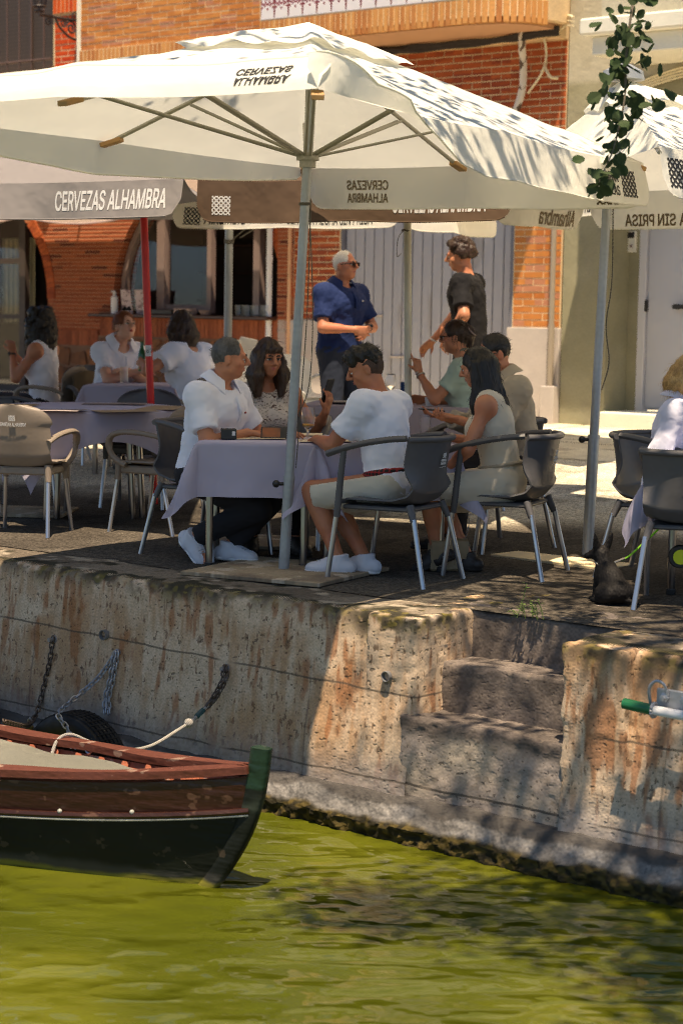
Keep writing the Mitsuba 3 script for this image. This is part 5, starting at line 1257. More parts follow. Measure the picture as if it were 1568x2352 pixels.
            G.cut(H((0, .105, -.045), (.058, .085, .115)), .010)
            if style == 'wavy' or (len(hair) > 4 and hair[4] == 'bangs'): G.add(H((0, .072, .072), (.060, .030, .028)), .012)
            groove(6, .016, 55, 5 if style == 'long' else 12); groove(8, .008, 110, 12)
            if style == 'curlylong':
                r_ = np.random.RandomState(4)
                for _ in range(420):
                    a0 = r_.uniform(-2.4, 2.4); zz = r_.uniform(-ln, .13); rr = .085+.045*math.sin(np.clip((.13-zz)/(ln+.13), 0, 1)*2.4)
                    G.add(ell(hd(rr*math.sin(a0), -.02-rr*math.cos(a0), zz), np.full(3, r_.uniform(.014, .026))), .004)
        if style == 'bun':
            cutface(.085, .064); G.cut(half(hd(0, -.03, -.06), HR @ np.array([0, .2, -1]), hc_-.3, hc_+.3), .01)
            for sd in (-1, 1): G.cut(H((sd*.085, .03, -.03), (.04, .035, .055)), .008)
            G.add(H((0, -.105, .03), (.05, .045, .06)), .03); G.add(cone(hd(.01, -.12, .02), hd(.0, -.11, -.10), .03, .010), .02); groove(4, .014, 60, 10)
        if style == 'pony':
            cutface(.088, .062); G.cut(half(hd(0, -.03, -.05), HR @ np.array([0, .4, -1]), hc_-.3, hc_+.3), .01)
            for sd in (-1, 1): G.cut(H((sd*.085, .03, -.03), (.04, .05, .055)), .008)
            G.add(cone(hd(-.02, -.11, .02), hd(-.05, -.145, -.02), .030, .036), .02); G.add(cone(hd(-.05, -.145, -.02), hd(-.055, -.135, -.09), .036, .014), .02); groove(4, .012, 60, 14)
        m = G.mesh()
        if m is not None:
            P('hair', m, hm)
            r_ = np.random.RandomState(len(label)); ns = {'long': 420, 'wavy': 380, 'bob': 300, 'curlylong': 420, 'quiff': 380, 'curly': 300}.get(style, 260)
            pts, fi = trimesh.sample.sample_surface(m, ns, seed=int(len(label))); nrm = m.face_normals[fi]; vs_, fs_ = [], []
            for q, n_ in zip(pts, nrm):
                bk = HR @ np.array([r_.normal()*.5, -.6, .1]) if style in ('short', 'greyshort', 'quiff') else (r_.normal(size=3) if style.startswith('curly') else np.array([r_.normal()*.25, r_.normal()*.25, -1.]))
                t_ = unit(bk-n_*(bk@n_)+n_*r_.uniform(.15, .5)); L_ = r_.uniform(.015, .03) if style in ('short', 'greyshort', 'quiff', 'curly') else r_.uniform(.04, .09)
                t2 = unit(t_+n_*.25+(np.array([0, 0, -.6]) if L_ > .03 else 0)); sd_ = unit(np.cross(t_, n_)); w_ = .0016
                vs_ += [q-sd_*w_, q+sd_*w_, q+t_*L_*.5+sd_*w_*.8, q+t_*L_*.5-sd_*w_*.8, q+t_*L_*.5+t2*L_*.5, q-n_*.002]; b_ = len(vs_)-6
                fs_ += [(b_, b_+1, b_+2), (b_, b_+2, b_+3), (b_+3, b_+2, b_+4), (b_+5, b_+2, b_+1), (b_+5, b_, b_+3)]
            say(P('loose_hair', trimesh.Trimesh(np.array(vs_), np.array(fs_), process=False), hm, False), kind='stuff')
        if style == 'pony': P('hair_bow', cat(*[tube([hd(0, .055, .135), hd(q*.025, .062, .148), hd(q*.040, .058, .135), hd(q*.02, .056, .128)], [.008, .014, .012, .006], 6) for q in (-1, 1)]), 'mat_black_cotton')
        if style == 'quiff':
            G = Field(hc_-[.2, .2, .2], hc_+[.2, .2, .2], hh); G.add(H((0, -.018, .015), (.0772, .0965, .095)), .01); G.cut(half(hd(0, -.05, -.055), HR @ np.array([0, .45, -1]), hc_-.3, hc_+.3), .01); G.cut(half(hd(0, .03, 0), HR @ np.array([0, 1, .1]), hc_-.3, hc_+.3), .01)
            for sd in (-1, 1): G.cut(H((sd*.085, .03, -.02), (.04, .05, .048)), .008)
            P('faded_sides', G.mesh(), 'mat_fade')
    if glasses:
        gm = cat(*[mv(bx(-.024, .024, -.002, .002, -.016, .014, .004), HR, hd(sd*.031, .106, .010)) for sd in (-1, 1)], tube([hd(-.012, .108, .016), hd(.012, .108, .016)], .003, 5), *[tube([hd(sd*.054, .100, .016), hd(sd*.078, .06, .016), hd(sd*.080, -.01, .014)], .0032, 5) for sd in (-1, 1)])
        if glasses == 'up': gm = cat(*[mv(bx(-.024, .024, -.002, .002, -.016, .014, .004), HR @ np.array([[1, 0, 0], [0, .3, -.95], [0, .95, .3]]), hd(sd*.030, .060, .137)) for sd in (-1, 1)], *[tube([hd(sd*.052, .05, .132), hd(sd*.086, -.0, .07), hd(sd*.084, -.02, .02)], .0035, 5) for sd in (-1, 1)])
        P('sunglasses' if glasses != 'clear' else 'glasses', gm, 'mat_sunglass', 30)
    J = dict(hd=hd, HR=HR, A=A, L=L, nb=nb, up=up, fw=fw, rt=rt, pel=pel, chest=chest, M=Mw, put=P, key=k)
    return J
hairm('mat_fade', (.045, .026, .017), (.085, .045, .028), .6)
def world(J, p): return (J['M'] @ np.array([*p, 1.]))[:3]
gS = 'people at the front table'
def at_head(J): return world(J, J['hd'](0, 0, .125))
# 1 grey haired man, white polo, left end of the front table, looking right
J1 = person('grey haired man in a white polo at the left end of the front table', gS, -.80, 11.55, -26, seat=0.493, lean=.16, twist=-4, head=(30, -4, 0), s=1.02, sk='mat_skin_tan',
    arms={-1: dict(to=(-.16, .40, .735), hint=(-.6, -.1, -.8), palm=(0, 0, -1), dir=(.3, 1, 0), curl=.3), 1: dict(to=(.05, .30, .735), hint=(.8, -.2, -.7), palm=(0, 0, -1), dir=(-.9, .5, 0), curl=.35)},
    legs={-1: dict(to=(.06, .20, .085), toe=(.1, 1, 0), hint=(-.3, .9, .4)), 1: dict(to=(.16, .02, .13), toe=(.3, .75, -.55), hint=(-.2, .9, .4))}, top=dict(mat='mat_white_cotton', sleeve=.72, hem=-.13, collar=1, loose=.018, o=.017, wrinkle=.012), bottom=dict(mat='mat_dark_trousers', len=1.93), shoes='mat_shoe_white', hair=('greyshort', 'mat_hair_grey'), girth=1.12)
J1['put']('chest_patch', tube([J1['chest']+J1['rt']*-.085+J1['fw']*.150+J1['up']*.045, J1['chest']+J1['rt']*-.060+J1['fw']*.155+J1['up']*.045], .006, 4), 'mat_plaid_red')
# 2 dark haired woman, crochet top, phone
J2 = person('dark haired woman in a white crochet top holding up a phone at the front table', gS, -.495, 12.22, -78, sex='f', seat=0.473, lean=.15, head=(14, -6, 0), s=1.03, sk='mat_skin_olive',
    arms={1: dict(to=(.20, .34, .78), hint=(.7, -.2, -.7), palm=(-.2, -.3, -1), dir=(-.7, .7, .0), curl=.4), -1: dict(to=(-.33, .26, .82), hint=(-.5, -.3, -.8), palm=(.7, -.7, 0), dir=(-.25, .30, 1), curl=.75)},
    top=dict(mat='mat_crochet', sleeve=0, hem=-.05, neck=.075, o=.010, wrinkle=.004), bottom=dict(mat='mat_black_cotton', len=1.9), shoes='mat_shoe_dark', hair=('wavy', 'mat_hair_brown', .26, (0, .03)))
for sd in (-1, 1): J2['put']('earring', mv(trimesh.creation.icosphere(2, .007), None, J2['hd'](sd*.079, -.004, -.048)), 'mat_steel')
# 3 young man, white tee, seen from behind
J3 = person('young man in white tee and stone shorts seen from behind at the table', gS, .27, 10.88, 136, seat=0.513, lean=.20, twist=10, head=(42, -22, 0), s=.99, sk='mat_skin_olive', neck_f=.02,
    arms={1: dict(to=(.16, .46, .745), hint=(.7, .0, -.7), palm=(0, 0, -1), dir=(-.7, .6, 0), curl=.35), -1: dict(to=(-.14, .45, .745), hint=(-.6, -.2, -.8), palm=(0, 0, -1), dir=(.8, .5, 0), curl=.35)},
    legs={-1: dict(to=(-.20, .20, .085), toe=(-.55, .8, 0), hint=(-.22, .8, .5)), 1: dict(to=(-.06, .13, .085), toe=(-.3, .9, 0), hint=(-.02, .8, .5))}, top=dict(mat='mat_white_cotton', sleeve=.68, hem=-.075, loose=.022, o=.015, wrinkle=.013), bottom=dict(mat='mat_short_stone', len=.92, name='shorts', waist=.055, loose=.025), shoes='mat_shoe_white', hair=('quiff', 'mat_hair_black'), girth=1.0)
J3['put']('waistband', tube([J3['pel']+J3['up']*.068+J3['rt']*.162*math.cos(a)+J3['fw']*.118*math.sin(a) for a in np.linspace(0, 2*np.pi, 32, endpoint=False)], .019, 8, closed=True), 'mat_plaid_red')
# 4 long haired woman, beige dress
J4 = person('woman with very long dark hair in a sand dress at the front table', gS, .90, 11.10, 164, sex='f', seat=0.518, lean=.16, head=(-4, -14, 0), s=.985, sk='mat_skin_tan',
    arms={1: dict(to=(.14, .36, .76), hint=(.5, -.2, -.8), palm=(-.3, 0, -1), dir=(-.6, .8, 0), curl=.5), -1: dict(to=(-.10, .30, .60), hint=(-.8, -.2, -.5), palm=(.4, 0, -1), dir=(.3, .9, -.1), curl=.6)},
    legs={-1: dict(to=(-.06, .36, .11), toe=(0, .9, -.4)), 1: dict(to=(.02, .20, .075), toe=(.2, 1, -.05), hint=(0, .9, .5))}, top=dict(mat='mat_sand_linen', sleeve=0, hem=-.02, scoop=.08, neck=.085, o=.011, wrinkle=.006, yoke=.62, name='bodice'), bottom=dict(mat='mat_sand_linen', len=.78, skirt=1, loose=.03, name='skirt', waist=.10, wrinkle=.011), shoes='mat_shoe_dark', hair=('long', 'mat_hair_black', .50, (0, -.06)), glasses='up')
J4['put']('belt', tube([J4['pel']+J4['up']*.105+J4['rt']*.150*math.cos(a)+J4['fw']*.122*math.sin(a) for a in np.linspace(0, 2*np.pi, 32, endpoint=False)], .011, 6, closed=True), 'mat_beige_linen')
# 5 man in beige with sunglasses
J5 = person('man in beige shirt and sunglasses behind the long haired woman, holding a phone', gS, 1.05, 11.98, 196, seat=0.538, lean=.16, head=(0, -12, 0), s=1.0, sk='mat_skin_tan',
    arms={1: dict(to=(.20, .40, .80), hint=(.6, -.3, -.8), palm=(0, .2, 1), dir=(-.1, 1, .1), curl=.6), -1: dict(to=(-.10, .42, .80), hint=(-.6, -.3, -.8), palm=(.3, .2, 1), dir=(-.1, 1, .1), curl=.8)},
    top=dict(mat='mat_beige_linen', sleeve=1.7, hem=-.12, collar=1, o=.018, wrinkle=.014), bottom=dict(mat='mat_dark_trousers', len=1.9), shoes='mat_shoe_dark', hair=('short', 'mat_hair_black'), glasses='on', girth=1.1)
# 6 woman in mint at the back table
gB2 = 'people at the back tables'
J6 = person('woman in mint tee with hair claw and glasses, one hand raised', gB2, .89, 13.95, 168, sex='f', seat=0.518, z=-.01, lean=.10, head=(0, -4, 0), s=1.02, h=.009, hc=.011, sk='mat_skin_tan', girth=1.1,
    arms={-1: dict(to=(-.12, .34, .93), hint=(-.4, -.1, -1), palm=(.6, .6, 0), dir=(.15, .25, 1), curl=.9, point=True), 1: dict(to=(.14, .34, .74))}, top=dict(mat='mat_mint', sleeve=.62, hem=-.06, o=.014, wrinkle=.010), bottom=dict(mat='mat_black_cotton', len=1.9), shoes='mat_shoe_dark', hair=('bun', 'mat_hair_brown'), glasses='clear')
J6['put']('hair_claw', cat(*[tube(spline([J6['hd'](sx*.02, -.10, .085), J6['hd'](sx*.055, -.12, .05), J6['hd'](sx*.03, -.155, .01)], 10), .007, 5) for sx in (-1, 0, 1)]), 'mat_frame_grey')
def watch(J, sd, mat='mat_steel'):
    el, wr, a = J['A'][sd]; d_ = unit(wr-el); q = np.cross(d_, [.3, .2, 1]); q = unit(q); b_ = np.cross(d_, q); c = wr-d_*.02
    J['put']('wristwatch', cat(tube([c+q*.0285*math.cos(t)+b_*.0285*math.sin(t) for t in np.arange(16)*np.pi/8], .006, 5, closed=True), tube([c+unit(np.array([-.2, .8, .6])@np.eye(3)-d_*0)*.028-d_*.004, c+unit(np.array([-.2, .8, .6]))*.036], .016, 10)), mat)
watch(J6, -1)
# 7 and 8 the standing men
J7 = person('white haired man standing in a navy polo and dark sunglasses, hands held at the belly', None, -.04, 16.6, -46, stand=True, z=-.0, lean=.0, head=(14, 4, 0), s=1.045, h=.009, hc=.011, sk='mat_skin_red', girth=1.16,
    arms={1: dict(to=(.06, .235, 1.10), hint=(.9, -.4, -.5), palm=(-.2, -1, .2), dir=(-.9, .35, -.1), curl=.6), -1: dict(to=(-.09, .225, 1.11), hint=(-.9, -.4, -.5), palm=(.2, -1, .1), dir=(.75, .3, -.4), curl=.6)},
    top=dict(mat='mat_navy', sleeve=.74, hem=-.10, collar=1, loose=.022, o=.018, wrinkle=.014), bottom=dict(mat='mat_jeans_dark', len=1.95), shoes='mat_shoe_dark', hair=('greyshort', 'mat_hair_white'), glasses='on')
watch(J7, -1, 'mat_sunglass')
J7['put']('chest_emblem', mv(trimesh.creation.icosphere(1, .008), None, J7['chest']+J7['fw']*.158+J7['rt']*-.085+J7['up']*.06), 'mat_print_white')
J8 = person('young man with curly hair standing in a black tee in front of the garage door', None, 1.06, 16.85, 168, stand=True, z=.0, lean=.06, head=(4, -10, 0), s=1.095, h=.009, hc=.011, sk='mat_skin_tan', twist=-8,
    arms={1: dict(to=(.20, .33, .93), hint=(.4, -.8, -.3), palm=(-.5, 0, -.8), dir=(.0, .75, -.7), curl=.5), -1: dict(to=(-.20, .14, .97), hint=(-.9, -.6, -.2), palm=(.9, -.2, 0), dir=(.4, .35, -.8), curl=.5)},
    top=dict(mat='mat_black_cotton', sleeve=.78, hem=-.09, loose=.026, o=.017, wrinkle=.014), bottom=dict(mat='mat_black_cotton', len=1.95), shoes='mat_shoe_dark', hair=('curly', 'mat_hair_curly'))
J8['put']('wristband', tube([J8['A'][1][1]+np.array([.028*math.cos(t), .028*math.sin(t)*.9, .012*math.sin(t)]) for t in np.arange(14)*np.pi/7], .007, 5, closed=True), 'mat_print_white')
# 9, 10, 11 the rear tables on the left
J9 = person('red haired woman in white blouse leaning on folded arms', gB2, -2.02, 16.95, -52, sex='f', seat=0.478, lean=.40, head=(2, 12, 0), s=1.09, h=.009, hc=.011, sk='mat_skin_fair', lip='mat_lip_red',
    arms={1: dict(to=(-.02, .42, .745), hint=(.9, -.2, -.5), palm=(0, 0, -1), dir=(-1, .2, 0), curl=.4), -1: dict(to=(.05, .38, .76), hint=(-.9, -.2, -.5), palm=(0, 0, -1), dir=(1, .2, 0), curl=.4)}, top=dict(mat='mat_white_cotton', sleeve=.62, hem=-.06, collar=1, vneck=.07, o=.014), bottom=dict(mat='mat_dark_trousers', len=1.9), shoes='mat_shoe_dark', hair=('pony', 'mat_hair_red'))
J10 = person('woman with a dark bob in a loose white top, seen from behind', gB2, -1.14, 15.95, 140, sex='f', seat=0.478, lean=.30, head=(14, 10, 0), s=1.09, h=.009, hc=.011, sk='mat_skin_tan', face=False,
    arms={-1: dict(to=(-.24, .34, .82), hint=(-.9, -.2, -.4), palm=(.8, .3, 0), dir=(.1, .8, .3), curl=.8), 1: dict(to=(.14, .40, .76))}, top=dict(mat='mat_white_cotton', sleeve=.5, hem=-.10, back=.07, o=.024, loose=.04, wrinkle=.012), bottom=dict(mat='mat_dark_trousers', len=1.9), shoes='mat_shoe_dark', hair=('bob', 'mat_hair_brown', .155))
J11 = person('curly dark haired woman in a white tank top and sunglasses at the far left edge', gB2, -2.60, 17.3, 165, sex='f', seat=0.438, lean=.0, head=(0, 0, 0), s=1.09, h=.009, hc=.011, sk='mat_skin_tan', glasses='on',
    arms={-1: dict(to=(-.12, .22, .86), hint=(-.5, -.2, -1), palm=(.6, .5, 0), dir=(.2, .2, 1), curl=1.1), 1: dict(to=(.10, .30, .84), hint=(.5, 0, -1), palm=(-.6, .4, 0), dir=(-.2, .1, 1), curl=1.0)}, top=dict(mat='mat_white_cotton', sleeve=0, hem=-.08, scoop=.05, o=.011, yoke=.62), bottom=dict(mat='mat_dark_trousers', len=1.9), shoes='mat_shoe_dark', hair=('curlylong', 'mat_hair_black', .22))
watch(J11, -1, 'mat_sunglass')
_jk = thing('jacket', 'olive jacket hung over the chair back of the curly haired woman', 'jacket')
def _jf(U, V):
    y = -.30-.035*np.cos(U*1.4)-.03*V+.02*np.sin(U*9+V*3)*V; z = .80-.62*V-.04*U**2; x = U*(.21+.05*V)
    return np.stack([x, y, z], -1)
_p = W(-2.52, 17.25); _p[2] = gz(_p[0], _p[1])
scene[_jk] = mikit.ply(mv(grid(_jf, np.linspace(-1, 1, 30), np.linspace(0, 1, 24), thick=.012), rot(math.radians(160-90)+YAW), _p), 'mat_olive_jacket', smooth=40)
# 12 the blonde woman at the right edge
J12 = person('blonde woman in a pale lilac shirt cut off by the right edge', gS, 1.76, 10.80, -12, sex='f', seat=0.518, lean=.10, head=(-10, -6, 0), s=.96, sk='mat_skin_fair', top=dict(mat='mat_lilac_shirt', sleeve=1.72, hem=-.10, collar=1, o=.022, wrinkle=.018), bottom=dict(mat='mat_sand_linen', len=1.9), shoes='mat_shoe_dark', hair=('wavy', 'mat_hair_blonde', .13))
# ================================================================ the moored boat
def _wood(a, b, flake=None):
    def fn(p, n, uv):
        c = mix(a, b, fbm(p.x*3, p.y*3, p.z*22, 4))
        if flake is not None: c = mix(c, flake, smoothstep(.66, .72, fbm(p.x*16, p.y*16, p.z*22, 3)))
        return c*(.85+.3*noise(p.x*70, p.y*70, p.z*70))
    return mikit.proc(fn)
_wb = lambda p, n, uv: fbm(p.x*8, p.y*8, p.z*40, 3)*.004+fbm(p.x*30, p.y*30, p.z*30, 2)*.002
principled('mat_boat_red', _wood((.075, .022, .013), (.13, .042, .026), (.24, .15, .11)), .5, spec=.4, bump=_wb)
principled('mat_boat_strake', _wood((.020, .0065, .0035), (.042, .013, .007), (.09, .045, .028)), .35, spec=.5, bump=_wb)
principled('mat_boat_inside', _wood((.34, .095, .045), (.46, .155, .085), (.48, .30, .22)), .65, spec=.3, bump=_wb)
def _hullc(p, n, uv):
    c = mix((.006, .0065, .0055), (.012, .016, .011), fbm(p.x*5, p.y*5, p.z*3, 4))
    c = mix(c, (.055, .07, .05), smoothstep(-.80, -.74, p.z)*smoothstep(.45, .65, fbm(p.x*3, p.y*3, p.z*9, 3))*.6)
    c = mix(c, (.06, .045, .03), smoothstep(.68, .74, fbm(p.x*18, p.y*18, p.z*18, 3))*.7)
    foot = smoothstep(-1.02, -1.045, p.z+.05*(fbm(p.x*8, p.y*8, 0, 3)-.5))
    c = mix(c, (.10, .095, .085), smoothstep(-.97, -1.02, p.z+.04*(fbm(p.x*9, p.y*9, 0, 3)-.5))*.4)
    return mix(c, (.22, .20, .02), foot*.8)
principled('mat_boat_hull', mikit.proc(_hullc), .5, spec=.22, bump=_wb)
principled('mat_boat_line', tint((.34, .34, .30), .5), .5); principled('mat_boat_green', _wood((.006, .019, .010), (.013, .040, .019), (.05, .065, .045)), .4, spec=.5, bump=_wb)
def _tarp(p, n, uv): return mi.Color3f(.165, .16, .13)*(.75+.5*fbm(p.x*3, p.y*3, p.z*3, 4))*(.94+.12*noise(p.x*200, p.y*200, p.z*200))
principled('mat_tarp', mikit.proc(_tarp), .75, spec=.25, bump=lambda p, n, uv: fbm(p.x*9, p.y*9, p.z*9, 4)*.014, eps=.004)
S0 = np.array([-5.648, 6.168]); AX = np.array([-.988, -.156]); NR = np.array([.156, -.988])     # stem, keel line aft, towards the camera
hw = lambda t: .74*(1-np.exp(-np.maximum(t, 0)/2.05))*np.clip((7.2-t)/2.5, 0, 1)**.5+.012
zg = lambda t: -.535-.15*(1-np.exp(-np.maximum(t, 0)/.95))+.012*np.maximum(t-2, 0)
def BP(t, q, z):
    """t aft of the stem, q athwart (+ near side), z"""
    t, q, z = np.broadcast_arrays(t, q, z)
    return np.stack([S0[0]+AX[0]*t+NR[0]*q, S0[1]+AX[1]*t+NR[1]*q, z], -1)
boat = thing('rowing_boat', 'weathered wooden boat with dark hull, red brown topsides and green stem post', 'boat')
ts = np.concatenate([np.linspace(0, .4, 12)[:-1], np.linspace(.4, 5.2, 70)])
rake = lambda z: np.clip((-.53-z)/.52, 0, 1.4)**1.8*.245            # the stem leans back towards the keel
def side(sg, v0, v1, o=0.0, n=14):
    """hull skin between two heights below the gunwale, v in metres (negative z from zg)"""
    def fn(U, V):
        z = zg(U)-V; dz = V
        w = hw(np.maximum(U-rake(z)*1.0, 0))*(1-.42*np.clip(dz/.75, 0, 1)**2.2)+o
        t = np.maximum(U, rake(z)); w = np.where(U < rake(z), .012+o*.3, w)
        return BP(t, sg*w, z)
    return grid(fn, ts, np.linspace(v0, v1, n), flip=sg > 0)
for sg in (1, -1):
    put(boat+'__top_strake', side(sg, .0, .155, .010, 8), 'mat_boat_strake', smooth=True)
    put(boat+'__hull', side(sg, .15, .80, 0, 26), 'mat_boat_hull', smooth=True)
    rubb = np.array([BP(t, sg*(hw(t)*.99+.014), zg(t)-.165) for t in ts])
    put(boat+'__rubbing_line', tube(rubb, .006, 6), 'mat_boat_line')
    put(boat+'__lower_band', tube(np.array([BP(t, sg*(hw(t)*.985+.010), zg(t)-.148) for t in ts]), .016, 6), 'mat_boat_strake')
    def cap(U, V): return BP(U, sg*np.maximum(hw(U)+.028-.085*V, .002), zg(U)+.016+.006*np.sin(U*7)*V)
    put(boat+'__gunwale', grid(cap, ts, np.linspace(0, 1, 4), thick=.034, flip=sg < 0), 'mat_boat_red', smooth=30)
    def lin(U, V): return BP(U, sg*np.maximum(hw(U)-.035-.12*V, .0), zg(U)-.24*V)
    put(boat+'__inner_planking', grid(lin, ts, np.linspace(0, 1, 6), flip=sg < 0), 'mat_boat_inside', smooth=True)
    for i, t in enumerate(np.arange(.34, 4.6, .165)):
        c = BP(t, sg*(hw(t)-.05), zg(t)-.03); 
        q_ = lambda o: sg*max(hw(t)-o, .004)
        pts = [BP(t, q_(.050), zg(t)+.0), BP(t, q_(.085), zg(t)-.07), BP(t, q_(.14), zg(t)-.22)]
        put(boat+'__frame', tube(pts, .020, 4, flat=1.0), 'mat_boat_inside', smooth=False)
st = np.array([(.52, -1.30), (.27, -1.08), (.105, -.85), (.025, -.66), (-.005, -.52), (-.020, -.405)])
sp = spline(st, 24)
def stem(U, V):
    i = U; t = np.interp(i, np.arange(len(sp)), sp[:, 0]); z = np.interp(i, np.arange(len(sp)), sp[:, 1])
    a = V*2*np.pi; sx, sy = np.cos(a), np.sin(a); f = (np.abs(sx)**4+np.abs(sy)**4)**-.25
    top = np.clip((i-len(sp)+1.5)/1.5, 0, 1); k = 1-.25*top**3
    return BP(t-.026+.048*sx*f*k, .028*sy*f*k, z)
m = grid(stem, np.arange(len(sp)), np.linspace(0, 1, 25))
topc = BP(sp[-1, 0]-.02, 0, sp[-1, 1]+.012)
ring_ = stem(np.full(25, len(sp)-1.), np.linspace(0, 1, 25))
capm = trimesh.Trimesh(np.vstack([ring_, topc]), [(i, i+1, 25) for i in range(24)], process=False)
up_ = sp[:, 1] > -.66
def stem_part(z0, z1): 
    c = np.array(m.triangles_center); return m.submesh([(c[:, 2] > z0) & (c[:, 2] <= z1)], append=True)
put(boat+'__stem_post', cat(stem_part(-.585, 1), capm), 'mat_boat_green', smooth=50); put(boat+'__stem_foot', stem_part(-3, -.585), 'mat_boat_hull', smooth=50)
def tarp(U, V):
    q = V*2-1; w = np.where(q > 0, hw(U)-.05, hw(U)*.30)
    t = U+.0; ridge = .14*(1-np.abs(q+.25)**1.3)*np.clip((U-.85)/1.6, 0, 1)
    P = BP(t, q*w*np.clip((U-.40)/.35, .35, 1), zg(t)-.02+.03*np.clip(q, 0, 1)+.125*(1-np.abs(q)**1.6)*np.clip((U-.45)/.8, 0, 1)-.16*np.clip(-q-.4, 0, 1))
    P[..., 2] += .05*(meshkit.fbm(P*[3.2, 4.5, 1], 3, 4)-.5)+.02*np.sin(U*4.3+q*3)*(1-q*q)
    return P
tp = thing('boat_cover', 'grey canvas cover sagging over the boat', 'cover')
scene[tp] = mikit.ply(grid(tarp, np.linspace(.46, 4.8, 100), np.linspace(0, 1, 40), thick=.004), 'mat_tarp', smooth=True)
for t, q in ((1.55, .97), (2.2, .97), (1.1, -.98)):
    c = BP(t, q*(hw(t)-.04), zg(t)+.03)
    put(boat+'__ring_bolt', tube([c+np.array([.022*math.cos(a), 0, .022*math.sin(a)]) for a in np.arange(12)*np.pi/6], .006, 5, closed=True), 'mat_aluminium')
for t in np.arange(.5, 3, .33):
    c = BP(t, hw(t)+.012, zg(t)-.13)
    put(boat+'__bolt_head', mv(trimesh.creation.icosphere(1, .011), None, c), 'mat_boat_line')

# ---- tyres
def _tyrec(p, n, uv): return mix((.012, .011, .011), (.05, .045, .04), smoothstep(.4, .75, fbm(p.x*7, p.y*7, p.z*7, 4)))
principled('mat_tyre', mikit.proc(_tyrec), .55, spec=.35, bump=lambda p, n, uv: fbm(p.x*40, p.y*40, p.z*40, 2)*.003)
_tp = [(.20, -.075), (.215, -.090), (.26, -.100), (.30, -.098), (.322, -.085)]
for k in range(5):
    y0 = -.072+.144*k/5; y1 = -.072+.144*(k+1)/5
    _tp += [(.334, y0+.004), (.335, y1-.006), (.326, y1-.004), (.326, y1+.002)]
_tp += [(.322, .085), (.30, .098), (.26, .100), (.215, .090), (.20, .075), (.207, .05), (.30, .04), (.30, -.04), (.207, -.05), (.20, -.075)]
RY = np.array([[1, 0, 0], [0, 0, -1], [0, 1, 0.]])
for x, y, z, tz, lab in ((-7.89, 7.205, -1.065, .06, 'worn black tyre fender hanging on two chains behind the boat'), (-8.93, 7.20, -1.02, -.1, 'black tyre fender at the left edge of the quay wall')):
    k = thing('tyre_fender', lab, 'tyre')
    ty = lathe(_tp, 64); put(k+'__casing', ty, 'mat_tyre', smooth=35, M=mat4(rot(tz) @ RY, (x, y, z)))
    blocks = [mv(bx(-.0045, .0045, -.07, .07, .326, .3375, .002), np.array([[math.cos(a), 0, math.sin(a)], [0, 1, 0], [-math.sin(a), 0, math.cos(a)]])) for a in np.arange(60)*2*np.pi/60]
    put(k+'__tread', cat(*blocks), 'mat_tyre', smooth=False, M=mat4(rot(tz), (x, y, z))); say(k+'__tread', kind='stuff')
# ---- chains, rope, padlock
principled('mat_chain_rust', tint((.10, .075, .06), .3, 30), .45, metal=.55); principled('mat_chain_steel', tint((.36, .36, .38), .25, 30), .38, metal=.7)
def _link(L, w, r):
    a = np.linspace(0, 2*np.pi, 20, endpoint=False)
    p = np.stack([np.cos(a)*w/2, 0*a, np.sin(a)*w/2+np.sign(np.sin(a))*(L/2-w/2)], 1)
    return tube(p, r, 6, closed=True, up=(0, 1, 0))
_lk = {m: mikit.ply(_link(.042, .026, .0048), m, smooth=40) for m in ('mat_chain_rust', 'mat_chain_steel')}
def chain(key, pts, mat, pitch=.031):
    p = spline(pts, 80); s = np.concatenate([[0], np.cumsum(np.linalg.norm(np.diff(p, axis=0), axis=1))])
    for i, d in enumerate(np.arange(0, s[-1], pitch)):
        c = np.array([np.interp(d, s, p[:, j]) for j in range(3)]); c2 = np.array([np.interp(min(d+.02, s[-1]), s, p[:, j]) for j in range(3)])
        t = unit(c2-c+1e-9); a = unit(np.cross(t, [.3, 1, .2])); b = np.cross(t, a)
        if i % 2: a, b = b, -a
        scene[numbered(key+'__link')] = {**_lk[mat], 'to_world': T(mat4(np.stack([a, b, t], 1), c).tolist())}
def eye_bolt(k, p):
    put(k+'__eye_bolt', cat(tube([np.array(p)+[0, .06, 0], np.array(p)+[0, -.03, 0]], .012, 8), mv(lathe([(0, 0), (.024, 0), (.022, .008), (0, .008)], 12), RY, np.array(p)+[0, .012, 0])), 'mat_chain_steel')
k = thing('mooring_chain', 'thin rusty chain with a padlock running down the wall to the boat, leftmost', 'chain')
cl = [(-8.301, 7.40, -.404), (-8.304, 7.38, -.53), (-8.335, 7.36, -.692), (-8.333, 7.32, -.796), (-8.267, 7.22, -.837), (-8.08, 7.0, -.803), (-7.80, 6.62, -.68)]
chain(k, cl, 'mat_chain_rust'); eye_bolt(k, cl[0])
pl = thing('padlock', 'brass padlock hanging on the leftmost chain', 'padlock'); principled('mat_brass', (.20, .15, .06), .4, metal=.7)
put(pl+'__case', bx(-8.29, -8.235, 7.19, 7.21, -.905, -.855, .005), 'mat_brass', smooth=False); put(pl+'__shackle', tube([(-8.278, 7.20, -.86), (-8.278, 7.20, -.83), (-8.262, 7.20, -.815), (-8.247, 7.20, -.83), (-8.247, 7.20, -.86)], .005, 6), 'mat_chain_steel')
k = thing('mooring_chain', 'steel chain slung from the wall round the tyre behind the boat', 'chain')
chain(k, [(-7.791, 7.40, -.419), (-7.865, 7.34, -.557), (-7.92, 7.22, -.66), (-7.88, 7.07, -.72), (-7.80, 7.06, -.79), (-7.75, 7.06, -.90)], 'mat_chain_steel'); eye_bolt(k, (-7.791, 7.41, -.419))
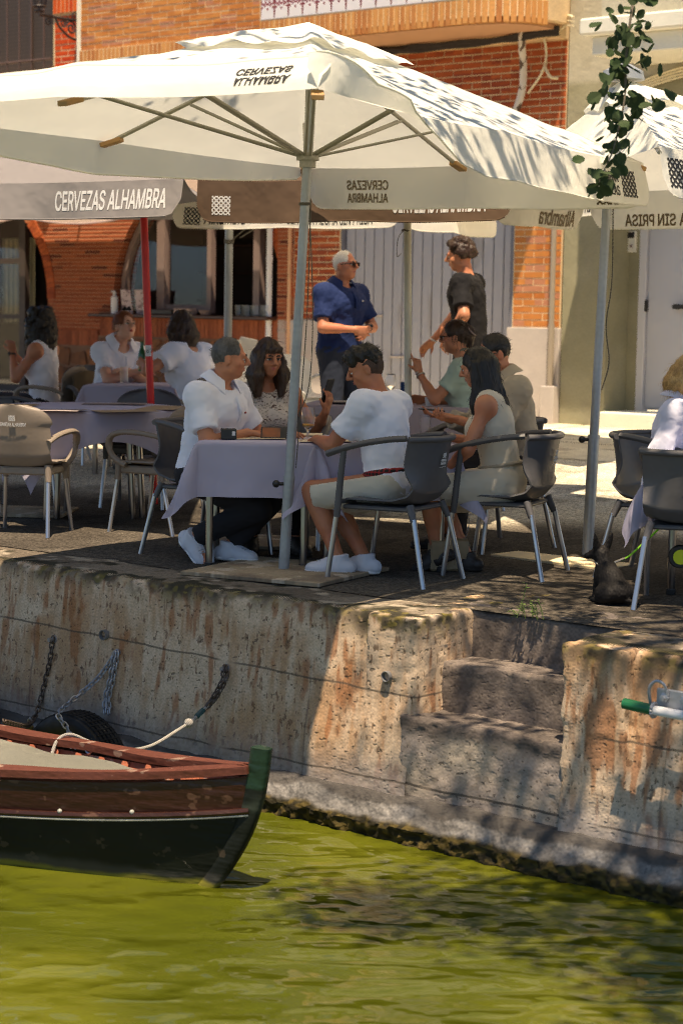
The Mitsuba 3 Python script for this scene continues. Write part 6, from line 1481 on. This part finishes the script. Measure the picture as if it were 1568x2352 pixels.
for dx in (0, .022): chain(k, [(-7.791+dx, 7.39, -.425), (-7.803+dx, 7.37, -.562), (-7.815+dx, 7.35, -.657), (-7.801+dx*1.5, 7.33, -.745)], 'mat_chain_steel')
k = thing('mooring_chain', 'short rusty double chain on the wall that holds the boat rope, rightmost', 'chain')
for dx in (0, .016): chain(k, [(-6.985+dx, 7.40, -.399), (-6.962+dx, 7.37, -.448), (-6.988+dx, 7.34, -.528), (-7.010+dx*.4, 7.31, -.585)], 'mat_chain_rust')
eye_bolt(k, (-6.985, 7.41, -.399))
k = thing('mooring_rope', 'pale mooring rope from the rightmost chain over the far gunwale of the boat', 'rope')
rp = spline([(-7.012, 7.31, -.585), (-7.013, 7.20, -.645), (-7.015, 7.10, -.680), (-6.96, 6.85, -.715), (-6.945, 6.65, -.700), (-6.95, 6.45, -.635), (-6.985, 6.34, -.583), (-7.0, 6.27, -.605), (-6.97, 6.20, -.68)], 90)
principled('mat_rope_pale', mikit.proc(lambda p, n, uv: mi.Color3f(.36, .34, .31)*(.7+.5*smoothstep(-.5, .5, dr.sin((p.x+p.y*1.3+p.z)*420)))), .85, bump=lambda p, n, uv: dr.sin((p.x+p.y*1.3+p.z)*420)*.0015)
put(k+'__strand', tube(rp, .0085, 8), 'mat_rope_pale'); put(k+'__knot', mv(trimesh.creation.icosphere(2, .024), None, rp[14]), 'mat_rope_pale')
principled('mat_teal', (.02, .07, .075), .5); put(k+'__tape', tube(rp[3:9], .0145, 8), 'mat_teal')
# ---- pipe clamp on the right hand wall
k = thing('mooring_rail', 'galvanised clamp and green ended pipe on the right hand wall beside the steps', 'rail'); principled('mat_green_plastic', (.012, .13, .05), .4); principled('mat_galv', tint((.42, .43, .45), .2, 20), .45, metal=.5)
put(k+'__green_sleeve', tube([(-4.475, 7.24, -.205), (-4.335, 7.24, -.213)], .024, 14), 'mat_green_plastic')
put(k+'__pipe', tube([(-4.34, 7.24, -.213), (-3.2, 7.24, -.235)], .021, 14), 'mat_pvc')
put(k+'__plate', bx(-4.345, -4.12, 7.285, 7.30, -.215, -.125, .005), 'mat_galv', smooth=False)
for x in (-4.30, -4.20): put(k+'__nut', mv(lathe([(0, 0), (.022, 0), (.022, .016), (.012, .018), (.012, .035), (0, .036)], 6), RY @ np.diag([1, 1, 1.]), (x, 7.287, -.16)), 'mat_galv', smooth=False)
put(k+'__u_bolt', tube([(-4.325, 7.24+.030*math.cos(a), -.212+.030*math.sin(a)) for a in np.arange(16)*np.pi/8], .007, 6, closed=True), 'mat_galv')
put(k+'__hoop', tube(spline([(-4.36, 7.27, -.20), (-4.36, 7.25, -.13), (-4.33, 7.25, -.09), (-4.295, 7.26, -.10), (-4.285, 7.28, -.15)], 16), .007, 6), 'mat_galv')
# ================================================================ dog, plant, bag, things on the tables
scene['mat_glass'] = {'type': 'dielectric', 'int_ior': 1.5}
principled('mat_dog', mikit.proc(lambda p, n, uv: mix((.006, .0055, .0055), (.016, .014, .013), noise(p.x*160, p.y*160, p.z*90))), .65, spec=.25, bump=lambda p, n, uv: noise(p.x*170, p.y*170, p.z*80)*.003)
dk = thing('dog', 'small black dog with upright ears sitting by the chair at the right, seen from behind', 'dog')
DM = mat4(rot(math.radians(118-90)+YAW), W(1.365, 10.0, .004), .95)
F = Field((-.16, -.22, -.01), (.16, .26, .37), .005)
for a in (ell((0, -.065, .068), (.080, .090, .068)), ell((0, -.01, .115), (.066, .075, .085)), ell((0, .040, .160), (.055, .058, .075)), cone((0, .045, .185), (-.008, .07, .235), .042, .034), ell((-.012, .082, .258), (.044, .050, .042))): F.add(a, .03)
F.add(cone((-.020, .105, .250), (-.045, .150, .236), .026, .017), .02); F.add(ell((-.050, .156, .240), (.011, .010, .009)), .004)
for s in (-1, 1):
    F.add(cone((-.012+s*.028, .070, .282), (-.012+s*.056, .054, .360), .024, .007, sq=((0, 1, 0), .55)), .012); F.add(cone((-.012+s*.036, .066, .300), (-.012+s*.050, .058, .335), .022, .013, sq=((0, 1, 0), .5)), .01)
    F.add(cone((s*.035, .062, .14), (s*.036, .085, .03), .022, .014), .02); F.add(cone((s*.036, .082, .018), (s*.038, .115, .012), .016, .013), .01)
    F.add(ell((s*.070, -.045, .055), (.034, .072, .052)), .02); F.add(cone((s*.072, -.02, .018), (s*.078, .045, .013), .018, .014), .012)
F.add(cone((.01, -.135, .03), (.06, -.19, .014), .014, .006), .015)
F.cut(half((0, 0, .001), (0, 0, -1), (-.3, -.3, -.1), (.3, .3, .4)), .002)
put(dk+'__body', F.mesh(), 'mat_dog', smooth=True, M=DM)
for s in (-1, 1): put(dk+'__eye', mv(trimesh.creation.icosphere(2, .007), None, (-.022+s*.026, .122, .264)), 'mat_iris', smooth=True, M=DM)
put(dk+'__collar', tube([(.044*math.cos(a)-.004, .058+.044*math.sin(a), .205+.012*math.sin(a)) for a in np.arange(20)*np.pi/10], .006, 6, closed=True), 'mat_steel', M=DM)
lk = thing('dog_leash', 'neon green and grey leash from the dog to the chair leg', 'leash'); principled('mat_neon', (.30, .75, .02), .5)
p0 = (DM @ np.array([.04, .05, .20, 1]))[:3]; p1 = W(1.66, 10.15, .40)
put(lk+'__cord', tube(spline([p0, p0*.7+p1*.3-[0, 0, .03], p0*.4+p1*.6-[0, 0, .02], p1], 16), .005, 6), 'mat_neon'); put(lk+'__clip', tube([p0, p0*.75+p1*.25-[0, 0, .025]], .007, 6), 'mat_steel')
rl = thing('leash_reel', 'black leash reel with neon yellow disc hanging at the right edge', 'leash reel'); c = W(1.72, 10.05, .24); RC = rot(YAW) @ RY
put(rl+'__housing', mv(lathe([(0, 0), (.055, 0), (.06, .012), (.055, .03), (0, .03)], 24), RC, c), 'mat_black_plastic'); principled('mat_neon_yellow', (.75, .80, .02), .5); put(rl+'__disc', mv(lathe([(0, -.002), (.036, -.002), (.038, .006), (0, .006)], 24), RC, c+np.array(-_w)*.032), 'mat_neon_yellow')
# weed in the paving joint
principled('mat_weed', mikit.proc(lambda p, n, uv: mix((.05, .11, .015), (.16, .22, .05), noise(p.x*60, p.y*60, p.z*60))), .6)
wd = thing('weed', 'small green weed growing at the top of the steps', 'weed'); rw = np.random.RandomState(8); stems, leaves = [], []
def leafm(L, w, bend=.2):
    v = np.array([(0, 0, 0), (w*.5, L*.45, .02*L), (0, L*.5, -.05*L), (-w*.5, L*.45, .02*L), (0, L, -bend*L)])
    return trimesh.Trimesh(v, [(0, 1, 2), (0, 2, 3), (2, 1, 4), (3, 2, 4)], process=False)
for i in range(9):
    b = np.array([-5.39+rw.normal()*.05, 7.83+rw.normal()*.03, 0]); h = .16 if i == 4 else rw.uniform(.04, .10); t = b+[rw.normal()*.02, rw.normal()*.02, h]
    stems.append(tube([b, (b+t)/2+[.004, 0, 0], t], .002, 4))
    for q in range(14 if i == 4 else 9):
        f = rw.uniform(.2, 1); az = rw.uniform(0, 6.3); el = rw.uniform(-.1, .6)
        f_ = np.array([math.cos(az)*math.cos(el), math.sin(az)*math.cos(el), math.sin(el)])
        leaves.append(mv(leafm(rw.uniform(.014, .032), rw.uniform(.010, .018)), R_from(f_), b+(t-b)*f))
put(wd+'__stem', cat(*stems), 'mat_weed'); put(wd+'__leaf', cat(*leaves), 'mat_weed', smooth=False); say(wd+'__leaf', kind='stuff'); say(wd+'__stem', kind='stuff')
# handbag under the table
principled('mat_bag', tint((.30, .225, .13), .12), .5, spec=.4)
hb = thing('handbag', 'beige flap handbag with a chain strap standing under the table by the sandals', 'handbag'); HBM = mat4(rot(YAW+.25), W(.60, 11.16, 0), 1.0)
put(hb+'__body', bx(-.105, .105, -.04, .045, .004, .165, .012), 'mat_bag', smooth=False, M=HBM); put(hb+'__flap', grid(lambda U, V: np.stack([U*.108, -.049-.006*np.sin(V*3)+np.where(V < .25, (.25-V)*.36, 0), .182-.10*np.clip((V-.2)/.8, 0, 1)-.012*U**2*V], -1), np.linspace(-1, 1, 12), np.linspace(0, 1, 12), thick=.006), 'mat_bag', smooth=40, M=HBM)
put(hb+'__clasp', bx(-.012, .012, -.062, -.052, .075, .10, .003), 'mat_brass', smooth=False, M=HBM)
put(hb+'__strap', cat(*[tube(spline([(s*.10, 0, .16), (s*.09+.03, -.01, .30), (.06, -.02, .52)], 30)+np.array([[0, .003*math.sin(q*2.2), 0] for q in range(len(spline([(0, 0, 0)]*3, 30)))]), .0035, 5) for s in (-1, 1)]), 'mat_chain_steel', M=HBM)
# ---- on the front table
def onT(X, d, z=TZ): return W(X, d, z)
def paper(label, X, d, z, w, h, deg, mat='mat_kraft'):
    k = thing('placemat', label, 'placemat', None)
    scene[k] = mikit.ply(place(grid(lambda U, V: np.stack([U, V, .004+.004*np.sin(U*9)*np.cos(V*7)], -1), np.linspace(-w/2, w/2, 12), np.linspace(-h/2, h/2, 8), thick=.0015), X, d, z+.003, deg), mat, smooth=True)
principled('mat_kraft', tint((.34, .235, .14), .1), .85); principled('mat_kraft_grey', tint((.25, .20, .19), .1), .85); principled('mat_paper_pale', tint((.56, .46, .32), .08), .85)
for lab, X, d, w, h, deg, m in (('kraft placemat in front of the white polo man', -.52, 11.36, .36, .24, 10, 'mat_paper_pale'), ('kraft placemat in front of the crochet top woman', -.30, 11.72, .36, .22, 0, 'mat_paper_pale'), ('kraft placemat under the beer glass near the pole', -.10, 11.20, .30, .20, 5, 'mat_paper_pale'), ('kraft placemat beside the water glass and menu folder', .46, 11.66, .38, .26, 0, 'mat_paper_pale')): paper(lab, X, d, TZ, w, h, deg, m)
for lab, X, d, w, h, deg, m in (('kraft placemat at the far side of the round table', -1.60, 13.93, .44, .24, 0, 'mat_kraft_grey'), ('kraft placemat at the right of the round table, tilted', -1.22, 13.48, .44, .26, 78, 'mat_kraft'), ('kraft placemat at the near right of the round table', -1.42, 12.98, .40, .26, 22, 'mat_kraft'), ('kraft placemat at the near left of the round table', -1.88, 12.94, .40, .26, -12, 'mat_kraft_grey'), ('kraft placemat at the left of the round table', -2.22, 13.40, .42, .26, 82, 'mat_kraft')): paper(lab, X, d, RZ, w, h, deg, m)
k = thing('napkin_box', 'square black napkin box with a white sticker on the front table', 'napkin box'); bm = mat4(rot(YAW+.1), onT(-.645, 11.24), 1)
put(k+'__box', cat(bx(-.043, .043, -.043, .043, .003, .062, .004)), 'mat_black_plastic', smooth=False, M=bm); put(k+'__sticker', bx(.018, .036, -.0455, -.0425, .025, .050), 'mat_print_white', smooth=False, M=bm)
k = thing('phone', 'dark phone with an amber picture on its screen propped on the front table', 'phone'); bm = mat4(rot(YAW-.05) @ np.array([[1, 0, 0], [0, .9, .43], [0, -.43, .9]]), onT(-.385, 11.30), 1)
principled('mat_amber', mikit.proc(lambda p, n, uv: mix((.04, .02, .012), (.42, .10, .02), fbm(p.x*22, p.y*22, p.z*22, 2))), .25)
put(k+'__case', bx(-.082, .082, -.006, .006, .004, .078, .004), 'mat_black_plastic', smooth=False, M=bm); put(k+'__screen', bx(-.074, .030, -.0085, -.0055, .012, .070), 'mat_amber', smooth=False, M=bm)
gob = [(0, .002), (.034, .002), (.036, .005), (.006, .010), (.0052, .045), (.010, .055), (.030, .075), (.036, .105), (.034, .14), (.030, .172), (.0285, .172), (.0325, .14), (.0345, .105), (.029, .077), (.008, .060), (0, .058)]
k = thing('beer_goblet', 'stemmed beer goblet with a last sip of beer in front of the pole', 'glass'); put(k+'__glass', lathe(gob, 28), 'mat_glass', smooth=30, M=mat4(None, onT(-.197, 11.20, TZ+.004), 1.1))
scene['mat_beer'] = {'type': 'principled', 'base_color': rgb(.55, .26, .03), 'roughness': .15, 'specular': .4}
put(k+'__beer', lathe([(0, .060), (.010, .0615), (.0275, .0775), (.0295, .086), (0, .086)], 24), 'mat_beer', smooth=30, M=mat4(None, onT(-.197, 11.20, TZ+.004), 1.1))
tum = [(0, .002), (.028, .002), (.031, .10), (.0345, .125), (.0325, .125), (.029, .10), (.0265, .012), (0, .010)]
def tumbler(label, p, s=1.0):
    k = thing('tumbler', label, 'glass', None); scene[k] = {**mikit.ply(lathe(tum, 24), 'mat_glass', smooth=30), 'to_world': T(mat4(None, p, s).tolist())}
tumbler('water glass beside the menu folder on the front table', onT(.485, 11.75, TZ+.008)); tumbler('short glass in front of the crochet top woman', onT(-.30, 11.55, TZ+.006), .8)
zc = gz(*W(-1.72, 16.55)[:2])+.728
tumbler('wine tumbler beside the red haired woman', W(-1.80, 16.35, zc), 1.15)
k = thing('menu_folder', 'dark menu folder lying at the right end of the front table', 'menu'); scene[k] = mikit.ply(place(bx(-.12, .12, -.08, .08, .006, .018, .003), .56, 11.50, TZ, 8), 'mat_black_plastic', smooth=False)
def held_phone(label, c, R):
    k = thing('phone', label, 'phone'); M = mat4(R, c); put(k+'__body', bx(-.036, .036, -.0045, .0045, -.076, .076, .004), 'mat_black_plastic', smooth=False, M=M); put(k+'__screen', bx(-.033, .033, .004, .0055, -.072, .072), 'mat_screen', smooth=False, M=M)
def grip(J, sd):                               # the middle of a curled hand
    el, wr, a = J['A'][sd]; d_ = unit(np.array(a.get('dir', wr-el))); n_ = np.array(a['palm'], float); n_ = unit(n_-d_*(n_@d_)); return world(J, wr+d_*.085+n_*.032), J['M'][:3, :3] @ d_, J['M'][:3, :3] @ n_
c, d_, n_ = grip(J2, -1); rr = np.cross(d_, n_); held_phone('black phone held up by the woman in the crochet top', c+d_*.035, np.stack([np.cross(-n_, d_), -n_, d_], 1))
c, d_, n_ = grip(J5, 1); held_phone('dark phone in the hand of the man in beige', c, np.stack([np.cross(n_, d_), n_, d_], 1) @ np.array([[1, 0, 0], [0, 1, 0], [0, 0, 1.]]))
c7 = (grip(J7, -1)[0]+grip(J7, 1)[0])/2; held_phone('small black phone in the hands of the man in the navy polo', c7-[0, 0, .01], rot(YAW+.6) @ np.array([[.5, 0, .86], [0, 1, 0], [-.86, 0, .5]]) *1.0)
c, d_, n_ = grip(J10, -1); k = thing('beer_bottle', 'green beer bottle in the hand of the dark bobbed woman', 'bottle'); scene['mat_green_glass'] = {'type': 'principled', 'base_color': rgb(.01, .09, .025), 'roughness': .08, 'specular': .6}
put(k+'__bottle', lathe([(0, 0), (.030, 0), (.031, .12), (.024, .16), (.013, .19), (.0125, .235), (.014, .24), (0, .242)], 22), 'mat_green_glass', smooth=30, M=mat4(None, c-[0, 0, .08])); put(k+'__paper_label', lathe([(.0313, .035), (.0318, .035), (.0318, .10), (.0313, .10)], 22), 'mat_print_white', smooth=30, M=mat4(None, c-[0, 0, .08]))
# ---- on the mauve table and the bar counter
zb = gz(*W(.34, 14.15)[:2])+.722
wine = [(0, .002), (.034, .002), (.034, .005), (.005, .008), (.0045, .09), (.012, .10), (.036, .13), (.040, .165), (.032, .215), (.031, .215), (.0385, .165), (.0345, .132), (.010, .104), (0, .103)]
k = thing('wine_glass', 'thin stemmed wine glass on the mauve tablecloth', 'glass'); scene[k] = {**mikit.ply(lathe(wine, 24), 'mat_glass', smooth=30), 'to_world': T(mat4(None, W(.33, 14.05, zb)).tolist())}
principled('mat_blue_card', (.015, .05, .17), .4); k = thing('card_stand', 'blue card stand behind the cream pole on the mauve tablecloth', 'card stand'); put(k+'__card', mv(bx(-.032, .032, -.006, .006, 0, .15, .003), rot(YAW+.2), W(.44, 14.3, zb)), 'mat_blue_card', smooth=False)
principled('mat_plate_dark', (.16, .13, .10), .3); principled('mat_lemon', (.42, .50, .03), .45); principled('mat_food', tint((.40, .22, .08), .5, 60), .6)
k = thing('food_plate', 'plate of food with a lemon half on the mauve tablecloth', 'plate'); pm = mat4(None, W(.34, 13.95, zb))
put(k+'__plate', lathe([(0, .002), (.07, .002), (.125, .018), (.127, .021), (.07, .007), (0, .006)], 32), 'mat_pvc', smooth=30, M=pm)
put(k+'__lemon', mv(lathe([(0, -.022), (.018, -.016), (.026, .0), (.018, .016), (0, .022)], 16), None, (-.03, -.02, .032)), 'mat_lemon', M=pm)
put(k+'__food', cat(*[mv(trimesh.creation.icosphere(1, r), None, (x, y, .016)) for x, y, r in ((.03, 0, .022), (.055, .02, .018), (.06, -.03, .02), (.02, .04, .017))]), 'mat_food', M=pm); say(k+'__food', kind='stuff')
k = thing('cup', 'small white cup beside the woman in the mint tee', 'cup'); scene[k] = {**mikit.ply(lathe([(0, .0), (.024, 0), (.034, .06), (.031, .06), (.022, .006), (0, .006)], 20), 'mat_print_white', smooth=30), 'to_world': T(mat4(None, W(.60, 13.9, zb)).tolist())}
k = thing('food_plate', 'flat brown plate at the left of the mauve tablecloth', 'plate'); scene[k] = {**mikit.ply(lathe([(0, .002), (.08, .002), (.12, .016), (.08, .008), (0, .007)], 28), 'mat_plate_dark', smooth=30), 'to_world': T(mat4(None, W(.0, 14.0, zb)).tolist())}
k = thing('soap_dispenser', 'white pump bottle on the bar counter', 'bottle'); M = mat4(None, (-18.06, 17.1, 1.376))
put(k+'__bottle', lathe([(0, 0), (.042, 0), (.044, .02), (.044, .20), (.020, .225), (.016, .235), (0, .236)], 20), 'mat_pvc', smooth=30, M=M); put(k+'__pump', cat(tube([(0, 0, .235), (0, 0, .28)], .012, 8), tube([(0, 0, .275), (-.05, -.02, .27)], .009, 6), mv(lathe([(0, 0), (.024, 0), (.024, .03), (0, .032)], 12), None, (0, 0, .236))), 'mat_print_white', M=M)
def _menu(p, n, uv): return mix((.46, .37, .38), (.20, .13, .14), smoothstep(.55, .62, fbm(p.x*26, p.y*26, p.z*30, 3)))
principled('mat_menu', mikit.proc(_menu), .5)
for x, lab in ((-17.86, 'pale menu card on the bar counter beside the pump bottle'), (-17.62, 'pale menu card on the bar counter behind the red pole')):
    k = thing('menu_card', lab, 'menu'); scene[k] = mikit.ply(mv(bx(-.085, .085, -.006, .006, 0, .30, .002), np.array([[1, 0, 0], [0, .98, -.17], [0, .17, .98]]), (x, 17.14, 1.378)), 'mat_menu', smooth=False)
k = thing('tray', 'black tray on the bar counter', 'tray'); scene[k] = mikit.ply(bx(-17.42, -16.98, 17.0, 17.2, 1.376, 1.44, .01), 'mat_black_plastic', smooth=False)
principled('mat_carton', mikit.proc(lambda p, n, uv: mix((.26, .17, .14), (.46, .36, .32), noise(p.x*50, p.y*50, p.z*50))), .7)
k = thing('carton', 'patterned carton on the bar counter under the open window', 'carton'); scene[k] = mikit.ply(bx(-16.96, -16.70, 17.02, 17.16, 1.376, 1.455, .004), 'mat_carton', smooth=False)
k = thing('bowl', 'small glass bowl on the bar counter', 'bowl'); scene[k] = {**mikit.ply(lathe([(0, 0), (.05, 0), (.09, .06), (.086, .06), (.046, .006), (0, .006)], 20), 'mat_frame_grey', smooth=30), 'to_world': T(mat4(None, (-16.48, 17.08, 1.376)).tolist())}
for i in range(7): tumbler(['first','second','third','fourth','fifth','sixth','seventh'][i]+' glass from the left in the row on the bar counter', (-15.94+.072*i, 17.06+.03*(i % 2), 1.378), 1.0); say('tumbler_%03d' % (3+i), group='glasses on the bar counter')
# folded white bistro furniture leaning at the wall, white post
k = thing('folding_frame', 'white folded furniture frame with tubular rails leaning behind the bobbed woman', 'frame'); fp = lambda X, d, z: W(X, d, z+gz(*W(X, d)[:2]))
for i, z in enumerate((.98, .84)): put(k+'__rail', tube([fp(-1.30, 17.9, z-.12), fp(-.95, 17.6, z)], .020, 8), 'mat_plastic_white')
put(k+'__panel', mv(bx(-.08, .08, -.012, .012, 0, .55, .01), rot(YAW) @ np.array([[.98, 0, .2], [0, 1, 0], [-.2, 0, .98]]), fp(-.95, 17.65, .5)), 'mat_plastic_white', smooth=False)
for X0, X1, z0, z1 in ((-1.30, -1.24, .86, .0), (-.97, -1.02, .5, .0)): put(k+'__leg', tube([fp(X0, 17.9, z0), fp(X1, 17.8, z1)], .018, 8), 'mat_plastic_white')
k = thing('white_post', 'short white post leaning by the stone dado', 'post'); scene[k] = mikit.ply(tube([fp(-.82, 17.3, .0), fp(-.93, 17.4, 1.03)], .030, 10), 'mat_plastic_white', smooth=40)
base_plate('cardboard brown base slab lying under the front table', W(-.55, 12.3, 0), .80, .62, math.radians(32)); base_plate('brown base slab behind the front left chair', W(-2.25, 13.9, 0), .7, .6, math.radians(36))
# ================================================================ the tree on the quay, out of frame, with the bough that hangs into the picture
principled('mat_bark', mikit.proc(lambda p, n, uv: mix((.09, .075, .055), (.20, .17, .13), fbm(p.x*9, p.y*9, p.z*3, 4))), .9, bump=lambda p, n, uv: fbm(p.x*14, p.y*14, p.z*4, 3)*.02)
scene['mat_leaf'] = {'type': 'principledthin', 'base_color': mikit.proc(lambda p, n, uv: mix((.040, .070, .030), (.095, .125, .065), noise(p.x*19, p.y*19, p.z*19))), 'roughness': .38, 'diff_trans': .45, 'eta': 1.45}
tree = thing('poplar_tree', 'leafy quay tree, its hanging bough of round dark leaves at the upper right', 'tree')
tb = W(3.15, 8.35, 0)
boughs = [(1.3, 9.0, 5.2, 1.2), (2.4, 8.2, 6.2, 1.6), (1.4, 7.2, 5.7, 1.4), (.40, 5.75, 5.7, .48), (1.0, 5.62, 5.8, .55), (1.7, 5.45, 5.7, .7), (1.65, 4.5, 5.8, .75), (2.4, 5.0, 5.8, .9), (2.7, 6.4, 5.8, 1.2), (.75, 8.95, 5.6, .95), (3.4, 7.5, 5.0, 1.4), (-.55, 9.35, 5.9, .65), (1.9, 9.9, 5.6, .9), (1.05, 6.9, 6.2, .8)]
put(tree+'__trunk', tube(spline([tb, tb+[.05, .02, 1.2], tb+[-.05, .08, 2.4], W(2.9, 8.2, 3.6), W(2.6, 8.0, 5.0), W(2.4, 8.0, 6.6)], 30), np.linspace(.21, .05, len(spline([tb]*6, 30))), 14), 'mat_bark')
for i, (X, d, z, r) in enumerate(boughs):
    put(tree+'__limb', tube(spline([W(2.85, 8.2, 3.2+.2*i), W((X+2.7)/2, (d+8.1)/2, (z+4.2)/2+.2), W(X, d, z)], 18), np.linspace(.07, .015, len(spline([(0, 0, 0)]*3, 18))), 8), 'mat_bark')
rl_ = np.random.RandomState(12)
def roundleaf(L):
    a = np.linspace(0, 2*np.pi, 9)[:-1]; r = L*.44
    v = [(0, L*.5, -.02*L)]+[(r*.92*math.sin(t)*(1 if math.cos(t) < .7 else .8), L*.5-r*1.08*math.cos(t), .05*L*abs(math.sin(t))) for t in a]
    return trimesh.Trimesh(np.array(v), [(0, i+1, (i+1) % 8+1) for i in range(8)], process=False)
V, Fc, nv = [], [], 0
base = leafm(.085, .075, .1); bv, bf = np.array(base.vertices), np.array(base.faces)
for X, d, z, r in boughs:
    n = int((4200 if d < 6.0 else 340)*r*r)
    tw = [np.array([X, d, z])+unit(rl_.normal(size=3))*r*rl_.uniform(.2, 1)**.5*np.array([1, 1, .7]) for _ in range(max(16, int((90 if d < 6 else 34)*r*r)))]
    for _ in range(n):
        c = tw[rl_.randint(len(tw))]+rl_.normal(size=3)*.13; f_ = unit(rl_.normal(size=3)+[0, 0, -.5])
        V.append(bv*rl_.uniform(.8, 1.3)*(.8 if d < 6.0 else 1) @ R_from(f_, unit(rl_.normal(size=3))).T+W(c[0], c[1], c[2])); Fc.append(bf+nv); nv += len(bv)
put(tree+'__crown', trimesh.Trimesh(np.vstack(V), np.vstack(Fc), process=False), 'mat_leaf', smooth=False); say(tree+'__crown', kind='stuff')
def bp(px, py, d=8.5): return W((px-784)/4573*d, d, EYE+(724-py)*d/4573)
main = spline([bp(1440, -140, 8.65), bp(1428, -40, 8.6), bp(1415, 60), bp(1408, 150), bp(1408, 230), bp(1396, 300), bp(1385, 350), bp(1362, 405), bp(1352, 432)], 60)
br = put(tree+'__bough', cat(tube(main, np.linspace(.007, .0022, len(main)), 6), tube(spline([W(1.35, 8.8, 4.2), bp(1475, -330, 8.7), bp(1452, -140, 8.65)], 12), .008, 6)), 'mat_bark')
_rl = {s: mikit.ply(roundleaf(s), 'mat_leaf', smooth=False) for s in (.050, .062, .074)}
for i in range(158):
    u = rl_.uniform(.12, .60) if i < 122 else rl_.uniform(.6, 1); c = main[int(u*(len(main)-1))]
    off = _r*rl_.normal()*(.070 if u < .6 else .042)+np.array(_w)*rl_.normal()*.06+np.array([0, 0, rl_.normal()*.02])
    az = rl_.uniform(0, 2*np.pi); f_ = unit(np.array([math.cos(az)*.8, math.sin(az)*.8, rl_.uniform(-1.2, .1)]))
    scene[numbered(br+'__leaf')] = {**_rl[[.050, .062, .074][rl_.randint(3)]], 'to_world': T(mat4(R_from(f_, unit(rl_.normal(size=3)+[0, -.5, .6])), c+off).tolist())}
